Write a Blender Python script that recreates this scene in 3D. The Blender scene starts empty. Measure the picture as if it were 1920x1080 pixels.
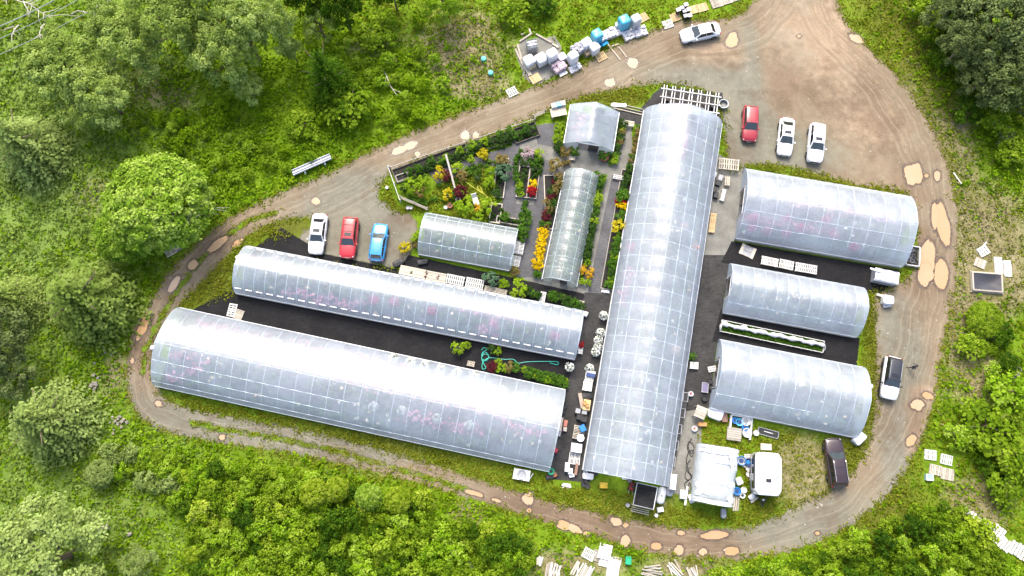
import bpy, math, random
import numpy as np
from mathutils import Vector, Matrix
R = math.radians
S = bpy.context.scene
COL = S.collection
rnd = random.Random(7)
nr = np.random.default_rng(11)

# ------------------------------------------------------------------ camera, sky, sun, exposure
CAM_H, TILT, FPX = 86.0, R(13.0), 1493.0
cd = bpy.data.cameras.new('camera'); cam = bpy.data.objects.new('camera', cd); COL.objects.link(cam)
cam.location = (0, 0, CAM_H); cam.rotation_euler = (TILT, 0, 0)
cd.sensor_width = 36.0; cd.lens = FPX / 1920 * 36.0; cd.clip_start = 0.5; cd.clip_end = 4000
S.camera = cam
SUN_EL, SUN_AZ = 52.0, -8.0          # degrees; azimuth clockwise from +Y
w = bpy.data.worlds.new('World'); S.world = w; w.use_nodes = True
nt = w.node_tree; bg = nt.nodes['Background']
sky = nt.nodes.new('ShaderNodeTexSky'); sky.sky_type = 'NISHITA'; sky.sun_disc = False
sky.sun_elevation = R(SUN_EL); sky.sun_rotation = R(SUN_AZ)
sky.air_density = 1.0; sky.dust_density = 5.0; sky.ozone_density = 0.6
nt.links.new(sky.outputs[0], bg.inputs[0]); bg.inputs[1].default_value = 0.15
sd_ = bpy.data.lights.new('sun', 'SUN'); sd_.energy = 1.15; sd_.angle = R(22); sd_.color = (1.0, 0.96, 0.9)
sun = bpy.data.objects.new('sun', sd_); COL.objects.link(sun)
sv = Vector((math.sin(R(SUN_AZ)) * math.cos(R(SUN_EL)), math.cos(R(SUN_AZ)) * math.cos(R(SUN_EL)), math.sin(R(SUN_EL))))
sun.rotation_euler = sv.to_track_quat('Z', 'Y').to_euler(); sun.location = (0, 60, 90)
S.view_settings.view_transform = 'Standard'; S.view_settings.look = 'None'
S.view_settings.exposure = 1.62; S.view_settings.gamma = 1.0; S.view_settings.use_curve_mapping = False
S.cycles.max_bounces = 8; S.cycles.transparent_max_bounces = 24

# ------------------------------------------------------------------ helpers
_c, _s = math.cos(TILT), math.sin(TILT)
def P(px, py, z=0.0):
    """ground (or height z) point seen at a pixel of the 1920x1080 photograph"""
    u, v = (px - 960) / FPX, (540 - py) / FPX
    t = (CAM_H - z) / (_c - v * _s)
    return Vector((u * t, (v * _c + _s) * t, z))
def Pn(a, z=0.0):
    a = np.asarray(a, float); u, v = (a[:, 0] - 960) / FPX, (540 - a[:, 1]) / FPX
    t = (CAM_H - z) / (_c - v * _s)
    return np.stack([u * t, (v * _c + _s) * t], 1)
def span(a, b, z=0.0):
    p, q = P(*a, z), P(*b, z); d = q - p
    return (p + q) / 2, d.length, math.atan2(d.y, d.x)
def rect(c4, z=0.0):
    """centre, length along a-b, width along a-d, angle from four pixels a b c d"""
    a, b, c, d = [P(x, y, z) for x, y in c4]
    ctr = (a + b + c + d) / 4; ax = ((b - a) + (c - d)) / 2; ay = ((d - a) + (c - b)) / 2
    return ctr, ax.length, ay.length, math.atan2(ax.y, ax.x)

def vnoise(x, y, seed=0):
    def h(i, j): 
        n = (i * 374761393 + j * 668265263 + seed * 974711) & 0x7fffffff
        n = ((n ^ (n >> 13)) * 1274126177) & 0x7fffffff
        return ((n ^ (n >> 16)) & 0xffff) / 65535.0
    i, j = np.floor(x).astype(np.int64), np.floor(y).astype(np.int64)
    f, g = x - i, y - j; f = f * f * (3 - 2 * f); g = g * g * (3 - 2 * g)
    return (h(i, j) * (1 - f) + h(i + 1, j) * f) * (1 - g) + (h(i, j + 1) * (1 - f) + h(i + 1, j + 1) * f) * g
def fbm(x, y, seed=0, o=3):
    s = 0; a = 1; t = 0
    for k in range(o):
        s = s + a * vnoise(x * 2 ** k, y * 2 ** k, seed + k); t += a; a *= .5
    return s / t
def seg_dist(pts, poly, closed=True):
    poly = np.asarray(poly); n = len(poly); best = np.full(len(pts), 1e9)
    for i in range(n if closed else n - 1):
        a, b = poly[i], poly[(i + 1) % n]; d = b - a
        t = np.clip(((pts - a) @ d) / max(d @ d, 1e-9), 0, 1)
        best = np.minimum(best, np.hypot(*(pts - a - t[:, None] * d).T))
    return best
def inside(pts, poly):
    poly = np.asarray(poly); r = np.zeros(len(pts), bool); n = len(poly)
    for i in range(n):
        (x1, y1), (x2, y2) = poly[i], poly[(i + 1) % n]
        c = (y1 > pts[:, 1]) != (y2 > pts[:, 1])
        with np.errstate(divide='ignore', invalid='ignore'):
            r ^= c & (pts[:, 0] < (x2 - x1) * (pts[:, 1] - y1) / (y2 - y1 if y2 != y1 else 1e-9) + x1)
    return r
def sdist(pts, poly):
    d = seg_dist(pts, poly); return np.where(inside(pts, poly), d, -d)
def smooth_poly(px, it=2):
    a = np.asarray(px, float)
    for _ in range(it):
        b = np.roll(a, -1, 0); a = np.stack([a * .75 + b * .25, a * .25 + b * .75], 1).reshape(-1, 2)
    return a
def blobs(pts, lst):
    """sum of soft blobs given in pixels (x, y, rx, ry, weight)"""
    s = np.zeros(len(pts))
    for x, y, rx, ry, wt in lst:
        c = P(x, y); s += wt * np.exp(-((pts[:, 0] - c.x) / (rx / 16.5)) ** 2 - ((pts[:, 1] - c.y) / (ry / 16.0)) ** 2)
    return np.clip(s, 0, 1)

# ---- materials
MATS = {}
def newmat(name):
    m = bpy.data.materials.new(name); m.use_nodes = True
    return m, m.node_tree, m.node_tree.nodes['Principled BSDF']
def N(t, typ, **kw):
    n = t.nodes.new(typ)
    for k, v in kw.items():
        if k in n.inputs.keys(): n.inputs[k].default_value = v
        else: setattr(n, k, v)
    return n
def noise(t, scale, detail=3.0, rough=.55, vec=None, dims='3D'):
    n = N(t, 'ShaderNodeTexNoise'); n.noise_dimensions = dims
    n.inputs['Scale'].default_value = scale; n.inputs['Detail'].default_value = detail; n.inputs['Roughness'].default_value = rough
    if vec is not None: t.links.new(vec, n.inputs['Vector' if dims != '1D' else 'W'])
    return n.outputs['Fac']
def coords(t): return N(t, 'ShaderNodeTexCoord').outputs['Object']
def worldpos(t): return N(t, 'ShaderNodeNewGeometry').outputs['Position']
def ramp(t, fac, stops):
    r = N(t, 'ShaderNodeValToRGB'); el = r.color_ramp.elements
    while len(el) < len(stops): el.new(.5)
    for e, (p, c) in zip(el, stops):
        e.position = p; e.color = (*c, 1) if len(c) == 3 else c
    t.links.new(fac, r.inputs[0]); return r.outputs[0]
def mix(t, fac, a, b):
    m = N(t, 'ShaderNodeMix'); m.data_type = 'RGBA'
    for sock, v in ((m.inputs[0], fac), (m.inputs[6], a), (m.inputs[7], b)):
        if isinstance(v, bpy.types.NodeSocket): t.links.new(v, sock)
        elif isinstance(v, (tuple, list)): sock.default_value = (*v[:3], 1)
        else: sock.default_value = v
    return m.outputs[2]
def mth(t, op, a, b=None, c=None, clamp=False):
    m = N(t, 'ShaderNodeMath'); m.operation = op; m.use_clamp = clamp
    for k, v in enumerate((a, b, c)):
        if v is None: continue
        if isinstance(v, bpy.types.NodeSocket): t.links.new(v, m.inputs[k])
        else: m.inputs[k].default_value = v
    return m.outputs[0]
def mrange(t, v, a, b, lo=0., hi=1.):
    m = N(t, 'ShaderNodeMapRange'); t.links.new(v, m.inputs[0])
    for k, x in zip((1, 2, 3, 4), (a, b, lo, hi)): m.inputs[k].default_value = x
    m.interpolation_type = 'SMOOTHSTEP'; return m.outputs[0]
def attr(t, name):
    a = N(t, 'ShaderNodeAttribute'); a.attribute_name = name; return a.outputs['Fac']
def bump(t, b, h, strength=.3, dist=.05):
    n = N(t, 'ShaderNodeBump'); n.inputs['Strength'].default_value = strength; n.inputs['Distance'].default_value = dist
    t.links.new(h, n.inputs['Height']); t.links.new(n.outputs[0], b.inputs['Normal'])
def plain(name, col, rough=.6, metal=0., var=.25, scale=4., spec=.4, coat=0.):
    col = tuple(c * (.72 if min(col) > .65 else .7) for c in col)
    if name in MATS: return MATS[name]
    m, t, b = newmat(name); v = worldpos(t)
    a = tuple(c * (1 - var) for c in col); d = tuple(min(1, c * (1 + var * .6)) for c in col)
    n1, n2 = noise(t, scale, 4, .65, v), noise(t, scale * .22, 2, .5, v)
    f = mth(t, 'ADD', mth(t, 'MULTIPLY', n1, .6), mth(t, 'MULTIPLY', n2, .4))
    t.links.new(ramp(t, f, [(.3, a), (.7, d)]), b.inputs['Base Color'])
    b.inputs['Roughness'].default_value = rough; b.inputs['Metallic'].default_value = metal
    b.inputs['Specular IOR Level'].default_value = spec; b.inputs['Coat Weight'].default_value = coat
    b.inputs['Coat Roughness'].default_value = .06
    MATS[name] = m; return m
def wood(name, col, dark=.55):
    if name in MATS: return MATS[name]
    m, t, b = newmat(name); v = worldpos(t)
    oi = N(t, 'ShaderNodeObjectInfo').outputs['Random']
    f = mth(t, 'ADD', mth(t, 'MULTIPLY', noise(t, 7, 5, .7, v), .6), mth(t, 'MULTIPLY', oi, .4))
    t.links.new(ramp(t, f, [(.25, tuple(c * dark for c in col)), (.55, col), (.85, tuple(min(.85, c * 1.2) for c in col))]), b.inputs['Base Color'])
    b.inputs['Roughness'].default_value = .8; b.inputs['Specular IOR Level'].default_value = .2
    MATS[name] = m; return m
def foliage(name, dark, mid, light, trans=.25, k=.68):
    dark, mid, light = (tuple(x * k for x in c) for c in (dark, mid, light))
    if name in MATS: return MATS[name]
    m, t, b = newmat(name)
    oi = N(t, 'ShaderNodeObjectInfo').outputs['Random']
    f = mth(t, 'ADD', mth(t, 'MULTIPLY', attr(t, 'v'), .8), mth(t, 'MULTIPLY', oi, .2))
    c = ramp(t, f, [(.1, dark), (.5, mid), (.9, light)])
    t.links.new(c, b.inputs['Base Color']); b.inputs['Roughness'].default_value = .7; b.inputs['Specular IOR Level'].default_value = .04
    tr = N(t, 'ShaderNodeBsdfTranslucent'); t.links.new(c, tr.inputs[0])
    mx = N(t, 'ShaderNodeMixShader'); mx.inputs[0].default_value = trans
    t.links.new(b.outputs[0], mx.inputs[1]); t.links.new(tr.outputs[0], mx.inputs[2])
    t.links.new(mx.outputs[0], t.nodes['Material Output'].inputs[0])
    MATS[name] = m; return m

# ---- mesh builder
class MB:
    def __init__(s): s.v = []; s.f = []
    def add(s, vs, fs):
        o = len(s.v); s.v += [tuple(x) for x in vs]; s.f += [tuple(i + o for i in f) for f in fs]; return s
    def hexa(s, p): return s.add(p, [(3, 2, 1, 0), (4, 5, 6, 7), (0, 1, 5, 4), (1, 2, 6, 5), (2, 3, 7, 6), (3, 0, 4, 7)])
    def box(s, x, y, z, sx, sy, sz, rz=0., top=1.):
        """box centred at x, y with its bottom at z"""
        c, n = math.cos(rz), math.sin(rz); p = []
        for zz, k in ((z, 1), (z + sz, top)):
            for a, b in ((-1, -1), (1, -1), (1, 1), (-1, 1)):
                dx, dy = a * sx / 2 * k, b * sy / 2 * k; p.append((x + dx * c - dy * n, y + dx * n + dy * c, zz))
        return s.hexa(p)
    def bar(s, p, q, wd=.06, ht=.06):
        p, q = Vector(p), Vector(q); d = (q - p).normalized()
        up = Vector((0, 0, 1)) if abs(d.z) < .95 else Vector((1, 0, 0))
        u = d.cross(up).normalized() * wd / 2; v = u.cross(d).normalized() * ht / 2
        return s.hexa([p - u - v, p + u - v, p + u + v, p - u + v, q - u - v, q + u - v, q + u + v, q - u + v])
    def tube(s, pts, r=.03, n=6, close=False):
        pts = [Vector(p) for p in pts]; k = len(pts); vs = []; fs = []
        for i, p in enumerate(pts):
            a, b = pts[i - 1] if (i or close) else p, pts[(i + 1) % k] if (i < k - 1 or close) else p
            d = (b - a).normalized(); up = Vector((0, 0, 1)) if abs(d.z) < .9 else Vector((1, 0, 0))
            u = d.cross(up).normalized(); v = u.cross(d); rr = r[i] if isinstance(r, (list, tuple)) else r
            vs += [p + (u * math.cos(6.2832 * j / n) + v * math.sin(6.2832 * j / n)) * rr for j in range(n)]
        for i in range(k if close else k - 1):
            for j in range(n):
                a, b = i * n, ((i + 1) % k) * n; fs.append((a + j, a + (j + 1) % n, b + (j + 1) % n, b + j))
        if not close: fs += [tuple(range(n))[::-1], tuple(range((k - 1) * n, k * n))]
        return s.add(vs, fs)
    def lathe(s, x, y, prof, n=12):
        vs = []; fs = []
        for r, z in prof: vs += [(x + r * math.cos(6.2832 * j / n), y + r * math.sin(6.2832 * j / n), z) for j in range(n)]
        for i in range(len(prof) - 1):
            for j in range(n): fs.append((i * n + j, i * n + (j + 1) % n, (i + 1) * n + (j + 1) % n, (i + 1) * n + j))
        fs += [tuple(range(n))[::-1], tuple(range((len(prof) - 1) * n, len(prof) * n))]
        return s.add(vs, fs)
    def grid(s, rows):
        n = len(rows[0]); vs = [p for r in rows for p in r]
        return s.add(vs, [(i * n + j, i * n + j + 1, (i + 1) * n + j + 1, (i + 1) * n + j) for i in range(len(rows) - 1) for j in range(n - 1)])
    def sheet(s, poly, z):
        return s.add([(p[0], p[1], z) for p in poly], [tuple(range(len(poly)))])
    def mesh(s, name, mat, smooth=False):
        me = bpy.data.meshes.new(name); me.from_pydata(s.v, [], s.f); me.materials.append(mat)
        if smooth: me.polygons.foreach_set('use_smooth', [True] * len(me.polygons))
        me.update(); return me
    def build(s, name, mat, parent=None, smooth=False, **kw):
        return link(name, s.mesh(name, mat, smooth), parent, **kw)
def link(name, me, parent=None, loc=None, rz=None, sc=None, mat=None):
    o = bpy.data.objects.new(name, me); COL.objects.link(o)
    if parent: o.parent = parent
    if loc is not None: o.location = loc
    if rz is not None: o.rotation_euler = (0, 0, rz)
    if sc is not None: o.scale = sc if isinstance(sc, (tuple, list)) else (sc,) * 3
    if mat is not None: o.material_slots[0].link = 'OBJECT'; o.material_slots[0].material = mat
    return o
def tag(o, label, cat, group=None, kind=None):
    if label: o['label'] = label
    if cat: o['category'] = cat
    if group: o['group'] = group
    if kind: o['kind'] = kind
    return o
def thing(name, label, cat, loc=(0, 0, 0), rz=0., group=None):
    o = bpy.data.objects.new(name, None); COL.objects.link(o); o.empty_display_size = .2
    o.location = loc; o.rotation_euler = (0, 0, rz); return tag(o, label, cat, group)
def copy_tree(o, parent=None):
    c = o.copy(); COL.objects.link(c)
    if parent: c.parent = parent
    for ch in o.children: copy_tree(ch, c)
    return c
def struct(o): o['kind'] = 'structure'; return o
def stuff(o, label=None, cat=None): tag(o, label, cat, None, 'stuff'); return o

def np_mesh(name, V, F, mat, attrs=None, smooth=False):
    me = bpy.data.meshes.new(name); n, k = F.shape
    me.vertices.add(len(V)); me.vertices.foreach_set('co', np.ascontiguousarray(V, np.float32).ravel())
    me.loops.add(n * k); me.loops.foreach_set('vertex_index', np.ascontiguousarray(F, np.int32).ravel())
    me.polygons.add(n); me.polygons.foreach_set('loop_start', np.arange(0, n * k, k, dtype=np.int32))
    me.update(calc_edges=True)
    if smooth: me.polygons.foreach_set('use_smooth', np.ones(n, bool))
    for an, av in (attrs or {}).items():
        a = me.attributes.new(an, 'FLOAT', 'POINT'); a.data.foreach_set('value', np.ascontiguousarray(av, np.float32))
    me.materials.append(mat); return me
def leaf_mesh(name, C, Nn, size, v, mat, asp=1.0, jitter=.6, extra=None):
    """leaf-sized quads at C facing roughly along Nn"""
    n = len(C); Nn = Nn + nr.normal(0, jitter, (n, 3)); Nn /= np.linalg.norm(Nn, axis=1)[:, None] + 1e-9
    U = np.cross(Nn, nr.normal(0, 1, (n, 3))); U /= np.linalg.norm(U, axis=1)[:, None] + 1e-9
    W = np.cross(Nn, U); s = np.broadcast_to(np.asarray(size, float), (n,))[:, None]
    V = np.stack([C - U * s, C - W * s * asp * .7 + Nn * s * .12, C + U * s, C + W * s * asp * .7 + Nn * s * .12], 1).reshape(-1, 3)
    F = np.arange(n * 4).reshape(n, 4); a = {'v': np.repeat(v, 4)}
    for k, x in (extra or {}).items(): a[k] = np.repeat(x, 4)
    return np_mesh(name, V, F, mat, a)
def sphere_pts(n):
    p = nr.normal(0, 1, (n, 3)); return p / np.linalg.norm(p, axis=1)[:, None]
def crown_mesh(name, rx, ry, h0, h1, nclump, per, leaf, mat, clump=.3, lo=.62, amp=.3):
    """broadleaf crown: leaf clumps spread through the outer volume of an uneven dome"""
    zc, rz = (h0 + h1) / 2, (h1 - h0) / 2
    d = sphere_pts(nclump); d[:, 2] = np.where(d[:, 2] < -.35, -d[:, 2], d[:, 2])
    rad = nr.uniform(lo, 1.0, nclump) * (1.0 - amp * .45 + amp * fbm(d[:, 0] * 1.6 + 9, d[:, 1] * 1.6 + d[:, 2], 5, 2))
    cc = d * rad[:, None] * np.array([rx, ry, rz]) + np.array([0, 0, zc])
    cr = clump * (rx + ry) / 2 * nr.uniform(.6, 1.15, nclump); cv = nr.uniform(.0, 1., nclump)
    sp = sphere_pts(nclump * per); sp[:, 2] = np.where(sp[:, 2] < -.2, -sp[:, 2], sp[:, 2])
    k = np.repeat(np.arange(nclump), per)
    C = cc[k] + sp * (cr[k] * nr.uniform(.55, 1.05, len(k)))[:, None] * np.array([1, 1, .75])
    v = np.clip(cv[k] * .6 + nr.uniform(0, .4, len(k)), 0, 1)
    nn = sp * .8 + d[k] * .4 + np.array([0, 0, .5])
    return leaf_mesh(name, C, nn, leaf * nr.uniform(.7, 1.3, len(k)), v, mat)
def conifer_mesh(name, rad, h, mat, levels=13, leaf=.3):
    C, Nn, v = [], [], []
    for k in range(levels):
        f = k / (levels - 1); z = h * (.12 + .86 * f); rr = rad * (1 - f) ** .75 + .25
        nb = max(5, int(13 * (1 - f) + 4)); off = rnd.random() * 6
        for j in range(nb):
            a = off + 6.2832 * j / nb + rnd.uniform(-.15, .15); L = rr * rnd.uniform(.78, 1.12); bv = rnd.uniform(.1, .7)
            m = max(5, int(L * 13))
            for q in range(m):
                t = (q + .6) / m; dr = L * t; wz = .34 * (1 - .55 * t) * L * .55
                for sgn in (-1, 1, 0):
                    o = sgn * wz * rnd.uniform(.4, 1)
                    C.append((math.cos(a) * dr - math.sin(a) * o, math.sin(a) * dr + math.cos(a) * o, z - .28 * dr + .1 * (1 - abs(sgn)) + rnd.uniform(-.08, .08)))
                    Nn.append((math.cos(a) * .4, math.sin(a) * .4, 1)); v.append(min(1, bv * .6 + .35 * t + rnd.uniform(0, .2)))
    C, Nn, v = map(np.array, (C, Nn, v))
    return leaf_mesh(name, C, Nn, leaf * nr.uniform(.7, 1.2, len(C)), v, mat, .8, .35)

# ------------------------------------------------------------------ ground, track, yards
OUTER = [(1445, -60), (1575, -60), (1570, 0), (1590, 45), (1625, 85), (1675, 130), (1722, 190), (1762, 260), (1785, 320), (1797, 400), (1797, 480), (1790, 560),
         (1775, 620), (1765, 690), (1752, 760), (1735, 815), (1705, 880), (1662, 935), (1600, 985), (1540, 1018), (1470, 1038), (1400, 1050), (1330, 1051),
         (1260, 1046), (1190, 1031), (1120, 1006), (1040, 986), (960, 961), (880, 936), (800, 911), (720, 891), (640, 871), (560, 855), (480, 842), (400, 831),
         (330, 818), (278, 800), (248, 770), (234, 720), (234, 670), (250, 610), (285, 555), (320, 502), (365, 455), (420, 412), (480, 380), (540, 352),
         (600, 330), (660, 300), (720, 268), (800, 236), (880, 203), (960, 176), (1000, 160), (1050, 146), (1088, 122), (1130, 95), (1180, 72), (1230, 52),
         (1270, 36), (1330, 36), (1385, 30), (1412, 0)]
INNER = [(1222, 160), (1180, 166), (1110, 178), (1057, 195), (1000, 222), (920, 255), (840, 286), (765, 309), (722, 332), (709, 365), (738, 392), (778, 404), (786, 430),
         (772, 478), (758, 503), (690, 496), (590, 476), (548, 446), (600, 412), (560, 408), (505, 420), (452, 452), (420, 488), (380, 535), (335, 577),
         (300, 620), (288, 670), (288, 712), (306, 745), (350, 763), (420, 777), (480, 787), (560, 802), (640, 820), (720, 841), (800, 865), (880, 891),
         (960, 917), (1040, 941), (1120, 958), (1200, 974), (1270, 986), (1340, 991), (1410, 985), (1452, 968), (1492, 948), (1550, 922), (1598, 885), (1622, 850), (1634, 808),
         (1640, 760), (1640, 640), (1634, 590), (1640, 545), (1690, 528), (1716, 500), (1719, 440), (1714, 390), (1696, 358), (1612, 352), (1540, 330),
         (1450, 309), (1400, 312), (1362, 320), (1357, 230), (1340, 170), (1240, 158)]
outw, inw = Pn(smooth_poly(OUTER)), Pn(smooth_poly(INNER, 1))
MED1 = Pn([(520, 398), (470, 412), (420, 446), (378, 486), (332, 545), (296, 606), (272, 655), (268, 700)])
MED2 = Pn([(360, 793), (420, 806), (480, 815), (560, 830), (640, 848), (720, 872), (790, 893), (840, 908), (880, 920)])

def axis(lo, hi, step, far):
    a = list(np.arange(lo, hi + 1e-6, step)); d = step; l = [lo]; h = [hi]
    while h[-1] < far: d *= 1.6; l.append(l[-1] - d); h.append(h[-1] + d)
    return np.array(l[:0:-1] + a + h[1:])
gx, gy = axis(-82, 82, .34, 1500), axis(-22, 74, .34, 1500)
GX, GY = np.meshgrid(gx, gy); gp = np.stack([GX.ravel(), GY.ravel()], 1); nxg, nyg = len(gx), len(gy)
idx = np.arange(nxg * nyg).reshape(nyg, nxg)
GF = np.stack([idx[:-1, :-1], idx[:-1, 1:], idx[1:, 1:], idx[1:, :-1]], -1).reshape(-1, 4)
near = (np.abs(gp[:, 0]) < 82.1) & (gp[:, 1] > -22.1) & (gp[:, 1] < 74.1)
sdo = np.full(len(gp), -50.); sdo[near] = sdist(gp[near], outw)
sdi = np.full(len(gp), -50.); sdi[near] = sdist(gp[near], inw)
sdt = np.minimum(sdo, -sdi)                                   # > 0 on the track and the yard
DRY = [(870, 90, 90, 80, .9), (900, 165, 60, 30, .5), (690, 90, 60, 50, .35), (1845, 430, 90, 90, .85), (1790, 250, 50, 70, .6), (1850, 545, 80, 60, .7), (1700, 190, 40, 60, .5),
       (700, 880, 60, 25, .4), (1820, 690, 60, 80, .65), (1830, 930, 60, 40, .5), (1790, 560, 40, 60, .5), (250, 160, 80, 60, .4), (170, 370, 60, 50, .5), (330, 180, 60, 40, .4), (870, 965, 50, 30, .5), (250, 960, 60, 40, .3),
       (1060, 1060, 120, 30, .6), (1300, 1065, 80, 25, .6), (1330, 60, 70, 20, .6), (1680, 620, 30, 60, .4), (1510, 885, 65, 60, 1), (1560, 330, 120, 25, .35), (460, 90, 60, 60, .2),
       (215, 700, 30, 60, .6), (740, 430, 40, 30, .5), (1840, 960, 60, 60, .4), (40, 1000, 40, 40, .2), (1250, 945, 50, 20, .3)]
MOSS = [(540, 425, 60, 25, .7), (400, 540, 90, 90, .5), (1130, 185, 110, 30, .5), (1650, 330, 90, 40, .7), (1640, 650, 22, 160, .7), (1640, 820, 60, 60, .7), (740, 830, 300, 60, .5), (1700, 40, 120, 200, .6),
        (1660, 980, 120, 120, .5), (880, 380, 90, 60, .3), (1780, 300, 60, 160, .5), (1200, 950, 300, 45, .35)]
gdry = blobs(gp, DRY); gmoss = blobs(gp, MOSS)
PALE = [(60, 120, 260, 200, .8), (40, 330, 200, 200, .8), (40, 560, 200, 200, .6), (60, 1000, 260, 200, .9)]  # where mist is painted into the ground and weed colours
gmist = blobs(gp, PALE)
gz = np.where(sdo < -1.5, .16 * (fbm(gp[:, 0] * .45, gp[:, 1] * .45, 3, 3) - .5) * np.clip(-sdo / 6, 0, 1), 0.0)
gz[~near] = 0

m, t, b = newmat('grass_ground'); v = worldpos(t)
n1, n2, n3 = noise(t, 2.6, 5, .7, v), noise(t, .35, 3, .6, v), noise(t, 9, 3, .7, v)
f = mth(t, 'ADD', mth(t, 'ADD', mth(t, 'MULTIPLY', n1, .45), mth(t, 'MULTIPLY', n2, .3)), mth(t, 'MULTIPLY', n3, .25))
g = ramp(t, f, [(.3, (.03, .055, .003)), (.5, (.095, .165, .006)), (.68, (.19, .26, .02))])
moss = ramp(t, f, [(.3, (0.036, 0.0432, 0.0072)), (.52, (0.09, 0.104, 0.013)), (.7, (0.151, 0.144, 0.036))])
straw = ramp(t, f, [(.28, (0.0496, 0.062, 0.0124)), (.47, (0.136, 0.124, 0.0496)), (.64, (0.26, 0.223, 0.136))])
c = mix(t, mrange(t, mth(t, 'ADD', attr(t, 'moss'), mth(t, 'MULTIPLY', n2, .5)), .35, .85), g, moss)
c = mix(t, mrange(t, mth(t, 'ADD', attr(t, 'dry'), mth(t, 'MULTIPLY', mth(t, 'ADD', n1, n2), .4)), .55, 1.0), c, straw)
c = mix(t, mth(t, 'MULTIPLY', attr(t, 'pale'), .4), c, (.15, .2, .075))  # mist veil mixed into the ground colour at the left
t.links.new(c, b.inputs['Base Color']); b.inputs['Roughness'].default_value = .9; b.inputs['Specular IOR Level'].default_value = .1
bump(t, b, f, .7, .25)
gm = np_mesh('ground', np.column_stack([gp, gz]), GF, m, {'dry': gdry, 'moss': gmoss, 'pale': gmist}, True)
struct(link('ground', gm))

# the dirt track and gravel yard: one sheet, ragged where grass creeps over its edge
GREY = [(1310, 160, 120, 60, .9), (1400, 260, 60, 90, 1), (1480, 290, 120, 60, .9), (1690, 640, 50, 120, 1), (650, 420, 120, 90, 1), (700, 470, 90, 60, .9), (1560, 980, 140, 60, .8), (1680, 850, 40, 90, .8),
        (1400, 1005, 120, 30, .5), (300, 790, 60, 30, .6), (1410, 90, 20, 80, .6), (620, 842, 260, 32, .95), (430, 806, 110, 30, .9), (300, 790, 60, 40, .6), (250, 720, 30, 90, .5), (900, 925, 90, 25, .4), (250, 770, 30, 60, .6), (1040, 170, 80, 20, .3), (1180, 130, 80, 30, .3), (700, 340, 90, 40, .5), (1380, 50, 30, 40, .3)]
MUD = [(1470, 160, 60, 60, .7), (1730, 430, 50, 120, .7), (1690, 400, 30, 80, .6), (1100, 980, 160, 40, .8), (1300, 1020, 160, 30, .7), (300, 560, 70, 120, .6), (980, 940, 120, 40, .6), (1720, 780, 30, 80, .8), (260, 700, 40, 80, .6),
       (860, 230, 200, 40, .35), (1640, 160, 60, 90, .4), (1190, 110, 60, 40, .4), (1700, 540, 60, 30, .5), (1260, 75, 30, 30, .6)]
PINK = [(1560, 90, 120, 120, .7), (1640, 240, 90, 60, .6), (1500, 40, 80, 60, .5), (1340, 110, 90, 30, .5), (1170, 140, 70, 40, .5), (1720, 830, 30, 40, .9), (1735, 740, 30, 20, .9), (700, 290, 120, 40, .4), (920, 920, 90, 20, .5), (1330, 88, 40, 10, 1.2), (1715, 600, 40, 90, .4)]
keep = sdt > -1.6
medd = np.minimum(seg_dist(gp[keep], MED1, False), seg_dist(gp[keep], MED2, False))
mp = -np.ones(len(gp), int); mp[keep] = np.arange(keep.sum())
TF = mp[GF]; TF = TF[(TF >= 0).all(1)]; tp = gp[keep]
m, t, b = newmat('dirt_track'); v = worldpos(t)
n1, n2, n3 = noise(t, 1.1, 5, .65, v), noise(t, .22, 3, .6, v), noise(t, 14, 4, .75, v)
st = noise(t, 1.0, 4, .7, mth(t, 'ADD', mth(t, 'MULTIPLY', mth(t, 'MINIMUM', attr(t, 'rut'), 5.0), 1.6), mth(t, 'MULTIPLY', noise(t, .16, 2, .5, v), 6.0)), '1D')
f = mth(t, 'ADD', mth(t, 'ADD', mth(t, 'MULTIPLY', n1, .3), mth(t, 'MULTIPLY', n2, .2)), mth(t, 'ADD', mth(t, 'MULTIPLY', n3, .28), mth(t, 'MULTIPLY', st, .22)))
base = ramp(t, f, [(.32, (0.085, 0.064, 0.045)), (.5, (0.142, 0.113, 0.0825)), (.66, (0.21, 0.172, 0.133))])
grey = ramp(t, f, [(.32, (0.0709, 0.0688, 0.0559)), (.5, (0.118, 0.115, 0.0968)), (.66, (0.176, 0.172, 0.148))])
mud = ramp(t, f, [(.32, (0.066, 0.0451, 0.0319)), (.5, (0.116, 0.0825, 0.0605)), (.66, (0.187, 0.143, 0.11))])
pink = ramp(t, f, [(.32, (0.13, 0.09, 0.0625)), (.5, (0.2, 0.15, 0.11)), (.66, (0.29, 0.23, 0.18))])
c = mix(t, mrange(t, mth(t, 'ADD', attr(t, 'grey'), mth(t, 'MULTIPLY', mth(t, 'SUBTRACT', n1, .5), .9)), .2, .8), base, grey)
c = mix(t, mrange(t, mth(t, 'ADD', attr(t, 'pink'), mth(t, 'MULTIPLY', mth(t, 'SUBTRACT', n1, .5), 1.0)), .25, .9), c, pink)
c = mix(t, mrange(t, mth(t, 'ADD', attr(t, 'mud'), mth(t, 'MULTIPLY', mth(t, 'SUBTRACT', n1, .5), 1.2)), .25, .9), c, mud)
spk = noise(t, 5.5, 2, .5, v); bl_ = noise(t, .13, 4, .65, v); c = mix(t, mth(t, 'MULTIPLY', mrange(t, bl_, .5, .68), .6), c, (.075, .052, .036)); c = mix(t, mth(t, 'MULTIPLY', mrange(t, bl_, .5, .34), .4), c, (.17, .16, .13))
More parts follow.
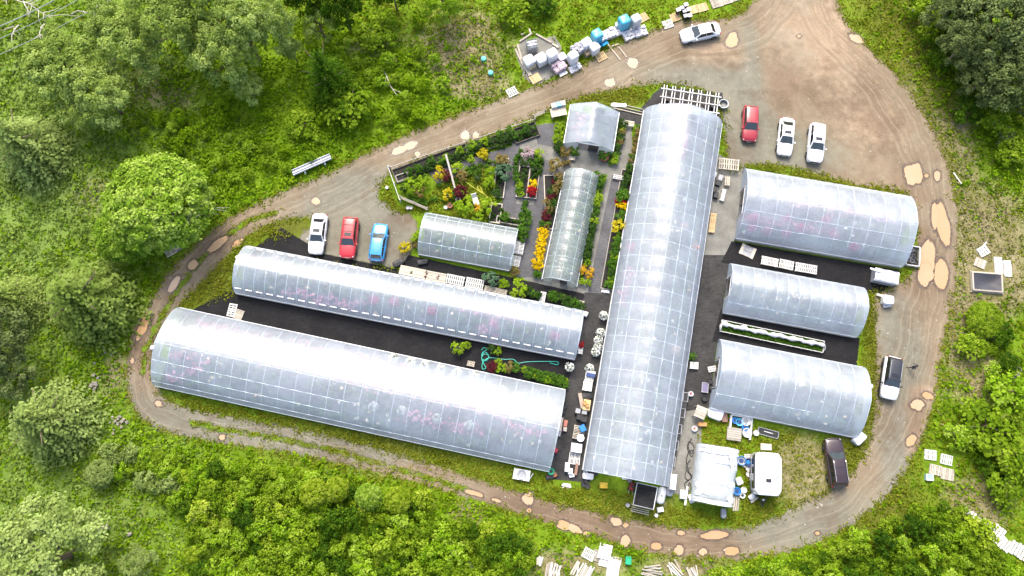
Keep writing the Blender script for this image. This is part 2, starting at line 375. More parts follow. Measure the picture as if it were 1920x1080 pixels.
rt_ = noise(t, 2.2, 3, .75, mth(t, 'ADD', mth(t, 'MINIMUM', attr(t, 'rut'), 6.0), mth(t, 'MULTIPLY', noise(t, .12, 3, .5, v), 3.2)), '1D'); c = mix(t, mth(t, 'MULTIPLY', mth(t, 'MULTIPLY', mrange(t, rt_, .5, .68), mth(t, 'MULTIPLY', mrange(t, n1, .35, .6), mrange(t, attr(t, 'rut'), 6.5, 4.0))), .6), c, (.1, .078, .056)); c = mix(t, mth(t, 'MULTIPLY', mth(t, 'MULTIPLY', mrange(t, rt_, .46, .3), mrange(t, attr(t, 'rut'), 6.5, 4.0)), .35), c, (.25, .215, .165))
c = mix(t, mrange(t, spk, .7, .76), c, (.34, .31, .26))
c = mix(t, mth(t, 'MULTIPLY', mrange(t, noise(t, 3.1, 3, .6, v), .62, .72), .5), c, (.07, .06, .045))
wm_ = N(t, 'ShaderNodeMix'); wm_.data_type = 'RGBA'; wm_.blend_type = 'MULTIPLY'; wm_.inputs[0].default_value = 1; t.links.new(c, wm_.inputs[6]); wm_.inputs[7].default_value = (1.18, 1.15, 1.02, 1); c = wm_.outputs[2]
t.links.new(c, b.inputs['Base Color']); b.inputs['Roughness'].default_value = .85; b.inputs['Specular IOR Level'].default_value = .2
bump(t, b, f, .55, .12)
e = mth(t, 'ADD', attr(t, 'edge'), mth(t, 'MULTIPLY', mth(t, 'SUBTRACT', mth(t, 'ADD', mth(t, 'MULTIPLY', n1, .65), mth(t, 'MULTIPLY', n3, .35)), .5), 2.6))
a1 = mrange(t, e, -.05, .3)
md = mth(t, 'ADD', attr(t, 'median'), mth(t, 'MULTIPLY', mth(t, 'SUBTRACT', n1, .5), 1.3))
a2 = mrange(t, md, .1, .42)
tr = N(t, 'ShaderNodeBsdfTransparent'); ms = N(t, 'ShaderNodeMixShader')
t.links.new(mth(t, 'MULTIPLY', a1, a2), ms.inputs[0]); t.links.new(tr.outputs[0], ms.inputs[1]); t.links.new(b.outputs[0], ms.inputs[2])
t.links.new(ms.outputs[0], t.nodes['Material Output'].inputs[0])
tm = np_mesh('track', np.column_stack([tp, np.full(len(tp), .006)]), TF, m,
             {'edge': sdt[keep], 'rut': sdo[keep], 'median': medd, 'grey': blobs(tp, GREY), 'mud': blobs(tp, MUD), 'pink': blobs(tp, PINK)}, True)
struct(link('dirt_track', tm))

def ragged(px, z, name, mat, jit=.25, step=.7):
    """a flat sheet with an uneven outline"""
    a = Pn(px); out = []
    for i in range(len(a)):
        p, q = a[i], a[(i + 1) % len(a)]; n = max(1, int(np.hypot(*(q - p)) / step))
        for k in range(n): out.append(p + (q - p) * k / n)
    out = np.array(out); out = out + np.stack([fbm(out[:, 0] * 1.3, out[:, 1] * 1.3, 1) - .5, fbm(out[:, 0] * 1.3, out[:, 1] * 1.3, 8) - .5], 1) * 2 * jit
    return struct(MB().sheet(out, z).build(name, mat))
m, t, b = newmat('gravel'); v = worldpos(t)
n1, n3 = noise(t, .7, 4, .6, v), noise(t, 12, 4, .75, v)
f = mth(t, 'ADD', mth(t, 'MULTIPLY', n1, .45), mth(t, 'MULTIPLY', n3, .55))
t.links.new(ramp(t, f, [(.32, (0.0715, 0.06875, 0.055)), (.5, (0.1375, 0.1348, 0.1155)), (.68, (0.22, 0.2145, 0.187))]), b.inputs['Base Color'])
b.inputs['Roughness'].default_value = .9; bump(t, b, f, .5, .06); GRAVEL = m
def matmat(name, lo, mid, hi, ang):
    m, t, b = newmat(name); v = worldpos(t)
    mp_ = N(t, 'ShaderNodeMapping'); mp_.inputs['Rotation'].default_value = (0, 0, ang); mp_.inputs['Scale'].default_value = (1.2, 14, 1); t.links.new(v, mp_.inputs[0])
    s1 = noise(t, .8, 4, .7, mp_.outputs[0]); n1 = noise(t, .5, 4, .65, v); n2 = noise(t, 3, 4, .7, v)
    wv = N(t, 'ShaderNodeTexWave', Scale=.8, Distortion=1.5); t.links.new(mp_.outputs[0], wv.inputs[0])
    f = mth(t, 'ADD', mth(t, 'ADD', mth(t, 'ADD', mth(t, 'MULTIPLY', s1, .4), mth(t, 'MULTIPLY', n1, .35)), mth(t, 'MULTIPLY', n2, .22)), mth(t, 'MULTIPLY', mth(t, 'SUBTRACT', wv.outputs['Fac'], .3), .12))
    t.links.new(ramp(t, f, [(.36, lo), (.5, mid), (.62, hi)]), b.inputs['Base Color']); b.inputs['Roughness'].default_value = .8
    b.inputs['Specular IOR Level'].default_value = .15; bump(t, b, mth(t, 'ADD', f, mth(t, 'MULTIPLY', wv.outputs['Fac'], .15)), .4, .03); return m
BLACK = matmat('black_fabric', (0.0045, 0.0045, 0.00525), (0.00825, 0.00825, 0.009), (0.0195, 0.01875, 0.018), R(10))
DARKG = matmat('dark_fabric', (0.0154, 0.0154, 0.0154), (0.0294, 0.0287, 0.028), (0.056, 0.0546, 0.0511), R(-78))
DUSTY = matmat('dusty_fabric', (0.0442, 0.0442, 0.04624), (0.0748, 0.0748, 0.0782), (0.1156, 0.1156, 0.117), R(-70))
ragged([(1000, 235), (1180, 215), (1195, 330), (1150, 560), (1085, 560), (985, 525), (940, 415), (960, 260)], .012, 'gravel_path', GRAVEL, .15)
ragged([(1335, 285), (1398, 312), (1372, 480), (1308, 485), (1320, 400)], .012, 'gravel_path', GRAVEL, .2)
ragged([(1250, 770), (1322, 762), (1310, 860), (1290, 930), (1240, 920)], .012, 'gravel_path', GRAVEL, .12)
ragged([(995, 55), (1040, 62), (1056, 95), (1060, 130), (1010, 160), (985, 150), (964, 95)], .012, 'gravel_pad', GRAVEL, .3)
ragged([(442, 538), (1088, 662), (1064, 740), (340, 592)], .014, 'weed_mat', BLACK, .02)
ragged([(528, 427), (560, 446), (604, 475), (750, 506), (760, 522), (1060, 590), (470, 470)], .016, 'weed_mat', BLACK, .06)
ragged([(766, 478), (1120, 556), (1096, 600), (765, 528), (752, 500)], .018, 'weed_mat', BLACK, .05)
ragged([(1096, 548), (1196, 556), (1150, 760), (1105, 905), (1028, 898), (1062, 735), (1082, 640)], .021, 'weed_mat', DARKG, .03)
ragged([(1308, 478), (1372, 478), (1345, 640), (1330, 765), (1255, 775), (1282, 620)], .016, 'weed_mat', DARKG, .05)
ragged([(1372, 452), (1692, 508), (1652, 552), (1615, 545), (1352, 492)], .019, 'weed_mat', BLACK, .03)
ragged([(1352, 578), (1612, 634), (1606, 690), (1335, 640)], .019, 'weed_mat', BLACK, .03)
for k, pl in enumerate([[(1020, 300), (1040, 302), (1000, 520), (968, 520)], [(962, 285), (985, 285), (962, 415), (935, 410)], [(1000, 236), (1045, 230), (1040, 276), (1008, 270)],
                        [(1148, 328), (1172, 330), (1128, 550), (1102, 548)], [(800, 320), (975, 270), (975, 300), (820, 345)], [(940, 380), (1005, 385), (1000, 430), (930, 425)]]):
    ragged(pl, .0225 + .0012 * k, 'weed_mat', DUSTY, .03)
ragged([(1195, 210), (1240, 160), (1355, 175), (1352, 235), (1207, 235), (1120, 215), (1160, 200)], .017, 'weed_mat', DARKG, .2)

# muddy puddles (pixels: x, y, rx, ry, angle) - milky water
m, t, b = newmat('puddle_water'); v = worldpos(t); n1 = noise(t, .45, 2, .5, v)
oi = N(t, 'ShaderNodeObjectInfo').outputs['Random']
t.links.new(ramp(t, mth(t, 'ADD', mth(t, 'MULTIPLY', n1, .5), mth(t, 'MULTIPLY', oi, .5)), [(.25, (.34, .205, .095)), (.75, (.36, .25, .15))]), b.inputs['Base Color'])
b.inputs['Roughness'].default_value = .12; b.inputs['Specular IOR Level'].default_value = .5
tr = N(t, 'ShaderNodeBsdfTransparent'); ms = N(t, 'ShaderNodeMixShader'); t.links.new(mrange(t, mth(t, 'ADD', attr(t, 'v'), mth(t, 'MULTIPLY', mth(t, 'SUBTRACT', noise(t, 5, 4, .65, v), .5), .7)), .1, .6), ms.inputs[0])
t.links.new(tr.outputs[0], ms.inputs[1]); t.links.new(b.outputs[0], ms.inputs[2]); t.links.new(ms.outputs[0], t.nodes['Material Output'].inputs[0]); WATER = m
m, t, b = newmat('wet_mud'); v = worldpos(t)
t.links.new(ramp(t, noise(t, 3, 4, .6, v), [(.3, (0.065, 0.045, 0.0325)), (.7, (0.135, 0.1, 0.075))]), b.inputs['Base Color']); b.inputs['Roughness'].default_value = .3
tr = N(t, 'ShaderNodeBsdfTransparent'); ms = N(t, 'ShaderNodeMixShader'); t.links.new(mrange(t, mth(t, 'ADD', attr(t, 'v'), mth(t, 'MULTIPLY', mth(t, 'SUBTRACT', noise(t, 3.5, 4, .65, v), .5), 1.3)), .3, .95, 0, .7), ms.inputs[0])
t.links.new(tr.outputs[0], ms.inputs[1]); t.links.new(b.outputs[0], ms.inputs[2]); t.links.new(ms.outputs[0], t.nodes['Material Output'].inputs[0]); WET = m
PUD = [(1373, 76, 11, 15, 20), (1186, 118, 11, 9, 20), (1144, 155, 10, 7, -15), (872, 254, 8, 8, 0), (892, 253, 5, 5, 0), (748, 282, 15, 6, -25), (770, 273, 13, 6, -25), (783, 289, 5, 4, 0), (592, 377, 8, 6, 0),
       (408, 458, 25, 7, -38), (362, 497, 11, 7, -45), (445, 456, 11, 5, -35), (327, 533, 18, 6, -58), (267, 616, 24, 7, -66), (272, 605, 12, 7, -60), (417, 820, 6, 5, 0), (297, 757, 7, 5, 30),
       (990, 935, 10, 13, 0), (992, 957, 4, 4, 0), (1058, 985, 14, 8, 20), (1078, 992, 16, 6, 25), (1155, 978, 11, 7, 15), (1173, 985, 5, 4, 0), (1172, 1014, 9, 10, 0), (1231, 1024, 10, 7, 0),
       (1273, 1031, 8, 9, 0), (1318, 1035, 8, 7, 0), (1372, 1033, 14, 8, 0), (1340, 1003, 25, 8, -3), (1277, 999, 7, 4, 0), (1720, 759, 13, 10, 25), (1740, 742, 12, 6, 20), (1708, 826, 12, 8, -60),
       (1738, 488, 15, 40, 3), (1735, 515, 15, 24, 3), (1764, 515, 13, 27, 2), (1768, 420, 12, 40, -12), (1753, 405, 6, 25, 0), (1712, 328, 17, 22, -10), (1757, 330, 6, 9, 0), (1606, 73, 14, 7, 25), (1533, 1000, 4, 3, 0),
       (1498, 68, 3, 2, 0), (890, 925, 18, 4, 15), (1100, 1001, 6, 4, 0), (930, 938, 10, 3, 15), (1737, 330, 4, 3, 0), (248, 676, 3, 6, 0)]
for i, (x, y, rx, ry, an) in enumerate(PUD):
    def outline(gr, add):
        pl = []
        for j in range(40):
            q = 6.2832 * j / 40; r_ = gr * (1 + .34 * (fbm(np.array([math.cos(q) * 1.5 + i * 7]), np.array([math.sin(q) * 1.5]), 4, 3)[0] - .5) * 2)
            dx, dy, a_ = math.cos(q) * (rx * r_ + add), math.sin(q) * (ry * r_ + add), R(an)
            pt = P(x + dx * math.cos(a_) - dy * math.sin(a_), y + dx * math.sin(a_) + dy * math.cos(a_)); pl.append((pt.x, pt.y))
        return pl
    z0 = .010 + .0004 * (i % 8); rings = [outline(g_, ad) for g_, ad in ((.8, 0), (1.0, 1.0), (1.12, 3.0), (1.25, 6.0))]
    V = np.array([(px_, py_, z0) for rg in rings for px_, py_ in rg]); F = np.array([[a_ * 40 + j, a_ * 40 + (j + 1) % 40, (a_ + 1) * 40 + (j + 1) % 40, (a_ + 1) * 40 + j] for a_ in range(3) for j in range(40)])[:, ::-1]
    struct(link('puddle_rim', np_mesh('puddle_rim', V, F, WET, {'v': np.repeat([1., .85, .45, 0.], 40)})))
    rings = [outline(g_, ad) for g_, ad in ((.02, 0), (.84, 0), (1.02, .6))]
    V = np.array([(px_, py_, z0 + .004) for rg in rings for px_, py_ in rg]); F = np.array([[a_ * 40 + j, a_ * 40 + (j + 1) % 40, (a_ + 1) * 40 + (j + 1) % 40, (a_ + 1) * 40 + j] for a_ in range(2) for j in range(40)])[:, ::-1]
    struct(link('puddle', np_mesh('puddle', V, F, WATER, {'v': np.repeat([1., 1., 0.], 40)})))

# loose stones on the track, one scatter
def scatter_pts(n, mask, box=(-66, 66, -14, 60)):
    p = np.stack([nr.uniform(box[0], box[1], n), nr.uniform(box[2], box[3], n)], 1); return p[mask(p)]
def on_track(p): return np.minimum(sdist(p, outw), -sdist(p, inw))
sp = scatter_pts(9000, lambda p: on_track(p) > .2); n = len(sp)
q = np.array([[1, 0, 0], [-.5, .87, 0], [-.5, -.87, 0], [0, 0, .8]]); sz = nr.uniform(.02, .075, n) * np.where(nr.random(n) < .06, 2, 1); an = nr.uniform(0, 6.28, n)
rot = np.stack([np.cos(an), -np.sin(an), np.sin(an), np.cos(an)], 1).reshape(n, 2, 2)
V = np.empty((n, 4, 3)); V[:, :, :2] = np.einsum('nij,kj->nki', rot, q[:, :2]) * sz[:, None, None] + sp[:, None, :]; V[:, :, 2] = q[None, :, 2] * sz[:, None] + .005
F = (np.array([[0, 1, 3], [1, 2, 3], [2, 0, 3]])[None] + np.arange(n)[:, None, None] * 4).reshape(-1, 3)
stone = plain('stone', (.5, .46, .4), .9, 0, .45, .6)
stuff(link('loose_stones', np_mesh('stones', V.reshape(-1, 3), F, stone)), 'loose pale stones scattered over the dirt track', 'stones')

# ------------------------------------------------------------------ wild ground cover: leafy weeds and grass tufts as stuff
GRASS = foliage('weed_leaf', (.04, .09, .003), (.14, .26, .004), (.3, .43, .02), .35, .88)
STRAW = foliage('straw_leaf', (.12, .13, .03), (.33, .28, .13), (.55, .47, .3), .2, 0.62)
TUFT = foliage('grass_leaf', (.06, .075, .006), (.165, .2, .008), (.32, .32, .05), .35, .85)
def cover(name, p, hmax, per, leaf, mat, lab, cat, spread=.35, vseed=1):
    n = len(p); k = np.repeat(np.arange(n), per)
    big = fbm(p[:, 0] * .55, p[:, 1] * .55, vseed, 3); hh = hmax * np.clip((big - .28) * 2.2, .12, 1.1) * nr.uniform(.6, 1.2, n)
    off = nr.normal(0, spread, (n * per, 2)); rr = np.hypot(off[:, 0], off[:, 1])
    C = np.column_stack([p[k] + off, hh[k] * np.clip(1.05 - rr / (2.2 * spread), .1, 1) * nr.uniform(.55, 1, n * per) + .03])
    nn = np.column_stack([off / max(spread, .01) * .6, np.ones(n * per)])
    cv = np.clip(.5 * fbm(p[:, 0] * .22, p[:, 1] * .22, vseed + 5, 2) + .5 * nr.random(n), 0, 1)
    v = np.clip(cv[k] * .75 + nr.uniform(0, .3, n * per), 0, 1)
    return stuff(link(name, leaf_mesh(name, C, nn, leaf * nr.uniform(.6, 1.25, n * per), v, mat)), lab, cat)
def wild(p):
    ok = sdist(p, outw) < -.15
    for x, y, r_ in [(1744, 853, 13), (1774, 862, 14), (1753, 881, 14), (1776, 889, 15), (1740, 895, 8), (1104, 1039, 13), (1119, 1042, 12), (1134, 1036, 18), (1136, 1052, 15), (1157, 1052, 12), (1149, 1068, 18), (1177, 1050, 8), (1843, 471, 14), (1837, 494, 14),
                     (1871, 498, 17), (1888, 504, 17), (1850, 528, 34), (960, 173, 12), (1252, 46, 13), (1127, 107, 13), (1004, 148, 13), (1205, 34, 13), (1266, 33, 15), (1300, 19, 14), (1317, 15, 14), (1343, 6, 16), (1362, 1, 14), (1287, 25, 16), (1036, 1072, 18), (1092, 1070, 22), (1222, 1072, 20),
                     (1300, 1076, 14), (1265, 1068, 16), (1820, 966, 12), (1833, 976, 14), (1850, 990, 18), (1868, 1007, 18), (1885, 1023, 18), (1905, 1034, 18), (337, 459, 14), (320, 471, 13), (1010, 105, 50), (907, 113, 6), (920, 139, 6)]:
        c_ = P(x, y); ok &= np.hypot(p[:, 0] - c_.x, p[:, 1] - c_.y) > r_ / 16.3
    return ok
def dens(p, lst, k=1.0): return nr.random(len(p)) < blobs(p, lst) * k
LUSH = [(250, 230, 320, 200, 1), (560, 200, 240, 170, 1), (750, 170, 160, 120, .8), (450, 290, 200, 110, 1), (640, 260, 110, 50, .8), (100, 330, 200, 260, .8), (180, 500, 120, 200, .8), (120, 900, 260, 220, .9), (330, 900, 160, 80, .8), (850, 220, 120, 40, .6),
        (960, 70, 90, 90, .5), (1850, 700, 110, 120, .45), (1850, 900, 120, 120, .55), (1780, 100, 100, 120, .8), (1880, 250, 90, 120, .9), (1500, 1070, 400, 60, 1), (700, 1000, 400, 160, 1), (1850, 600, 60, 60, .6), (1100, 60, 110, 60, .35), (60, 60, 200, 100, .6)]
pts = scatter_pts(52000, wild, (-74, 74, -16, 66)); keepm = dens(pts, LUSH, .95) & ~dens(pts, DRY, .5)
lush = pts[keepm]
MISTW = foliage('mist_tint_leaf', (.07, .115, .02), (.19, .285, .045), (.34, .44, .11), .35, .9)  # weed colour lightened to stand in for mist
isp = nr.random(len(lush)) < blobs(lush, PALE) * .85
cover('mist_tint_weeds', lush[isp], .7, 7, .19, MISTW, 'green weeds on the rough ground along the left edge, mist painted into their colour', 'weeds', .32, 1)
cover('leafy_weeds', lush[~isp], .75, 7, .19, GRASS, 'lush green leafy weeds covering the rough ground around the track', 'weeds', .32)
rest = pts[~keepm]; gd = blobs(rest, DRY); isdry = nr.random(len(rest)) < gd * .75
cover('dry_grass', rest[isdry], .3, 6, .13, STRAW, 'dry straw coloured grass in the open patches', 'dry grass', .3, 4)
cover('rough_grass', rest[~isdry], .34, 6, .14, TUFT, 'yellowish green rough grass along the outside of the track', 'grass', .3, 9)
ED = np.concatenate([outw, inw]); 
ed = []
for poly in (outw, inw):
    for i in range(len(poly)):
        a, b_ = poly[i], poly[(i + 1) % len(poly)]; L = np.hypot(*(b_ - a))
        for k in range(int(L * 9)): ed.append(a + (b_ - a) * rnd.random() + nr.normal(0, .3, 2))
for poly in (MED1, MED2):
    for i in range(len(poly) - 1):
        a, b_ = poly[i], poly[i + 1]; L = np.hypot(*(b_ - a))
        for k in range(int(L * 7)): ed.append(a + (b_ - a) * rnd.random() + nr.normal(0, .22, 2))
ed = np.array(ed)
for (x, y, rx, ry, an) in PUD:
    c_ = P(x, y); ed = ed[~inside(ed, Pn([(540, 432), (600, 405), (790, 400), (790, 510), (560, 480)]))]; ed = ed[np.hypot(ed[:, 0] - c_.x, ed[:, 1] - c_.y) > max(rx, ry) / 14.5]
ISL = [[(505, 422), (545, 442), (470, 460), (445, 500), (438, 556), (345, 578), (318, 596), (290, 655), (330, 580), (375, 535), (450, 455)],
       [(288, 712), (330, 738), (700, 815), (1030, 890), (1040, 940), (800, 864), (560, 801), (350, 762)],
       [(1030, 912), (1090, 915), (1190, 925), (1260, 948), (1300, 952), (1370, 962), (1450, 945), (1450, 966), (1410, 984), (1270, 985), (1120, 957), (1035, 938)],
       [(1055, 198), (1110, 180), (1220, 162), (1212, 192), (1165, 204), (1120, 193), (1070, 194)],
       [(738, 368), (730, 335), (711, 362), (738, 394), (800, 400), (970, 425), (935, 390), (930, 300), (840, 335), (800, 370), (760, 390)],
       [(1622, 552), (1642, 545), (1640, 640), (1640, 760), (1615, 825), (1590, 832), (1625, 745), (1628, 690), (1612, 690)],
       [(1400, 310), (1450, 308), (1540, 328), (1610, 350), (1694, 357), (1714, 390), (1690, 370), (1540, 345), (1400, 320)],
       [(1325, 778), (1420, 797), (1610, 834), (1600, 880), (1545, 920), (1465, 955), (1390, 960), (1387, 845), (1308, 828)],
       [(1717, 420), (1719, 500), (1690, 530), (1702, 480)]]
isl = []
for pl in ISL:
    wpl = Pn(pl); lo, hi = wpl.min(0), wpl.max(0); q = np.stack([nr.uniform(lo[0], hi[0], 9000), nr.uniform(lo[1], hi[1], 9000)], 1)[:int((hi - lo).prod() * 13) + 60]
    isl.append(q[inside(q, wpl)])
isl = np.concatenate(isl)
c_ = P(1515, 885); isl = isl[(np.hypot(isl[:, 0] - c_.x, isl[:, 1] - c_.y) > 3.6) | (nr.random(len(isl)) < .3)]
cover('verge_grass', ed, .22, 5, .11, TUFT, 'thin tufts of grass creeping over the edges and middle of the dirt track', 'grass', .2, 21)
cover('island_grass', isl, .26, 6, .12, TUFT, 'short mossy grass around the outside of the greenhouses', 'grass', .25, 33)

# ------------------------------------------------------------------ greenhouses
STEEL = plain('white_steel', (.78, .8, .82), .4, .2, .1)
HOOP = plain('hoop_steel', (.58, .66, .74), .5, .1, .1); DULL = plain('dull_hoop', (.45, .53, .51), .5, .1, .1)
PIPE = plain('grey_pipe', (.42, .44, .45), .45, .5, .2)
BOARD = wood('grey_board', (.3, .28, .24))
PALEWOOD = wood('pale_wood', (.4, .36, .29), .6)
WHITEWOOD = wood('white_wood', (.54, .53, .5), .7)
TANWOOD = wood('tan_wood', (.47, .34, .18), .7)
DARKWOOD = wood('dark_wood', (.1, .085, .07), .6)
def film(name, col, clear, rough=.33, wr=.25, wscale=2.5, streak=False):
    """polythene: part clear, part milky, glossy on top, lightly wrinkled and dusty"""
    m, t, b = newmat(name); v = worldpos(t)
    oi = N(t, 'ShaderNodeObjectInfo').outputs['Random']
    v2 = v
    if streak:
        mp_ = N(t, 'ShaderNodeMapping'); mp_.inputs['Scale'].default_value = (2.6, .35, .35); mp_.inputs['Rotation'].default_value = (0, 0, .25); t.links.new(coords(t), mp_.inputs[0]); v2 = mp_.outputs[0]
    n1, n2, n3 = noise(t, .28, 3, .55, v), noise(t, wscale, 3, .55, v2), noise(t, 7, 4, .7, v)
    n4 = noise(t, .9, 4, .7, coords(t)); dirt = mth(t, 'ADD', mth(t, 'ADD', mth(t, 'MULTIPLY', n1, .4), mth(t, 'MULTIPLY', n4, .35)), mth(t, 'MULTIPLY', n3, .25))
    c = ramp(t, dirt, [(.36, tuple(x * .84 for x in col)), (.56, col)])
    df, tl, gl, tr = (N(t, 'ShaderNodeBsdf' + k) for k in ('Diffuse', 'Translucent', 'Glossy', 'Transparent'))
    for x in (df, tl): t.links.new(c, x.inputs[0])
    gl.inputs['Roughness'].default_value = rough; tr.inputs[0].default_value = (.94, .97, 1, 1)
    a = N(t, 'ShaderNodeMixShader'); a.inputs[0].default_value = .45; t.links.new(df.outputs[0], a.inputs[1]); t.links.new(tl.outputs[0], a.inputs[2])
    k = N(t, 'ShaderNodeMixShader'); t.links.new(mrange(t, dirt, .25, .75, clear + .1, clear - .1), k.inputs[0])
    t.links.new(a.outputs[0], k.inputs[1]); t.links.new(tr.outputs[0], k.inputs[2])
    fr = N(t, 'ShaderNodeFresnel', IOR=1.5); g = N(t, 'ShaderNodeMixShader')
    t.links.new(mth(t, 'MINIMUM', mth(t, 'MULTIPLY', fr.outputs[0], 1.4), .08), g.inputs[0]); t.links.new(k.outputs[0], g.inputs[1]); t.links.new(gl.outputs[0], g.inputs[2])
    bp = N(t, 'ShaderNodeBump', Strength=wr, Distance=.06); t.links.new(mth(t, 'ADD', mth(t, 'MULTIPLY', n2, .7), mth(t, 'MULTIPLY', n1, 2.5)), bp.inputs['Height'])
    for x in (df, gl, fr): t.links.new(bp.outputs[0], x.inputs['Normal'])
    t.links.new(g.outputs[0], t.nodes['Material Output'].inputs[0]); return m
FILM = film('polythene', (.6, .67, .745), .52)
FILMB = film('polythene_milky', (.62, .685, .755), .46)
FILMC = film('polythene_clear', (.5, .57, .55), .6, .14, 1.0, 1.1, True)
FILMF = film('polythene_old', (.5, .57, .57), .56, .24, .3)
CURT = film('side_curtain', (.36, .39, .42), .35); TENT = film('tent_sheet', (.72, .76, .8), .16, .35, .5)
FLOWER = None
m, t, b = newmat('bench_plants')
t.links.new(ramp(t, attr(t, 'v'), [(.0, (.02, .05, .01)), (.3, (.06, .15, .02)), (.48, (.1, .16, .035)), (.56, (.36, .11, .16)), (.78, (.48, .19, .27)), (.9, (.5, .38, .18)), (1., (.5, .5, .48))]), b.inputs['Base Color'])
BENCHP = m
PHI = [-1 + 2 * i / 20 for i in range(21)]
def profile(W, hs, hr, k, n=21):
    o = []
    for i in range(n):
        a = (-1 + 2 * i / (n - 1)) * math.pi / 2; u = math.sin(a)
        o.append((u * W / 2, hs + (hr - hs) * ((1 - k) * math.cos(a) + k * (1 - abs(u)))))
    return o
def pz(u, hs, hr, k): return hs + (hr - hs) * ((1 - k) * math.sqrt(max(0, 1 - u * u)) + k * (1 - abs(u)))
GH = {}
def greenhouse(key, c4, label, hr, hs, bays, purl, k=.22, mat=None, flowers=.3, glint_strips=False, door=None, inside_rows=4, hoop=(.029, None), braces=()):
    mat = mat or FILM
    ctr, L, W, ang = rect(c4, hs * .6)
    g = thing('greenhouse', label, 'greenhouse', (ctr.x, ctr.y, 0), ang, 'polythene greenhouses'); GH[key] = (g, L, W, hs, hr, k, ang, ctr)
    pr = profile(W, hs, hr, k); bl = L / bays
    rows = []
    for i in range(bays * 4 + 1):
        x = -L / 2 + L * i / (bays * 4); puff = .05 * math.sin(math.pi * (i % 4) / 4)
        rows.append([(x, y * (1 + puff * .3 / (W / 2)), z + puff * (0.4 + .6 * (z - hs) / (hr - hs))) for y, z in pr])
    MB().grid(rows).build('cover', mat, g, True)
    hm = MB().tube([(0, -W / 2, 0)] + [(0, y * .997, z - .008) for y, z in pr] + [(0, W / 2, 0)], hoop[0], 5).mesh('hoop', hoop[1] or HOOP, True)
    for i in range(bays + 1): link('hoop', hm, g, (-L / 2 + L * i / bays, 0, 0))
    for u in purl:
        u, x0, x1 = u if isinstance(u, tuple) else (u, -1, 1)
        z = pz(u, hs, hr, k); MB().tube([(x0 * L / 2, u * W / 2, z + .01), (x1 * L / 2, u * W / 2, z + .01)], hoop[0], 5).build('purlin', hoop[1] or HOOP, g)
    for s in (-1, 1):
        MB().box(0, s * (W / 2 + .03), .02, L, .05, .24).build('base_board', BOARD, g)
        MB().box(0, s * (W / 2 + .02), hs - .05, L, .07, .1).build('hip_rail', STEEL, g)
        n = bays * 2; rr = [[(-L / 2 + L * i / n, s * (W / 2 + .015 + .03 * math.sin(i * 1.7 + j)), .26 + (hs - .33) * j / 3) for i in range(n + 1)] for j in range(4)]
        MB().grid(rr).build('side_curtain', CURT, g, True)
    for s in (-1, 1):
        fan = [(s * L / 2, y * .995, z - .03) for y, z in pr]; base = [(s * L / 2, y * .995, .02) for y, z in pr]
        dw = 1.3 if door is None else door; e = MB(); x = s * (L / 2 - .03)
        p2 = [(y, z) for y, z in pr]
        for (y0, z0), (y1, z1) in zip(p2[:-1], p2[1:]):
            if abs((y0 + y1) / 2) < dw: zb = min(2.1, z0 - .1)
            else: zb = .03
            e.add([(x, y0 * .99, zb), (x, y1 * .99, zb), (x, y1 * .99, z1 - .03), (x, y0 * .99, z0 - .03)], [(0, 1, 2, 3)])
        ew = e.build('end_wall', mat, g)
        f = MB()
        for y in (-dw, dw): f.bar((x, y, 0), (x, y, pz(y * 2 / W, hs, hr, k) - .05), .08, .08)
        f.bar((x, -dw, 2.08), (x, dw, 2.08), .08, .08); f.build('door_frame', WHITEWOOD, ew)
        MB().box(s * (L / 2 - .25), dw * .45, .02, .05, dw * .9, 2.0).build('door', DARKWOOD, g)
    if glint_strips:  # white strips stand in for bright reflections between the hoops
        bm_ = MB().box(0, 0, 0, bl * .62, .1, .05).mesh('batten', STEEL)
        for u in (-.86, .86):
            for i in range(bays): link('batten', bm_, g, (-L / 2 + bl * (i + .5), u * W / 2, pz(u, hs, hr, k) + .05))
    for (x0, u0, x1, u1) in braces:
        MB().tube([(x0 * L / 2 + (x1 - x0) * L / 2 * i / 8, (u0 + (u1 - u0) * i / 8) * W / 2, pz(u0 + (u1 - u0) * i / 8, hs, hr, k) - .08) for i in range(9)], .035, 4).build('brace', PIPE, g)
    struct(MB().box(0, 0, 0, L - .2, W - .2, .027).build('greenhouse_floor', DUSTY)).location = (ctr.x, ctr.y, 0)
    bpy.data.objects['greenhouse_floor' if key == 'A' else [o.name for o in bpy.data.objects if o.name.startswith('greenhouse_floor')][-1]].rotation_euler = (0, 0, ang)
    # rows of potted plants standing on the floor inside, one mass
    C = []; vv = []
    for r_ in range(inside_rows):
        y = (-.5 + (r_ + .5) / inside_rows) * (W - 1.4)
        nx = int(L / .55)
        for i in range(nx):
            x = -L / 2 + .8 + (L - 1.6) * i / nx
            if vnoise(np.array([x * .16]), np.array([y * .7 + r_ * 3]), hash(key) % 97 if False else ord(key))[0] < .3: continue
            fl = vnoise(np.array([x * .11 + 5]), np.array([r_ * 1.3]), ord(key) + 3)[0] < flowers * 1.15
            for q in range(7):
                C.append((x + rnd.gauss(0, .2), y + rnd.gauss(0, .3), rnd.uniform(.25, .75)))
                vv.append(rnd.uniform(.54, .8) if fl and rnd.random() < .85 else (rnd.uniform(.86, 1) if rnd.random() < .05 else rnd.uniform(.05, .48)))
    if C:
        C = np.array(C); o = link('bench_plants', leaf_mesh('bench_plants', C, np.tile([0, 0, 1.], (len(C), 1)), np.where(np.array(vv) > .5, .27, .19), np.array(vv), BENCHP), None, (ctr.x, ctr.y, 0), ang)
        stuff(o, 'rows of potted plants seen dimly inside the ' + label[:60].split(' greenhouse')[0] + ' greenhouse', 'potted plants')
    return g
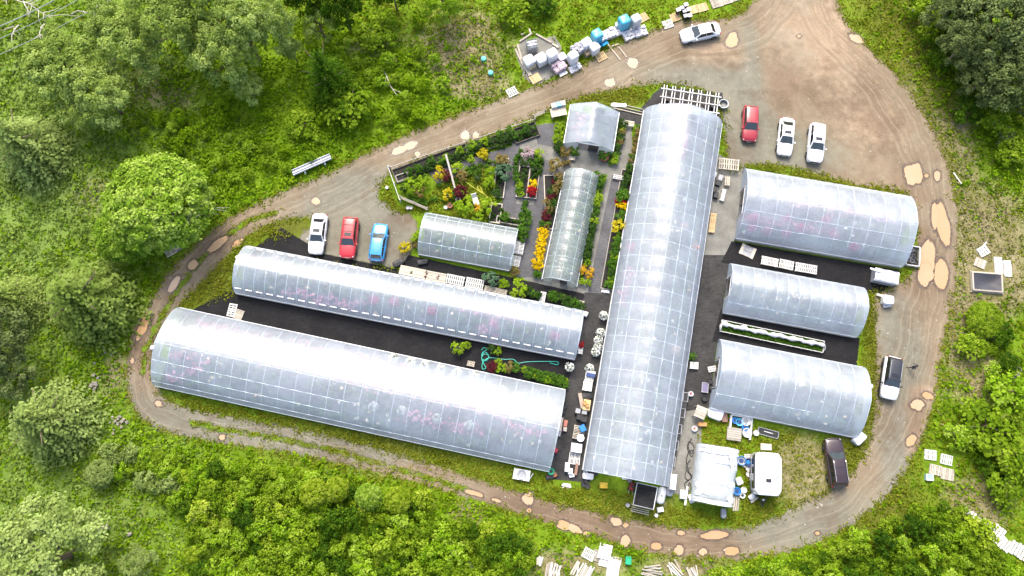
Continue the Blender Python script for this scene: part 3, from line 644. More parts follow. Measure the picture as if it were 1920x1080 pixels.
greenhouse('A', [(465, 463), (1093, 583), (1078, 675), (445, 550)], 'longest slim tunnel greenhouse just below the three parked cars with white dashes', 3.1, .7, 32, (0,), .2, None, .26, True, 1.2, 4, braces=[(.78, -.9, .92, .3), (-.7, .1, -.55, .8)])
greenhouse('B', [(342, 580), (1058, 730), (1031, 886), (290, 722)], 'long wide tunnel greenhouse at lower left beside the track bend', 3.9, .75, 25, (0, (-.42, -1, .02), (-.7, -1, -.05), -.9), .24, None, .28, False, 1.4, 6, braces=[(-.95, -.5, -.82, -.95), (.85, .4, .97, .8)])
greenhouse('C', [(1352, 236), (1254, 912), (1092, 882), (1207, 208)], 'tallest greenhouse running up the middle with gridded roof and ridge', 4.1, .8, 23, (0, .3, .58, .82, -.3, -.58, -.82), 0.26, None, .1, False, 1.6, 6, (.03, None), braces=[(.85, .5, 1, .9), (.3, -.9, .42, -.5)])
greenhouse('D', [(1161, 215), (1147, 287), (1058, 272), (1068, 200)], 'small squat pitched greenhouse near the top with red flowers at its open door', 3.0, 1.3, 4, (0,), .75, FILM, .3, False, 1.25, 3, (.022, DULL))
greenhouse('E', [(1121, 336), (1082, 538), (1015, 525), (1060, 325)], 'narrow clear tunnel greenhouse with crumpled film between the plant rows', 2.5, .45, 10, (0, .55, -.55), .0, FILMC, .05, False, .9, 3, (.026, DULL))
greenhouse('F', [(802, 402), (970, 430), (960, 510), (785, 476)], 'short greenish tunnel greenhouse below the display garden', 2.9, .5, 8, (0, .62, -.62), .08, FILMF, .08, False, 1.0, 4, (.03, None), braces=[(.45, -.4, .62, .2)])
greenhouse('G', [(1396, 319), (1704, 372), (1685, 500), (1376, 448)], 'uppermost right greenhouse with pink hanging baskets showing through', 3.7, .75, 11, (0, -.38, -.72), .26, FILMB, .3, False, 1.7, 5, braces=[(-.85, -.7, -.7, -1), (-.6, -.7, -.45, -1)])
greenhouse('H', [(1366, 495), (1615, 541), (1603, 632), (1356, 587)], 'middle right greenhouse with a smooth pale roof', 3.1, .6, 12, (-.7,), .24, FILMB, .06, False, 1.2, 4, (.026, None))
greenhouse('I', [(1347, 637), (1615, 690), (1603, 820), (1330, 767)], 'lowest right greenhouse with a drooping grey lower side', 3.7, .8, 10, ((-.62, -1, .3),), .26, FILMB, .03, False, 1.5, 4, (.03, None), braces=[(-.9, -.1, -.7, -.5), (.6, -.5, .85, -.35)])

def gpt(key, px, py, z):
    return P(px, py, z)
# hanging baskets under the roofs
def ball_mesh(name, r, n, leaf, mat, up=.2):
    d = sphere_pts(n); return leaf_mesh(name, d * r * nr.uniform(.75, 1.05, n)[:, None], d + [0, 0, up], leaf, nr.random(n), mat)
m, t, b = newmat('white_petals'); t.links.new(ramp(t, attr(t, 'v'), [(.2, (0.2625, 0.3, 0.1875)), (.5, (0.54, 0.5475, 0.51)), (1, (0.66, 0.66, 0.6375))]), b.inputs['Base Color']); WPET = m
PINKP = foliage('pink_petals', (.55, .02, .12), (.8, .05, .24), (.9, .18, .4), .3)
PEACH = foliage('peach_petals', (.7, .3, .18), (.85, .5, .35), (.9, .7, .6), .3)
bw, bp, be = ball_mesh('basket_flowers', .5, 120, .17, WPET), ball_mesh('basket_flowers', .5, 120, .17, PINKP), ball_mesh('basket_flowers', .45, 110, .17, PEACH)
pot_me = MB().lathe(0, 0, [(.14, -.5), (.22, -.3), (.22, -.28)], 8).mesh('basket_pot', plain('dark_plastic', (.03, .03, .03), .5))
wire_me = MB().tube([(0, 0, .1), (0, 0, .75)], .012, 4).mesh('basket_wire', PIPE)
def basket(px, py, z, me, label, group):
    b_ = thing('hanging_basket', label, 'hanging basket', P(px, py, z), rnd.random() * 6, group)
    link('flowers', me, b_); link('basket_pot', pot_me, b_); link('wire', wire_me, b_)
for px, py in [(737, 671), (771, 679), (797, 684), (827, 692), (858, 699), (890, 706)]:
    basket(px, py, 1.7, bw, 'round white flower basket in the row along the upper side of the lower left greenhouse', 'white baskets along the upper side')
for px, py in [(753, 770), (819, 785), (880, 797), (700, 762)]:
    basket(px, py, 1.7, bw, 'white flower basket near the lower side of the lower left greenhouse', 'white baskets along the lower side')
for px, py in [(1409, 410), (1411, 428), (1439, 433), (1474, 438), (1502, 429), (1476, 412), (1563, 438), (1548, 412), (1602, 463)]:
    basket(px, py, 1.5, bp, 'pink flower basket hanging under the uppermost right greenhouse roof', 'pink baskets in the upper right greenhouse')
for px, py in [(700, 563), (740, 566), (811, 583), (925, 608), (1040, 630)]:
    basket(px, py, 1.5, bp, 'pink flower basket hanging inside the long slim greenhouse', 'pink baskets in the slim greenhouse')
basket(1183, 462, 1.4, bp, 'single pink flower basket inside the left side of the tall middle greenhouse', None)
basket(1267, 657, 2.2, be, 'peach flower basket inside the right side of the tall middle greenhouse', None)
for px, py in [(1283, 425), (1303, 465), (1223, 545)]:
    basket(px, py, 2.2, be, 'pale cream flower basket under the tall middle greenhouse roof', 'cream baskets in the middle greenhouse')

# patched white tent at the bottom
def patched_tent():
    ctr, W, L, ang = rect([(1312, 832), (1381, 844), (1369, 952), (1293, 938)], .8)
    g = thing('patched_tent', 'white patched sheet tent with loose torn edges beside the caravan', 'tent', (ctr.x, ctr.y, 0), ang)
    hw, hl = W / 2, L / 2
    pr = [(-hw, .1), (-hw, 1.5), (-hw * .72, 2.2), (-hw * .3, 2.45), (hw * .25, 2.5), (hw * .8, 2.25), (hw, 1.6), (hw, .1)]
    rows = []
    for i in range(11):
        y = hl - 2 * hl * i / 10; e = .75 if i in (0, 10) else 1
        rows.append([(x * (1 + .02 * math.sin(i * 2.1)), y, z * e + .05 * math.sin(i * 1.9 + j * 1.3)) for j, (x, z) in enumerate(pr)])
    MB().grid(rows).build('cover', TENT, g, True)
    for s, r_ in ((1, rows[0]), (-1, rows[-1])):
        MB().add([(p[0], p[1] + s * .06, p[2]) for p in r_] , [tuple(range(len(r_)))]).build('end_flap', plain('white_sheet', (.74, .75, .76), .5), g)
    WS = plain('white_sheet', (.74, .75, .76), .5)
    def patch(x, y, sx, sy, rz):
        n = 7; rr = []
        for i in range(n):
            q = []
            for j in range(n):
                a, b_ = -1 + 2 * i / (n - 1), -1 + 2 * j / (n - 1); k = 1 + .18 * math.sin(3 * a + x * 7 + 5 * b_)
                xx = x + (a * sx * math.cos(rz) - b_ * sy * math.sin(rz)) * k; yy = y + (a * sx * math.sin(rz) + b_ * sy * math.cos(rz)) * k
                xx = max(-hw * 1.02, min(hw * 1.02, xx)); yy = max(-hl, min(hl, yy)); u = abs(xx) / hw
                q.append((xx, yy, 2.62 - .85 * u ** 3 + .03 * math.sin(9 * a + 4 * b_)))
            rr.append(q)
        MB().grid(rr).build('patch', WS, g, True)
    patch(.2, hl * .86, hw * .95, hl * .13, 0); patch(-hw * .72, -hl * .5, hw * .24, hl * .22, .1); patch(hw * .78, -hl * .25, hw * .2, hl * .1, .5)
    patch(hw * .8, -hl * .72, hw * .22, hl * .14, -.6); patch(0, -hl * .92, hw * .95, hl * .07, 0); patch(hw * .75, hl * .5, hw * .22, hl * .25, .3)
    for y in (-.3, .42): MB().tube([(x, y * hl, z + .03) for x, z in pr], .03, 5).build('hoop', HOOP, g)
    for x in (-.5, .15): MB().tube([(x * hw, -hl * .95, 2.45), (x * hw, hl * .95, 2.45)], .03, 5).build('purlin', HOOP, g)
patched_tent()

# ------------------------------------------------------------------ vehicles
GLASS = plain('car_glass', (.014, .017, .02), .06, 0, .1, 2, .6)
GLASSL = plain('car_windscreen', (.05, .065, .07), .06, 0, .2, 2, .7)
RUB = plain('tyre_rubber', (.018, .018, .018), .8, 0, .2)
RIM = plain('alloy_rim', (.45, .46, .47), .35, .7, .1)
TRIM = plain('black_trim', (.02, .02, .022), .45, 0, .2)
LAMP = plain('headlight_lens', (.62, .65, .66), .1, 0, .1, 4, .6)
TAIL = plain('tail_lens', (.4, .015, .012), .15, 0, .1, 4, .6)
PLATE = plain('number_plate', (.7, .7, .68), .4)
def paint(name, col): return plain(name, col, .28, 0, .07, 1.5, .5, .8)
tyre_me = MB().add([], []).lathe(0, 0, [(.2, -.1), (.31, -.11), (.335, -.07), (.335, .07), (.31, .11), (.2, .1)], 16).mesh('tyre', RUB, True)
rim_b = MB().lathe(0, 0, [(.19, -.085), (.215, .085), (.16, .1), (.05, .07)], 14)
for k in range(5): rim_b.box(.1 * math.cos(k * 1.2566), .1 * math.sin(k * 1.2566), .07, .19, .05, .035, k * 1.2566)
rim_me = rim_b.mesh('rim', RIM)
CARSPEC = {   # cabin base rear/front, roof rear/front (fractions of L from the middle), belt z, hood front z, tail z
    'sedan': (-.37, .21, -.235, .055, .92, .70, .93),
    'coupe': (-.40, .21, -.23, .04, .90, .68, .92),
    'hatch': (-.475, .22, -.37, .045, .95, .74, .96),
    'suv': (-.48, .215, -.40, .06, 1.08, .92, 1.08)}
def car(name, label, front, rear, L, W, Hh, style, pm, roof_mat=None, sunroof=False, rails=None, trim_low=False, group='parked cars'):
    ctr, _, ang = span(rear, front)
    c = thing(name, label, 'car', (ctr.x, ctr.y, .008), ang, group)
    cr, cf, rr_, rf, belt, hz, tz = CARSPEC[style]; hw = W / 2
    xs = [-.5, -.488, -.455, -.40, -.32, -.2, 0, .15, .25, .34, .42, .468, .49, .5]
    wf = [.74, .86, .94, .975, .99, 1, 1, 1, .99, .975, .94, .87, .78, .66]
    rows = []
    for x, k in zip(xs, wf):
        if x < cr: zt = tz - .02 - .25 * max(0, (-x - .44) / .06) ** 2 * .5
        elif x > cf: q = (x - cf) / (.5 - cf); zt = belt - (belt - hz) * q ** 1.5 - .12 * max(0, (x - .45) / .05) ** 2
        else: zt = belt
        zb = .24 + (.1 if abs(x) > .48 else 0); y = hw * k
        half = [(y * .90, zb), (y * .985, zb + .1), (y, .5 * (zb + zt)), (y * .985, zt - .16), (y * .93, zt - .035), (y * .72, zt + .012), (y * .34, zt + .035)]
        rows.append([(x * L, -a, z) for a, z in half] + [(x * L, 0, zt + .04)] + [(x * L, a, z) for a, z in half[::-1]])
    b_ = MB().grid(rows)
    nc = len(rows[0]); b_.f.append(tuple(range(nc))); b_.f.append(tuple(range((len(rows) - 1) * nc, len(rows) * nc))[::-1])
    body = b_.build('body', pm, c, True)
    MB().box(0, 0, .2, L * .93, W * .9, .12).build('underbody', TRIM, c)
    if trim_low:
        for s in (-1, 1): MB().box(0, s * hw * .99, .26, L * .9, .06, .36).build('side_cladding', TRIM, c)
    # cabin frame, roof and glass
    bw_, tw = hw * .9, hw * .68; zb, zt = belt - .02, Hh - .06
    base = [(cr * L, -bw_ * .92, zb), (cf * L, -bw_, zb), (cf * L, bw_, zb), (cr * L, bw_ * .92, zb)]
    top = [(rr_ * L, -tw * .96, zt), (rf * L, -tw, zt), (rf * L, tw, zt), (rr_ * L, tw * .96, zt)]
    MB().hexa(base + top).build('cabin', roof_mat or pm, c)
    rm = roof_mat or pm; n = 6; rows = []
    for i in range(n + 1):
        a = i / n; x = (rr_ + (rf - rr_) * a) * L; ed_ = .045 * (2 * a - 1) ** 4; x += (-.05 if i == 0 else .05 if i == n else 0)
        rows.append([(x, tw * 1.03 * (-1 + 2 * j / 6), zt + .005 + .055 * (1 - (-1 + 2 * j / 6) ** 4) - ed_) for j in range(7)])
    rf_o = MB().grid(rows).build('roof', rm, c, True)
    if sunroof: MB().box(rf * L - .42, 0, zt + .058, .36, .74, .014).build('sunroof', GLASS, rf_o)
    for s in (-1, 1):
        if rails: MB().tube([(rr_ * L + .1, s * tw * .93, zt + .03), (rr_ * L + .2, s * tw * .93, zt + .1), (rf * L - .3, s * tw * .93, zt + .1), (rf * L - .1, s * tw * .93, zt + .03)], .028, 5).build('roof_rail', rails, c)
    if rails and style == 'suv' and roof_mat is None:
        for x in (.3, .65): MB().box((rr_ + (rf - rr_) * x) * L, 0, zt + .05, .06, tw * 1.6, .035).build('cross_bar', TRIM, c)
    Bs, Tp = [Vector(p) for p in base], [Vector(p) for p in top]
    def pane(nm, a, b__, cc, d, u0, u1, v0, v1, mt):
        q = []
        for u, v_ in ((u0, v0), (u1, v0), (u1, v1), (u0, v1)):
            q.append((a.lerp(b__, u)).lerp(d.lerp(cc, u), v_))
        nn = (q[1] - q[0]).cross(q[3] - q[0]).normalized()
        MB().hexa([p - nn * .004 for p in q] + [p + nn * .014 for p in q]).build(nm, mt, c)
    pane('windscreen', Bs[1], Bs[2], Tp[2], Tp[1], .05, .95, .02, .94, GLASSL)
    pane('rear_window', Bs[3], Bs[0], Tp[0], Tp[3], .09, .91, .22 if style in ('hatch', 'suv') else .06, .92, GLASS)
    for s, (p, q, r_, s_) in ((-1, (Bs[0], Bs[1], Tp[1], Tp[0])), (1, (Bs[2], Bs[3], Tp[3], Tp[2]))):
        cuts = [(.1, .46), (.49, .92)] if s < 0 else [(.08, .51), (.54, .9)]
        for u0, u1 in cuts: pane('side_window', p, q, r_, s_, u0, u1, .1, .9, GLASS)
    for sx in (-.3, .305):
        for s in (-1, 1):
            MB().lathe(0, 0, [(.37, 0), (.37, .03)], 14)
            wd = bpy.data.objects.new('wheel', None); COL.objects.link(wd); wd.parent = c; wd.location = (sx * L, s * (hw - .085), .335); wd.rotation_euler = (R(-90) * s, 0, 0)
            link('tyre', tyre_me, wd); link('rim', rim_me, wd)
    for s in (-1, 1):
        MB().box(L * .455, s * hw * .66, hz - .12, .2, .34, .12, -s * .5, .8).build('headlight', LAMP, c)
        MB().box(-L * .472, s * hw * .72, tz - .2, .16, .34, .15, s * .35, .85).build('tail_light', TAIL, c)
        MB().box(cf * L - .22, s * (hw + .09), belt - .02, .14, .2, .13, 0, .8).build('mirror', pm if not trim_low else TRIM, c)
        for x in (-.12, .1): MB().box(x * L, s * (hw + .005), belt - .15, .18, .03, .03).build('door_handle', pm, c)
    MB().box(L * .497, 0, .42, .04, W * .5, .2).build('grille', TRIM, c)
    for s in (-1, 1): MB().box(s * (L * .5 + .01), 0, .5 if s < 0 else .34, .02, .42, .12).build('number_plate', PLATE, c)
    MB().bar((cf * L + .02, -hw * .5, belt + .035), (cf * L - .1, hw * .1, belt + .1), .03, .02).build('wiper', TRIM, c)
    return c
WHITE = paint('white_paint', (.82, .83, .84)); RED = paint('red_paint', (.5, .012, .02)); DRED = paint('crimson_paint', (.36, .012, .022)); BLUE = paint('sky_blue_paint', (.008, .27, .62))
MAROON = paint('maroon_paint', (.03, .011, .014)); PEARL = paint('pearl_paint', (.7, .72, .73)); GLOSSB = paint('gloss_black', (.022, .022, .025))
SILV = plain('satin_silver', (.6, .61, .62), .3, .6, .1)
car('parked_car', 'white saloon parked alone by the top edge beside a round puddle', (1276, 74), (1345, 59), 4.75, 1.82, 1.47, 'sedan', WHITE)
car('parked_car', 'dark red hatchback, leftmost of the three cars on the upper right gravel', (1402, 269), (1405, 204), 4.35, 1.8, 1.55, 'hatch', DRED)
car('parked_car', 'white low car with dark sunroof parked between the dark red hatchback and another white car', (1467, 295), (1473, 227), 4.6, 1.8, 1.42, 'coupe', WHITE, sunroof=True)
car('parked_car', 'bigger white car, rightmost of the three on the upper right gravel', (1523, 309), (1529, 237), 4.75, 1.88, 1.62, 'suv', WHITE, sunroof=True)
car('parked_car', 'silvery white saloon with sunroof, next to the red car beside the black fabric', (594, 475), (603, 409), 4.65, 1.82, 1.46, 'sedan', PEARL, sunroof=True)
car('parked_car', 'bright red estate car with roof bars between the white and blue cars', (653, 485), (661, 414), 4.7, 1.85, 1.65, 'suv', RED, sunroof=True, rails=RED)
car('parked_car', 'sky blue hatchback parked nose away beside the red car', (716, 425), (707, 490), 4.35, 1.82, 1.5, 'hatch', BLUE)
car('parked_car', 'white car with glossy black roof standing on the right of the track', (1660, 747), (1670, 674), 4.6, 1.9, 1.66, 'suv', WHITE, roof_mat=GLOSSB, sunroof=True, rails=SILV, trim_low=True)
car('parked_car', 'dark maroon off-roader with silver roof rails near the caravan', (1556, 825), (1568, 910), 5.0, 1.97, 1.8, 'suv', MAROON, rails=SILV)

def caravan():
    ctr, W, L, ang = rect([(1413, 847), (1461, 850), (1466, 932), (1414, 927)], 2.0)
    c = thing('caravan', 'white boxy caravan with black roof vent parked near the patched tent', 'caravan', (ctr.x, ctr.y, .01), ang)
    hw, hl = W / 2, L / 2; WP = paint('caravan_white', (.83, .84, .84))
    ring = []
    for z, k in ((.45, .97), (.6, 1), (2.2, 1), (2.42, .985), (2.5, .93), (2.53, .8)):
        r_ = []
        for i in range(24):
            a = 6.2832 * (i + .5) / 24; ca, sa = math.cos(a), math.sin(a); p = 8
            d = (abs(ca) ** p + abs(sa) ** p) ** (-1 / p); r_.append((ca * d * hw * k, sa * d * hl * (k * .3 + .7 if k < 1 else 1), z))
        ring.append(r_ + [r_[0]])
    b_ = MB().grid(ring); b_.f.append(tuple(range(5 * 25, 5 * 25 + 24))); b_.build('shell', WP, c, True)
    for y, s in ((.62, .9), (.15, .7), (-.5, 1.0)): MB().box(-hw - .008, y * hl, 1.3, .03, s, .62).build('window', GLASS, c)
    MB().box(-hw - .01, -.2 * hl, .55, .04, .65, 1.75).build('door', plain('grey_door', (.6, .6, .6), .5), c)
    MB().box(-hw - .05, .1 * hl, 2.25, .12, L * .8, .1).build('awning_roll', TRIM, c)
    MB().box(-hw - .012, 0, .8, .02, L * .9, .1).build('side_stripe', TRIM, c)
    MB().box(.0, -.3 * hl, 2.53, .55, .36, .09, 0, .85).build('roof_vent', TRIM, c)
    MB().box(.3, .05 * hl, 2.53, .36, .36, .07, 0, .85).build('roof_hatch', WP, c)
    MB().lathe(hw * .62, -.12 * hl, [(.09, 2.53), (.09, 2.62), (.05, 2.64)], 8).build('flue', RIM, c)
    for s in (-1, 1):
        wd = bpy.data.objects.new('wheel', None); COL.objects.link(wd); wd.parent = c; wd.location = (s * (hw - .1), 0, .335); wd.rotation_euler = (0, R(90) * s, 0)
        link('tyre', tyre_me, wd); link('rim', rim_me, wd)
    h = MB()
    for s in (-1, 1): h.bar((s * .6, -hl + .1, .5), (0, -hl - 1.1, .45), .08, .1)
    h.build('hitch', TRIM, c); MB().lathe(0, -hl - .45, [(.14, .5), (.14, .85), (.06, .92)], 10).build('gas_bottle', SILV, c)
    MB().lathe(0, -hl - 1.05, [(.04, 0), (.04, .5)], 6).build('jockey_post', SILV, c)
caravan()

# ------------------------------------------------------------------ person walking by the white car
def person():
    p = P(1706.5, 690); g = thing('person', 'person in dark jacket and trousers walking on the gravel right of the white car', 'person', (p.x, p.y, .008), R(150))
    JK = plain('dark_jacket', (.02, .02, .024), .8)
    # joints: x forward, y left
    J = {'pel': (0, 0, .92), 'ch': (.02, 0, 1.22), 'nk': (.03, 0, 1.47), 'hd': (.05, 0, 1.58), 'tp': (.06, 0, 1.70),
         'lh': (0, .1, .88), 'lk': (.16, .1, .5), 'la': (.24, .1, .08), 'lt': (.42, .1, .04), 'rh': (0, -.1, .88), 'rk': (.02, -.1, .48), 'ra': (-.3, -.1, .12), 'rt': (-.16, -.1, .04),
         'ls': (.02, .2, 1.4), 'le': (-.08, .27, 1.13), 'lw': (.03, .28, .9), 'lf': (.07, .28, .8), 'rs': (.02, -.2, 1.4), 're': (.04, -.27, 1.12), 'rw': (.22, -.26, .95), 'rf': (.29, -.25, .88)}
    E = [('pel', 'ch'), ('ch', 'nk'), ('nk', 'hd'), ('hd', 'tp'), ('pel', 'lh'), ('lh', 'lk'), ('lk', 'la'), ('la', 'lt'), ('pel', 'rh'), ('rh', 'rk'), ('rk', 'ra'), ('ra', 'rt'),
         ('ch', 'ls'), ('ls', 'le'), ('le', 'lw'), ('lw', 'lf'), ('ch', 'rs'), ('rs', 're'), ('re', 'rw'), ('rw', 'rf')]
    Rr = {'pel': .15, 'ch': .17, 'nk': .065, 'hd': .1, 'tp': .085, 'h': .1, 'k': .065, 'a': .045, 't': .04, 's': .075, 'e': .05, 'w': .035, 'f': .035}
    ks = list(J); me = bpy.data.meshes.new('body'); me.from_pydata([J[k] for k in ks], [(ks.index(a), ks.index(b_)) for a, b_ in E], [])
    o = link('body', me, g); md = o.modifiers.new('skin', 'SKIN')
    for i, k in enumerate(ks):
        r_ = Rr.get(k, Rr.get(k[1:])); me.skin_vertices[0].data[i].radius = (r_, r_)
    me.skin_vertices[0].data[0].use_root = True
    o.modifiers.new('sub', 'SUBSURF').levels = 1; o.modifiers['sub'].render_levels = 1
    m, t, b = newmat('clothes_and_skin'); sx = N(t, 'ShaderNodeSeparateXYZ'); t.links.new(coords(t), sx.inputs[0])
    t.links.new(ramp(t, mth(t, 'DIVIDE', sx.outputs[2], 2), [(0, (.012, .012, .014)), (.05, (.03, .032, .04)), (.43, (.03, .032, .04)), (.44, (.018, .018, .02)), (.74, (.018, .018, .02)), (.745, (.5, .32, .24))]), b.inputs['Base Color'])
    t.nodes[-1].color_ramp.interpolation = 'CONSTANT' if hasattr(t.nodes[-1], 'color_ramp') else None
    b.inputs['Roughness'].default_value = .85; me.materials.append(m)
    HR = plain('dark_hair', (.02, .014, .01), .6)
    hd = [(.045 + .105 * math.sin(a) * math.cos(q) - .02, .1 * math.sin(a) * math.sin(q), 1.64 + .105 * math.cos(a)) for a in (.05, .6, 1.1, 1.6) for q in [6.2832 * j / 10 for j in range(11)]]
    MB().grid([hd[i * 11:(i + 1) * 11] for i in range(4)]).build('hair', HR, g, True)
    MB().box(-.02, -.16, .95, .26, .1, .3).build('bag', plain('pale_bag', (.6, .58, .54), .7), g)
person()

# ------------------------------------------------------------------ trees and bushes
OLIVE = foliage('sage_leaf', (.12, .18, .03), (.25, .34, .065), (.4, .5, .15), .4, .98)
MIDG = foliage('mid_leaf', (.05, .11, .005), (.17, .28, .01), (.33, .44, .04), .35, .82)
BRIGHT = foliage('bright_leaf', (.08, .18, .005), (.22, .37, .012), (.42, .55, .08), .35, .84)
DEEP = foliage('deep_leaf', (.016, .045, .004), (.06, .14, .006), (.15, .25, .015), .3, .7)
SPRUCE = foliage('needle', (.05, .085, .012), (.14, .21, .035), (.29, .37, .09), .25, .85)
PALESPR = foliage('pale_needle', (.09, .13, .03), (.2, .275, .065), (.33, .42, .13), .25, .9)
YELG = foliage('yellow_leaf', (.09, .17, .006), (.245, .345, .014), (.44, .52, .08), .3, .85)
DARKT = foliage('dusky_leaf', (.05, .07, .02), (.105, .145, .042), (.22, .27, .09), .25, 0.95)  # the dark trees' own dusky green
BROWNT = foliage('brown_twig', (.09, .07, .04), (.2, .16, .09), (.32, .28, .17), .1)
BARK = wood('bark', (.16, .12, .085)); DEADW = wood('dead_wood', (.42, .38, .33), .7)
PALEB = foliage('soft_bright_leaf', (.09, .19, .012), (.235, .375, .03), (.42, .54, .11), .35, .88)
BROAD = [crown_mesh('crown', 1, 1, .35, 1.75, 80, 100, .033, OLIVE, .21) for _ in range(3)]
DENSE = [crown_mesh('crown', 1, 1, .2, 1.5, 460, 38, .031, BRIGHT, .125, .85, .12) for _ in range(2)]
LOOSE = [crown_mesh('crown', 1, 1, .3, 2.0, 46, 120, .035, OLIVE, .23) for _ in range(3)]
CONE = [conifer_mesh('crown', 1.0, 1.9, SPRUCE, 15, .055) for _ in range(3)]
BUSH = [crown_mesh('foliage', 1, 1, .0, 1.35, 34, 22, .095, MIDG, .34) for _ in range(5)]
def trunk_mesh(h, r, crown):
    b_ = MB().tube([(0, 0, -.1), (.02 * h, .01 * h, h * .35), (0, .03 * h, h * .8)], [r, r * .75, r * .3], 8)
    for k in range(6):
        a = k * 1.05 + rnd.random(); z0 = h * rnd.uniform(.3, .6)
        b_.tube([(0, 0, z0), (math.cos(a) * crown * .4, math.sin(a) * crown * .4, z0 + h * .16), (math.cos(a) * crown * .75, math.sin(a) * crown * .75, z0 + h * .28)], [r * .45, r * .25, r * .08], 5)
    return b_
trunk_me = [trunk_mesh(1.5, .06, 1).mesh('trunk', BARK, True) for _ in range(2)]
def tree(px, py, rpx, h, me, mat, label, group=None, name='tree', zc=None):
    """px, py and rpx are the crown's middle and radius as they appear"""
    zc = zc if zc is not None else h * .6; p = P(px, py, zc); rad = (P(px + rpx, py, zc) - p).length; top = max(v.co.z for v in me.vertices) if me.name not in TOPS else TOPS[me.name]; TOPS[me.name] = top
    g = thing(name, label, 'tree', (p.x, p.y, 0), rnd.random() * 6.28, group)
    link('crown', me, g, sc=(rad, rad, h / top), mat=mat); link('trunk', rnd.choice(trunk_me), g, sc=(rad, rad, h / 1.55))
    return g
TOPS = {}
tree(292, 378, 96, 9.0, DENSE[0], PALEB, 'large rounded bright green tree left of the track above the stacked pallets', zc=5.5)
tree(238, 436, 58, 5.5, DENSE[1], PALEB, 'lower rounded side crown at the left of the large rounded bright green tree', zc=3.0)
tree(612, 143, 50, 9.5, CONE[0], DEEP, 'dark spruce standing alone above the track in the weeds', name='spruce_tree', zc=4)
tree(655, 205, 46, 3.4, BUSH[0], MIDG, 'olive green bush at the lower right foot of the dark spruce', name='bush', zc=1.5)
tree(598, 45, 36, 6, LOOSE[0], OLIVE, 'small sage green tree right of the big willow clump', zc=3.5)
WLAB = ['broad sage willow at the left end of the clump, nearest the overhead wires', 'sage willow whose crown reaches lowest into the meadow of the left clump', 'sage willow between the wires and the middle of the upper left clump', 'lower left skirt willow of the clump, above the pale left edge spruce', 'tall light willow right of centre in the upper left clump', 'willow cut by the top edge above the tall light one', 'yellowish sage willow at the lower right of the clump beside shaded grass', 'tall willow behind the yellowish sage one in the clump', 'right hand willow of the clump next to the small sage green tree', 'willow cut by the top edge left of the deep green tree', 'small brownish willow bush hanging below the yellowish sage willow', 'willow at the upper edge of the clump beside the bare twig', 'small low willow bush between the right hand willow and the dark spruce']
WL = 'willow trees at the upper left'
for px, py, r_, h in [(118, 128, 74, 9), (190, 178, 60, 8), (245, 92, 62, 9), (150, 205, 44, 6), (330, 58, 66, 11), (300, 20, 60, 10), (418, 106, 56, 9.5), (452, 55, 60, 11), (512, 45, 46, 10), (395, 20, 60, 11), (465, 165, 30, 5), (215, 50, 48, 8), (545, 92, 22, 5)]:
    tree(px, py, r_, h, rnd.choice(BROAD + LOOSE), OLIVE, WLAB.pop(0), WL)
for px, py, r_, h, mt, lab in [(640, 8, 46, 9, DEEP, 'dark green tree cut by the top edge right of the willows'), (570, -8, 40, 9, DEEP, 'deep green tree at the top edge behind the small sage tree'), (830, 0, 40, 6, BRIGHT, 'bright green tree cut by the top edge left of the wrapped pallets'),
                               (735, -20, 36, 7, DEEP, 'dark tree barely showing at the top edge between two clumps')]:
    tree(px, py, r_, h, rnd.choice(BROAD), mt, lab)
for px, py, r_, h, mt, lab in [(38, 268, 70, 8.5, PALESPR, 'pale spruce at the left edge below the willows'), (155, 562, 84, 9, SPRUCE, 'broad drooping spruce left of the track bend'), (82, 790, 78, 8.5, PALESPR, 'pale green spruce at the lower left near the rubble'),
                               (-8, 640, 70, 9, DARKT, 'dark spruce cut by the left edge below the broad drooping one'), (18, 560, 52, 6, SPRUCE, 'mid green spruce at the left edge beside the broad drooping one')]:
    tree(px, py, r_, h, CONE[rnd.randrange(3)] if 'dark' not in lab else BROAD[0], mt, lab, name='spruce_tree', zc=h * .45)
tree(85, 1050, 110, 8, BROAD[1], PALESPR, 'broad grey green tree filling the lower left corner')
tree(187, 888, 27, 2.4, DENSE[0], PALESPR, 'small pale rounded bush standing alone at the lower left', name='bush', zc=1.4)
tree(258, 1055, 34, 3, LOOSE[1], PALESPR, 'small greyish bush right of the broad grey green corner tree', name='bush', zc=1.6)
tree(15, 700, 50, 6, BROAD[2], DARKT, 'dark green tree at the left edge above the pale spruce')
DLAB = ['largest dark tree of the upper right corner group', 'dark tree lowest of the corner group, above the green bushes', 'dark tree at the left front of the corner group', 'small dark tree between the left front one and the lowest one', 'dark tree in the very upper right corner of the frame', 'leftmost dark tree of the corner group, near the pale stick', 'dark tree cut by the right edge below the very corner', 'dark tree at the top edge behind the largest one']
DK = 'dark trees filling the upper right corner'
for px, py, r_, h in [(1868, 50, 72, 11), (1892, 150, 62, 9), (1805, 85, 46, 8), (1838, 155, 40, 6), (1915, 20, 60, 11), (1780, 25, 44, 7), (1910, 95, 50, 9), (1820, 10, 50, 9)]:
    tree(px, py, r_, h, rnd.choice(BROAD), DARKT, DLAB.pop(0), DK)
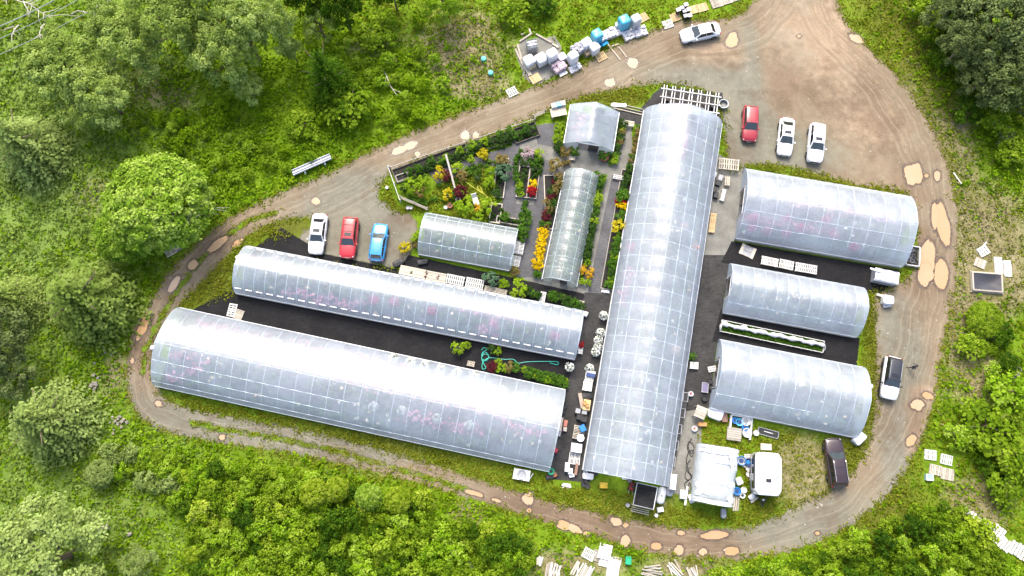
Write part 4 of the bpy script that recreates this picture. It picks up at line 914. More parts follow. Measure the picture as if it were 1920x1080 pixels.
for px, py, r_, h, mt, lab in [(1725, 12, 30, 3, MIDG, 'mid green bush at the top edge right of the entrance track'), (1742, 60, 26, 2, MIDG, 'low bush between the entrance track and the dark corner trees'), (1768, 108, 26, 2.2, DEEP, 'deep green bush left of the dark corner trees'),
                               (1812, 205, 30, 2.2, DEEP, 'deep green bush below the dark corner trees'), (1868, 232, 34, 2.4, MIDG, 'mid green bush at the foot of the dark corner trees'), (1900, 285, 32, 2.2, MIDG, 'mid green bush at the right edge below the dark trees'),
                               (1846, 600, 34, 2.2, MIDG, 'rounded bush below the black lined timber bed'), (1822, 650, 30, 1.8, MIDG, 'low bush right of the track level with the white car'), (1893, 735, 40, 3, BRIGHT, 'bright bush at the right edge beside white scraps'), (1850, 800, 52, 3, MIDG, 'large dark leaved bush right of the lower track bend'),
                               (1893, 850, 46, 3, MIDG, 'leafy bush at the right edge above the stacked boards'), (1800, 815, 30, 2, BRIGHT, 'small bright bush above the group of four pallets'), (1885, 905, 38, 2.4, MIDG, 'low bush between the pallets and the right edge'), (1830, 1000, 36, 2.6, YELG, 'yellowish bush left of the white boards in the lower right corner'),
                               (960, 15, 36, 2.2, MIDG, 'low bush near the top edge left of the wrapped pallets'), (1010, 5, 30, 2, DEEP, 'dark low bush at the top edge above the gravel pad'), (700, 60, 34, 2, MIDG, 'low green bush in the meadow right of the dark top tree'), (565, 235, 30, 1.6, MIDG, 'low weedy bush below the dark spruce'),
                               (590, 925, 27, 3, YELG, 'yellow green rounded bush, left of a touching yellow pair in the thicket'), (632, 918, 24, 3, YELG, 'yellow rounded bush, right of a touching pair in the thicket'), (692, 931, 25, 3, PALEB, 'pale green rounded bush right of the two yellow ones in the thicket'),
                               (746, 938, 25, 2.6, YELG, 'yellowish bush right of the pale rounded bush in the thicket'), (795, 938, 20, 2, YELG, 'small yellowish bush at the right end of the row along the lower track')]:
    tree(px, py, r_, h, rnd.choice(DENSE) if 'rounded' in lab else rnd.choice(BUSH), mt, lab, name='bush', zc=h * .5)
# the thicket below the lower track, and the one in the lower right corner
def thicket(polys, n, rmin, rmax, lab, grp, mats, pmin=.62):
    placed = []; tries = 0; W_ = [Pn(p) for p in polys]; lo = np.min([a.min(0) for a in W_], 0); hi = np.max([a.max(0) for a in W_], 0)
    while len(placed) < n and tries < 9000:
        tries += 1; q = np.array([[rnd.uniform(lo[0], hi[0]), rnd.uniform(lo[1], hi[1])]]); r_ = rnd.uniform(rmin, rmax)
        if not any(inside(q, a)[0] for a in W_): continue
        if any((q[0, 0] - a) ** 2 + (q[0, 1] - b_) ** 2 < ((r_ + c_) * pmin) ** 2 for a, b_, c_ in placed): continue
        placed.append((q[0, 0], q[0, 1], r_)); mt = rnd.choice(mats)
        o = link('bush', rnd.choice(BUSH), None, (q[0, 0], q[0, 1], -.05), rnd.random() * 6.28, (r_, r_, r_ * rnd.uniform(.95, 1.45)), mt)
        look = {'mid_leaf': 'mid green', 'deep_leaf': 'deep green', 'bright_leaf': 'bright green', 'yellow_leaf': 'yellow green', 'soft_bright_leaf': 'pale green', 'pale_needle': 'greyish green', 'dusky_leaf': 'dusky green', 'weed_leaf': 'grass green'}[mt.name]; tag(o, look + ' ' + lab.split(' ', 2)[2] if not lab.startswith('scrubby bush') else look + ' ' + lab, 'bush', grp)
TH1 = [[(345, 885), (420, 872), (520, 886), (640, 912), (760, 944), (860, 975), (950, 1005), (990, 1030), (985, 1095), (350, 1095), (370, 1010), (345, 950)]]
thicket(TH1, 190, .8, 1.55, 'leafy green bush packed into the thicket below the lower track', 'bushes in the lower thicket', [MIDG, MIDG, MIDG, DEEP, BRIGHT, BRIGHT, BRIGHT, MIDG, BRIGHT, DEEP, YELG])
TH2 = [[(1330, 1085), (1420, 1068), (1520, 1050), (1600, 1015), (1680, 965), (1740, 945), (1800, 960), (1850, 1020), (1900, 1095), (1330, 1095)]]
thicket(TH2, 85, .7, 1.4, 'leafy green bush packed into the lower right corner thicket', 'bushes in the lower right thicket', [MIDG, MIDG, DEEP, BRIGHT])
thicket([[(200, 840), (340, 860), (340, 960), (260, 900), (180, 870)]], 26, .6, 1.1, 'low green bush at the left end of the lower thicket', 'bushes left of the lower thicket', [MIDG, BRIGHT, PALESPR], .7)
thicket([[(1800, 640), (1900, 620), (1930, 900), (1850, 940), (1790, 800)]], 15, .7, 1.3, 'scrubby green bush on the rough ground right of the track', 'scrub right of the track', [MIDG, BRIGHT, DEEP], .8)
thicket([[(1700, -20), (1780, 120), (1830, 220), (1930, 330), (1930, 200), (1800, 40), (1780, -30)]], 26, .7, 1.3, 'scrubby bush along the foot of the dark corner trees', 'scrub below the dark corner trees', [MIDG, DEEP, DARKT], .8)
thicket([[(190, 250), (420, 200), (560, 230), (900, 190), (620, 280), (470, 360), (430, 330), (360, 290)], [(640, 60), (780, 30), (850, 180), (700, 250)]], 60, .5, 1.0, 'low weedy clump in the meadow above the track', 'weedy clumps in the upper meadow', [BRIGHT, MIDG, BRIGHT, GRASS], .9)
# bare fallen branches
def dead_branch(px, py, ang, L, label, n=9, z=.4):
    p = P(px, py); b_ = MB(); g = thing('dead_branch', label, 'branch', (p.x, p.y, 0), ang)
    MB().tube([(0, 0, z * .4), (L * .3, .1, z), (L * .65, -.1, z * 1.3), (L, .05, z * 1.5)], [.09, .07, .05, .02], 6).build('limb', DEADW, g)
    for k in range(n):
        t_ = rnd.uniform(.2, .9); s = rnd.choice((-1, 1)); l = L * rnd.uniform(.25, .5)
        b_ = MB().tube([(L * t_, 0, z * (1 + .5 * t_)), (L * t_ + l * .5, s * l * .35, z * 1.6), (L * t_ + l * .9, s * l * .7, z * rnd.uniform(1, 2.4))], [.04, .028, .012], 5); b_.build('twig', DEADW, g)
dead_branch(335, 437, R(38), 4.8, 'bare fallen branch sticking out from under the large rounded tree', 14, .7)
dead_branch(50, 10, R(-35), 6.5, 'pale dead limb leaning across the upper left corner below the wires', 6, 2)
dead_branch(40, 52, R(-80), 3.2, 'short dead snag standing left of the willow clump', 4, 1.4)
dead_branch(88, 50, R(-75), 3.0, 'dead snag standing right of the short one under the wires', 4, 1.4)
dead_branch(140, 32, R(-12), 4, 'bare twig reaching out of the willow clump near the top edge', 4, 1.6)
dead_branch(15, 8, R(-20), 6, 'grey bare branch at the very corner of the upper left', 10, 2)
dead_branch(270, 125, R(-40), 1.6, 'small bare twig hanging below the willow clump', 4, 1)
dead_branch(715, 128, R(-62), 4.2, 'thin fallen pole lying in the meadow right of the spruce', 2, .3)
dead_branch(1700, 16, R(-45), 1.6, 'short pale stick lying near the entrance track', 1, .4)
# overhead wires across the upper left corner
for k, (a, b_, lab) in enumerate([((-60, 72), (150, -28), 'thick overhead wire crossing the upper left corner'), ((-60, 98), (210, -38), 'overhead wire second from the corner'), ((-60, 128), (260, -30), 'overhead wire running lowest across the upper left corner')]):
    z = 8.0 - .8 * k; p, q = P(*a, z), P(*b_, z)
    tag(MB().tube([p.lerp(q, i / 12) - Vector((0, 0, .5 * math.sin(math.pi * i / 12))) for i in range(13)], .03 if k else .045, 5).build('overhead_wire', PIPE), lab, 'wire')

# ------------------------------------------------------------------ display garden and potted plants
LIME = foliage('lime_leaf', (.14, .26, .01), (.25, .4, .015), (.42, .52, .05), .3)
GOLD = foliage('golden_leaf', (.3, .26, .008), (.55, .46, .012), (.75, .64, .06), .25)
YELLOWF = foliage('yellow_flower', (.55, .34, .0), (.82, .56, .005), (.88, .68, .03), .2)
REDF = foliage('red_flower', (.2, .01, .01), (.42, .02, .025), (.6, .06, .04), .2)
WINE = foliage('wine_leaf', (.04, .008, .012), (.1, .016, .022), (.2, .05, .04), .2)
ORANGE = foliage('orange_flower', (.35, .2, .01), (.6, .34, .02), (.75, .5, .06), .2)
RUST = foliage('rust_leaf', (.1, .08, .02), (.22, .17, .05), (.34, .27, .1), .2)
BLUEG = foliage('blue_green_leaf', (.05, .1, .05), (.12, .22, .11), (.22, .34, .19), .25)
GREEN = foliage('nursery_leaf', (.03, .08, .01), (.075, .18, .015), (.16, .3, .035), .3)
DGREEN = foliage('dark_nursery_leaf', (.018, .045, .01), (.045, .1, .015), (.09, .16, .03), .25)
PINKG = foliage('pink_grey_bloom', (.2, .16, .12), (.45, .33, .34), (.62, .5, .5), .2)
SHRUB = [crown_mesh('foliage', 1, 1, .15, 1.7, 18, 16, .17, GREEN, .42) for _ in range(5)]
POTB = plain('black_pot', (.025, .025, .026), .6); TERRA = plain('terracotta', (.42, .17, .09), .8); CREAM = plain('cream_plastic', (.75, .73, .68), .5)
pot_b = MB().lathe(0, 0, [(.17, 0), (.23, .3), (.25, .3), (.25, .34)], 10).mesh('pot', POTB)
def shrub(px, py, rpx, mat, label, group=None, name='potted_shrub', h=None, pot=POTB):
    rpx *= 1.18; h = h or rpx * .085; p = P(px, py, h * .5); r_ = max(.2, (P(px + rpx, py, h * .5) - p).length)
    g = thing(name, label, 'plant', (p.x, p.y, .024), rnd.random() * 6.28, group)
    link('foliage', rnd.choice(SHRUB), g, sc=(r_, r_, h / 1.7 * 1.0), loc=(0, 0, .22), mat=mat); link('pot', pot_b, g, mat=pot, sc=min(1.3, .6 + r_ * .5)); return g
def row(lst, label, group, mats, r_=6.5, name='potted_shrub'):
    for x, y in lst: shrub(x + rnd.uniform(-1, 1), y + rnd.uniform(-1, 1), r_ * rnd.uniform(.8, 1.25), rnd.choice(mats), label, group, name)
def along(a, b, n, wob=2.0): return [(a[0] + (b[0] - a[0]) * i / (n - 1) + rnd.uniform(-wob, wob), a[1] + (b[1] - a[1]) * i / (n - 1) + rnd.uniform(-wob, wob)) for i in range(n)]
row(along((768, 321), (998, 243), 22, 3), 'dark green potted shrub standing in the long timber bed along the track', 'shrubs in the long track bed', [DGREEN, GREEN, GREEN, DGREEN], 5.5)
PEND = along((770, 331), (1000, 252), 40, 3)
row(along((786, 316), (984, 236), 9, 4), 'taller lime tinted shrub showing above the long timber bed along the track', 'tall shrubs in the long track bed', [LIME, GREEN], 6.5)
row([(x, y) for y in (236, 244, 252, 260, 268) for x in (1045 - (y - 236) * .1, 1054 - (y - 236) * .1)], 'bright lime plant in the block left of the squat pitched greenhouse', 'lime block', [LIME], 5)
row(along((1044, 276), (1050, 270), 3), 'dark potted plant below the bright lime block', 'dark plants below the lime block', [DGREEN], 4.5)
for x, y, r_, mt, lab in [(824, 328, 10, GOLD, 'golden yellow shrub, biggest yellow one left of the leaning pole'), (906, 291, 9, GOLD, 'golden topped shrub right of the leaning pole above the lawn'), (884, 300, 6, LIME, 'slim yellow green shrub left of the golden topped one'), (795, 340, 9, LIME, 'lime shrub between the golden one and the white fence'),
                          (774, 350, 12, LIME, 'wide lime shrub inside the white fence'), (786, 362, 9, RUST, 'rusty orange shrub beside the lattice gate'), (858, 319, 10, LIME, 'olive shrub just right of the leaning pole'), (866, 331, 9, RUST, 'brownish shrub under the olive one by the leaning pole'),
                          (895, 334, 6, DGREEN, 'small dark shrub standing in the middle of the lawn'), (921, 324, 9, LIME, 'lime shrub at the upper right of the lawn'), (917, 344, 10, LIME, 'larger lime shrub at the right of the lawn'), (943, 325, 13, BLUEG, 'blue green shrub in the framed bed right of the lawn'),
                          (931, 365, 8, DGREEN, 'dark shrub at the low end of the framed bed right of the lawn'), (941, 303, 11, RUST, 'thin brown shrub above the blue green one'), (864, 362, 11, WINE, 'wine red low shrub under the leaning pole'), (838, 331, 9, WINE, 'wine dark shrub hidden behind the golden yellow one'),
                          (839, 367, 9, GOLD, 'yellow green shrub left of the white pot ring'), (853, 364, 8, GREEN, 'green shrub between the yellow one and the wine red one'), (874, 387, 15, LIME, 'large weeping lime shrub beside the greenish tunnel'), (895, 391, 8, ORANGE, 'orange tinted shrub right of the weeping lime one'),
                          (915, 389, 13, LIME, 'tall lime shrub at the lower right corner of the lawn'), (896, 409, 9, LIME, 'yellow shrub tucked above the greenish tunnel roof'), (757, 355, 6, DGREEN, 'dark low shrub in the left corner by the white fence'), (760, 466, 9, GOLD, 'round yellow shrub at the left end of the greenish tunnel'),
                          (781, 447, 9, LIME, 'yellow green shrub against the left end of the greenish tunnel'), (775, 458, 7, RUST, 'brown leaved plant at the left end of the greenish tunnel'),
                          (990, 289, 10, PINKG, 'pinkish grey bloom plant in the middle planter block'), (1010, 291, 8, LIME, 'lime shrub at the right top of the middle planter block'), (985, 305, 8, DGREEN, 'dark shrub in the upper middle planter block'), (1001, 304, 9, GREEN, 'green shrub in the upper right of the middle planter block'),
                          (1003, 318, 7, DGREEN, 'dark shrub above the yellow flowers in the middle planter'), (998, 346, 7, YELLOWF, 'yellow flowers above the red ones in the middle planter'), (997, 360, 8, REDF, 'bright red flowers at the low end of the middle planter'),
                          (985, 400, 10, GREEN, 'fresh green shrub right of the small framed bed'), (986, 415, 9, GREEN, 'green shrub below the fresh green one by the grey path'), (980, 432, 10, GREEN, 'green shrub at the upper right corner of the greenish tunnel'), (980, 446, 8, GREEN, 'lowest green shrub right of the greenish tunnel'),
                          (947, 408, 8, GREEN, 'green shrub at the left of the small framed bed'), (965, 510, 8, RUST, 'brown shrub at the lower right corner of the greenish tunnel'), (1044, 281, 6, DGREEN, 'single dark potted shrub left of the squat greenhouse door'), (1062, 287, 9, RUST, 'mixed rusty plants left of the squat greenhouse door'),
                          (1077, 284, 8, GREEN, 'green plants beside the squat greenhouse door'), (1133, 292, 9, GREEN, 'leafy plant in a big tub right of the squat greenhouse door'), (1042, 312, 11, RUST, 'straw coloured shrub at the top end of the narrow clear tunnel'),
                          (920, 525, 11, BLUEG, 'pale flowering shrub at the left of the row above the long slim greenhouse'), (945, 533, 8, LIME, 'yellow green shrub second in the row above the long slim greenhouse'), (971, 544, 13, LIME, 'round lime shrub in the row above the long slim greenhouse'),
                          (860, 652, 10, LIME, 'lime shrub on the black fabric between the two long greenhouses'), (876, 648, 6, LIME, 'small pale lime plant right of the lime shrub on the black fabric'), (933, 659, 6, LIME, 'small lime plant against the slim greenhouse on the black fabric'), (921, 655, 7, DGREEN, 'dark plants against the slim greenhouse on the black fabric'),
                          (923, 689, 9, WINE, 'dark red shrub beside the turquoise hose'), (941, 692, 8, LIME, 'lime shrub right of the dark red one'), (955, 688, 8, RUST, 'rust coloured shrub in the bed beside the lower left greenhouse'), (966, 690, 8, GREEN, 'green shrub in the bed beside the lower left greenhouse'),
                          (935, 679, 5, LIME, 'tiny lime plant above the dark red shrub'), (1298, 670, 6, GREEN, 'leafy plant on the trolley right of the middle greenhouse')]:
    shrub(x, y, r_, mt, lab)
row(along((966, 318), (978, 366), 7) + along((982, 320), (974, 362), 5), 'low green potted plant on the left half of the middle planter block', 'green plants in the middle planter', [GREEN, GREEN, LIME, DGREEN], 5)
row(along((1050, 330), (1022, 425), 13, 2.5) + along((1040, 342), (1018, 420), 9), 'mixed brown and green plant left of the narrow clear tunnel', 'mixed plants left of the clear tunnel', [RUST, DGREEN, WINE, GREEN], 5.5)
row([(1014, 434), (1021, 437), (1014, 444), (1021, 448), (1012, 454), (1019, 459), (1011, 465), (1017, 470), (1009, 475), (1015, 481), (1007, 490), (1014, 492), (1004, 500), (1011, 502)], 'bright yellow flowering shrub left of the narrow clear tunnel', 'yellow shrubs by the clear tunnel', [YELLOWF], 6.2)
row([(1004, 514), (1010, 517)], 'green shrub below the bright yellow row at the clear tunnel', 'green shrubs below the yellow row', [GREEN], 6)
row(along((1112, 330), (1130, 336), 3) + along((1126, 346), (1108, 440), 12, 2.5), 'green potted shrub along the upper right side of the narrow clear tunnel', 'shrubs right of the clear tunnel', [GREEN, LIME, GREEN, DGREEN], 6.5)
row(along((1108, 452), (1098, 490), 7), 'dark leaved plant with pale dots right of the narrow clear tunnel', 'dark plants right of the clear tunnel', [DGREEN], 6)
row([(1096, 504), (1107, 507), (1093, 512), (1103, 518)], 'orange flowering plant at the low right side of the narrow clear tunnel', 'orange plants by the clear tunnel', [ORANGE], 4.6)
row([(1100, 494), (1092, 528), (1102, 531)], 'lime plant near the orange ones at the narrow clear tunnel', 'lime plants by the orange ones', [LIME], 6)
row(along((1178, 322), (1170, 352), 6, 3), 'dark shrub in the upper part of the row against the middle greenhouse', 'dark shrubs by the middle greenhouse', [DGREEN], 6)
row([(1172, 364), (1163, 366), (1168, 372)], 'fresh green shrub in the row against the middle greenhouse', 'green shrubs by the middle greenhouse', [GREEN], 7)
row([(1158, 385), (1165, 387), (1172, 389)], 'yellow flowering plant across the row against the middle greenhouse', 'yellow strip by the middle greenhouse', [YELLOWF], 4.6)
row([(1156, 379), (1163, 379), (1171, 381)], 'reddish plant above the yellow strip against the middle greenhouse', 'red strip by the middle greenhouse', [WINE, REDF], 4)
row([(1166, 400), (1160, 408)], 'green plant below the yellow strip against the middle greenhouse', 'green plants below the strip', [GREEN], 6)
shrub(1159, 426, 10, GOLD, 'big yellow shrub halfway down the row against the middle greenhouse'); shrub(1159, 467, 6, GOLD, 'small yellow shrub low in the row against the middle greenhouse')
row(along((1157, 446), (1142, 540), 14, 2.5), 'green bushy pot plant in the lower row against the middle greenhouse', 'lower row by the middle greenhouse', [GREEN, DGREEN, LIME, GREEN], 6)
row(along((1170, 232), (1152, 306), 13, 2), 'small mixed plant in the row right of the squat pitched greenhouse', 'row right of the squat greenhouse', [GREEN, DGREEN, RUST, LIME], 5)
row(along((1198, 238), (1180, 318), 13, 2), 'small plant in the row against the upper left of the middle greenhouse', 'row by the upper middle greenhouse', [DGREEN, GREEN, RUST], 4.6)
row([(984, 546), (992, 549), (1000, 551), (1007, 554)] + [(1036, 556), (1045, 560), (1054, 562)] + along((1062, 566), (1090, 575), 5), 'dark bushy plant in the row above the long slim greenhouse', 'row above the slim greenhouse', [DGREEN, GREEN, DGREEN], 7)
row(along((985, 694), (1060, 714), 13, 1.5) + along((990, 703), (1058, 722), 12, 1.5), 'upright grassy plant in the row ending at the white flower tree', 'grassy row between the long greenhouses', [GREEN, LIME, GREEN], 5)
row(along((765, 512), (800, 517), 5, 3) + along((800, 518), (850, 533), 8, 3), 'small brownish potted plant on the timber bench above the slim greenhouse', 'pots on the timber bench', [RUST, WINE, DGREEN], 3)
row([(1058, 308), (1066, 306)], 'brown tuft at the top corner of the narrow clear tunnel', 'brown tufts', [RUST], 4)

def fill(lst, label, group, mats, r_=5):
    C = []; Nn = []
    for x, y in lst:
        p = P(x, y); rr = r_ * .075
        d = sphere_pts(60); d[:, 2] = abs(d[:, 2]); C.append(np.array(p) + d * np.array([rr, rr, rr * 1.3]) * nr.uniform(.5, 1.05, (60, 1)) + [0, 0, .1]); Nn.append(d + [0, 0, .4])
    C, Nn = np.concatenate(C), np.concatenate(Nn); v = np.clip(np.repeat(nr.uniform(.1, .7, len(lst)), 60) + nr.uniform(0, .3, len(C)), 0, 1)
    stuff(link('small_plants', leaf_mesh('small_plants', C, Nn, .1 * nr.uniform(.7, 1.3, len(C)), v, mats[0])), label, 'small plants')
fill(along((1046, 336), (1018, 428), 14, 3) + along((1054, 338), (1030, 400), 9, 2), 'small mixed green plants filling the bed left of the narrow clear tunnel', 'small plants left of the clear tunnel', [GREEN, DGREEN, RUST, LIME, GREEN], 4.6)
fill(along((1176, 330), (1148, 540), 20, 2.5), 'small green plants at the front of the bed against the middle greenhouse', 'front plants by the middle greenhouse', [GREEN, DGREEN, GREEN, LIME], 4.6)
fill(along((942, 312), (932, 362), 6, 3) + [(940, 395), (925, 405), (918, 414), (938, 411), (950, 414), (962, 417), (970, 416)], 'small dark potted plants in the framed beds right of the lawn', 'plants in the framed beds', [DGREEN, GREEN], 4.6)
fill(along((1002, 322), (998, 340), 4, 2) + along((988, 282), (1012, 302), 7, 4), 'small dark plants in the right half of the middle planter block', 'dark plants in the middle planter', [DGREEN, GREEN, RUST], 4.8)
fill(along((760, 345), (800, 332), 6, 3) + along((765, 372), (800, 385), 6, 3) + along((870, 330), (900, 310), 5, 3), 'low mixed plants around the edge of the lawn', 'low plants around the lawn', [GREEN, DGREEN, RUST, LIME], 4.6)
fill(along((1110, 336), (1088, 520), 20, 2) + along((1122, 345), (1100, 498), 12, 2), 'small green plants close along the right side of the narrow clear tunnel', 'small plants right of the clear tunnel', [GREEN, DGREEN, GREEN], 4.4)

fill(along((830, 345), (930, 300), 14, 8) + along((800, 372), (905, 385), 10, 6), 'scattered small green plants on the lawn of the display garden', '', [GREEN], 4.6)
fill(along((1060, 232), (1050, 290), 10, 3) + along((1160, 228), (1144, 310), 16, 2), 'small green plants along both sides of the squat pitched greenhouse', '', [GREEN], 4.4)
fill(along((975, 286), (968, 305), 5, 3) + along((1016, 300), (1010, 330), 6, 2) + along((985, 380), (975, 445), 10, 3), 'small green plants around the middle planter block', '', [GREEN], 4.6)
fill(PEND, 'small dark green plants at the front of the long timber bed along the track', '', [DGREEN], 5)
# flower globes along the middle aisle: white flowered standards in pots
gl_me = ball_mesh('flower_globe', .5, 190, .11, WPET, .4)
for i, (x, y) in enumerate([(1131, 592), (1126, 624), (1122, 638), (1121, 651), (1117, 660), (1068, 688), (1105, 691)]):
    lab = ['white flowering globe plant, uppermost and alone in the middle aisle', None, None, None, None, 'white flowering globe plant at the corner end of the grassy row', 'white flowering globe plant just above the blue and white bench'][i] or 'white flowering globe plant in the cluster of four in the aisle'
    p = P(x, y, .7); g = thing('globe_plant', lab, 'plant', (p.x, p.y, .024), i, 'white globe plants')
    link('flowers', gl_me, g, loc=(0, 0, .75)); link('stem', MB().tube([(0, 0, .2), (0, 0, .6)], .03, 5).mesh('stem', BARK), g); link('pot', pot_b, g)

# ------------------------------------------------------------------ beds, fences, benches, pallets
BEDN = [0]
def bed(c4, label, mat=BOARD, h=.28, soil=True):
    ctr, L, W, ang = rect(c4); g = thing('bed_frame', label, 'plant bed', (ctr.x, ctr.y, .03 + .003 * BEDN[0]), ang); BEDN[0] += 1
    for s in (-1, 1): MB().box(0, s * W / 2, 0, L, .1, h).build('board', mat, g); MB().box(s * (L / 2 + .053), 0, 0, .1, W + .1, h * .98).build('board', mat, g)
    if soil: MB().box(0, 0, 0, L - .02, W - .12, h * .45).build('soil', plain('potting_soil', (.022, .02, .017), .95), g)
bed([(735, 320), (872, 272), (879, 293), (746, 342)], 'long timber plant bed, left part, along the track', DARKWOOD)
bed([(876, 273), (958, 246), (963, 266), (880, 292)], 'middle timber plant bed along the track right of the leaning pole', DARKWOOD)
bed([(962, 244), (1003, 230), (1010, 255), (966, 271)], 'right end timber plant bed along the track', DARKWOOD)
bed([(743, 331), (762, 325), (767, 336), (747, 343)], 'small empty timber box bed in the left corner of the garden', BOARD)
bed([(935, 296), (955, 299), (940, 371), (925, 370)], 'narrow framed bed right of the lawn', PALEWOOD)
bed([(930, 384), (946, 386), (930, 418), (911, 415)], 'empty framed bed above the greenish tunnel', PALEWOOD)
bed([(934, 406), (978, 414), (974, 424), (931, 417)], 'low framed bed touching the greenish tunnel roof edge', BOARD)
bed([(972, 312), (990, 314), (989, 372), (972, 370)], 'left half of the middle planter block', PALEWOOD)
bed([(993, 318), (1010, 320), (1005, 374), (990, 372)], 'right half of the middle planter block with red flowers', PALEWOOD)
bed([(1035, 330), (1058, 334), (1022, 425), (1010, 430)], 'bed of mixed plants left of the narrow clear tunnel', PALEWOOD, .15)
bed([(1166, 318), (1186, 322), (1150, 545), (1128, 541)], 'long bed between the grey path and the middle greenhouse', BOARD, .15)

def fence(pts, label, rails=2, h=.9, mat=WHITEWOOD, post=2.2):
    W_ = [P(*p) for p in pts]; o = W_[0]; g = thing('rail_fence', label, 'fence', (o.x, o.y, 0))
    for a, b_ in zip(W_[:-1], W_[1:]):
        n = max(1, round((b_ - a).length / post))
        for k in range(n + 1):
            q = a.lerp(b_, k / n) - o
            if k < n or b_ is W_[-1]: MB().box(q.x, q.y, 0, .1, .1, h + .05).build('post', mat, g)
        d = (b_ - a).normalized().cross(Vector((0, 0, 1))) * .06
        for r_ in range(rails):
            z = h * (1 - r_ / max(1, rails)) - .06; MB().bar(a - o + d + Vector((0, 0, z)), b_ - o + d + Vector((0, 0, z)), .06, .12).build('rail', mat, g)
fence([(730, 316), (752, 379)], 'white rail fence closing the left end of the display garden', 2, .9)
fence([(752, 372), (803, 394)], 'grey lattice rail fence running from the white fence to the greenish tunnel', 4, 1.0, PALEWOOD, 1.6)
fence([(732, 316), (800, 293), (875, 268), (958, 241), (1003, 226)], 'long low timber fence between the plant bed and the track', 1, .6, BOARD, 3.2)
fence([(1000, 221), (1022, 211)], 'short pale timber fence beside the plant table near the track', 3, .9, PALEWOOD)
def leaning_pole():
    a, b_ = P(836, 290, .9), P(853, 353, 1.1); tag(MB().tube([a, a.lerp(b_, .5) + Vector((0, 0, .05)), b_], [.13, .12, .11], 8).build('timber_pole', BOARD), 'thick pale timber pole lying across the display garden', 'pole')
leaning_pole()
def hose(pts, r_, col, name, label, z=.06):
    W_ = [P(x, y) + Vector((0, 0, z)) for x, y in pts]; out = []
    for i in range(len(W_) - 1):
        p0, p1, p2, p3 = W_[max(0, i - 1)], W_[i], W_[i + 1], W_[min(len(W_) - 1, i + 2)]
        for k in range(6):
            t = k / 6; out.append(.5 * ((2 * p1) + (p2 - p0) * t + (2 * p0 - 5 * p1 + 4 * p2 - p3) * t * t + (3 * p1 - p0 - 3 * p2 + p3) * t ** 3))
    return tag(MB().tube(out + [W_[-1]], r_, 5).build(name, col), label, 'hose')
hose([(866, 345), (860, 338), (858, 348), (868, 350), (866, 338), (885, 350), (905, 363), (895, 352), (900, 350), (906, 362), (915, 372), (911, 380), (922, 384), (920, 372)], .05, plain('yellow_hose', (.62, .6, .06), .5), 'garden_hose', 'yellow hose looping over the lawn')
TEAL = plain('teal_hose', (.05, .5, .38), .45)
hose([(903, 657), (907, 652), (913, 655), (908, 659), (903, 668), (906, 660), (914, 663), (916, 670), (908, 677), (903, 672), (908, 664), (917, 668), (912, 676), (904, 674), (907, 682), (911, 690), (905, 692), (904, 684), (908, 676), (920, 671), (945, 674), (962, 674), (972, 681), (985, 679), (1010, 678), (1040, 678), (1047, 680), (1044, 684), (1030, 680)], .045, TEAL, 'garden_hose', 'tangled turquoise hose on the black fabric')
DHOSE = plain('black_hose', (.02, .02, .022), .5)
for lab, pts in [('black irrigation pipe coils heaped left of the patched tent', [(1297, 822), (1290, 835), (1296, 850), (1301, 838), (1292, 828), (1289, 842), (1297, 856), (1300, 845), (1291, 848), (1287, 866), (1292, 885), (1298, 893), (1290, 900), (1284, 893), (1288, 880), (1296, 876)]),
                 ('black irrigation pipe trailing down left of the patched tent', [(1294, 862), (1286, 878), (1296, 895), (1284, 906), (1288, 920), (1296, 918), (1292, 905), (1289, 930)])]:
    hose(pts, .04, DHOSE, 'irrigation_pipe', lab)

def slat_top(g, L, W, h, n, mat, along_x=False, legs=True, thick=.04, gap=.5):
    if along_x: sl = MB().box(0, 0, h, L, W / n * (1 - gap), thick).mesh('slat', mat)
    else: sl = MB().box(0, 0, h, L / n * (1 - gap), W, thick).mesh('slat', mat)
    for k in range(n):
        q = -.5 + (k + .5) / n; link('slat', sl, g, (0, q * W, 0) if along_x else (q * L, 0, 0))
    for s in (-1, 0, 1):
        (MB().box(s * L * .45, 0, h - .09, .09, W, .085) if along_x else MB().box(0, s * W * .45, h - .09, L, .09, .085)).build('bearer', mat, g)
    if legs:
        for sx in (-1, 1):
            for sy in (-1, 1): MB().box(sx * L * .44, sy * W * .42, 0, .09, .09, h - .091).build('leg', mat, g)
pal_cache = {}
def pallet(px, py, deg, label, mat=WHITEWOOD, n=6, gap=.42, L=1.25, W=1.05, z=.01, name='pallet', tilt=0., group='wooden pallets', cat='pallet'):
    p = P(px, py); g = thing(name, label, cat, (p.x, p.y, z), R(deg), group)
    if tilt: g.rotation_euler.x = tilt
    key = (mat.name, n, gap, L, W)
    if key not in pal_cache:
        pal_cache[key] = (MB().box(0, 0, .118, L / n * (1 - gap), W, .022).mesh('deck_board', mat), MB().box(0, 0, .02, L, .09, .095).mesh('stringer', mat), MB().box(0, 0, 0, .1, W, .018).mesh('base_board', mat))
    db, st, bb = pal_cache[key]
    for k in range(n): link('deck_board', db, g, ((-.5 + (k + .5) / n) * L, 0, 0))
    for s in (-1, 0, 1): link('stringer', st, g, (0, s * (W / 2 - .05), 0)); link('base_board', bb, g, (s * (L / 2 - .06), 0, 0))
    return g
pallet(1205, 34, 30, 'tan pallet right of the white wrapped stack behind the blue ones', TANWOOD, 7, .25)
pallet(1252, 46, 20, 'white slatted pallet lying in the grass left of the lone white saloon', WHITEWOOD, 7, .5)
pallet(1266, 33, 22, 'tan pallet partly covered by the stacked dark pots', TANWOOD, 7, .25)
pallet(1300, 19, 17, 'tan pallet, left of a neighbouring pair near the top edge', TANWOOD, 8, .15)
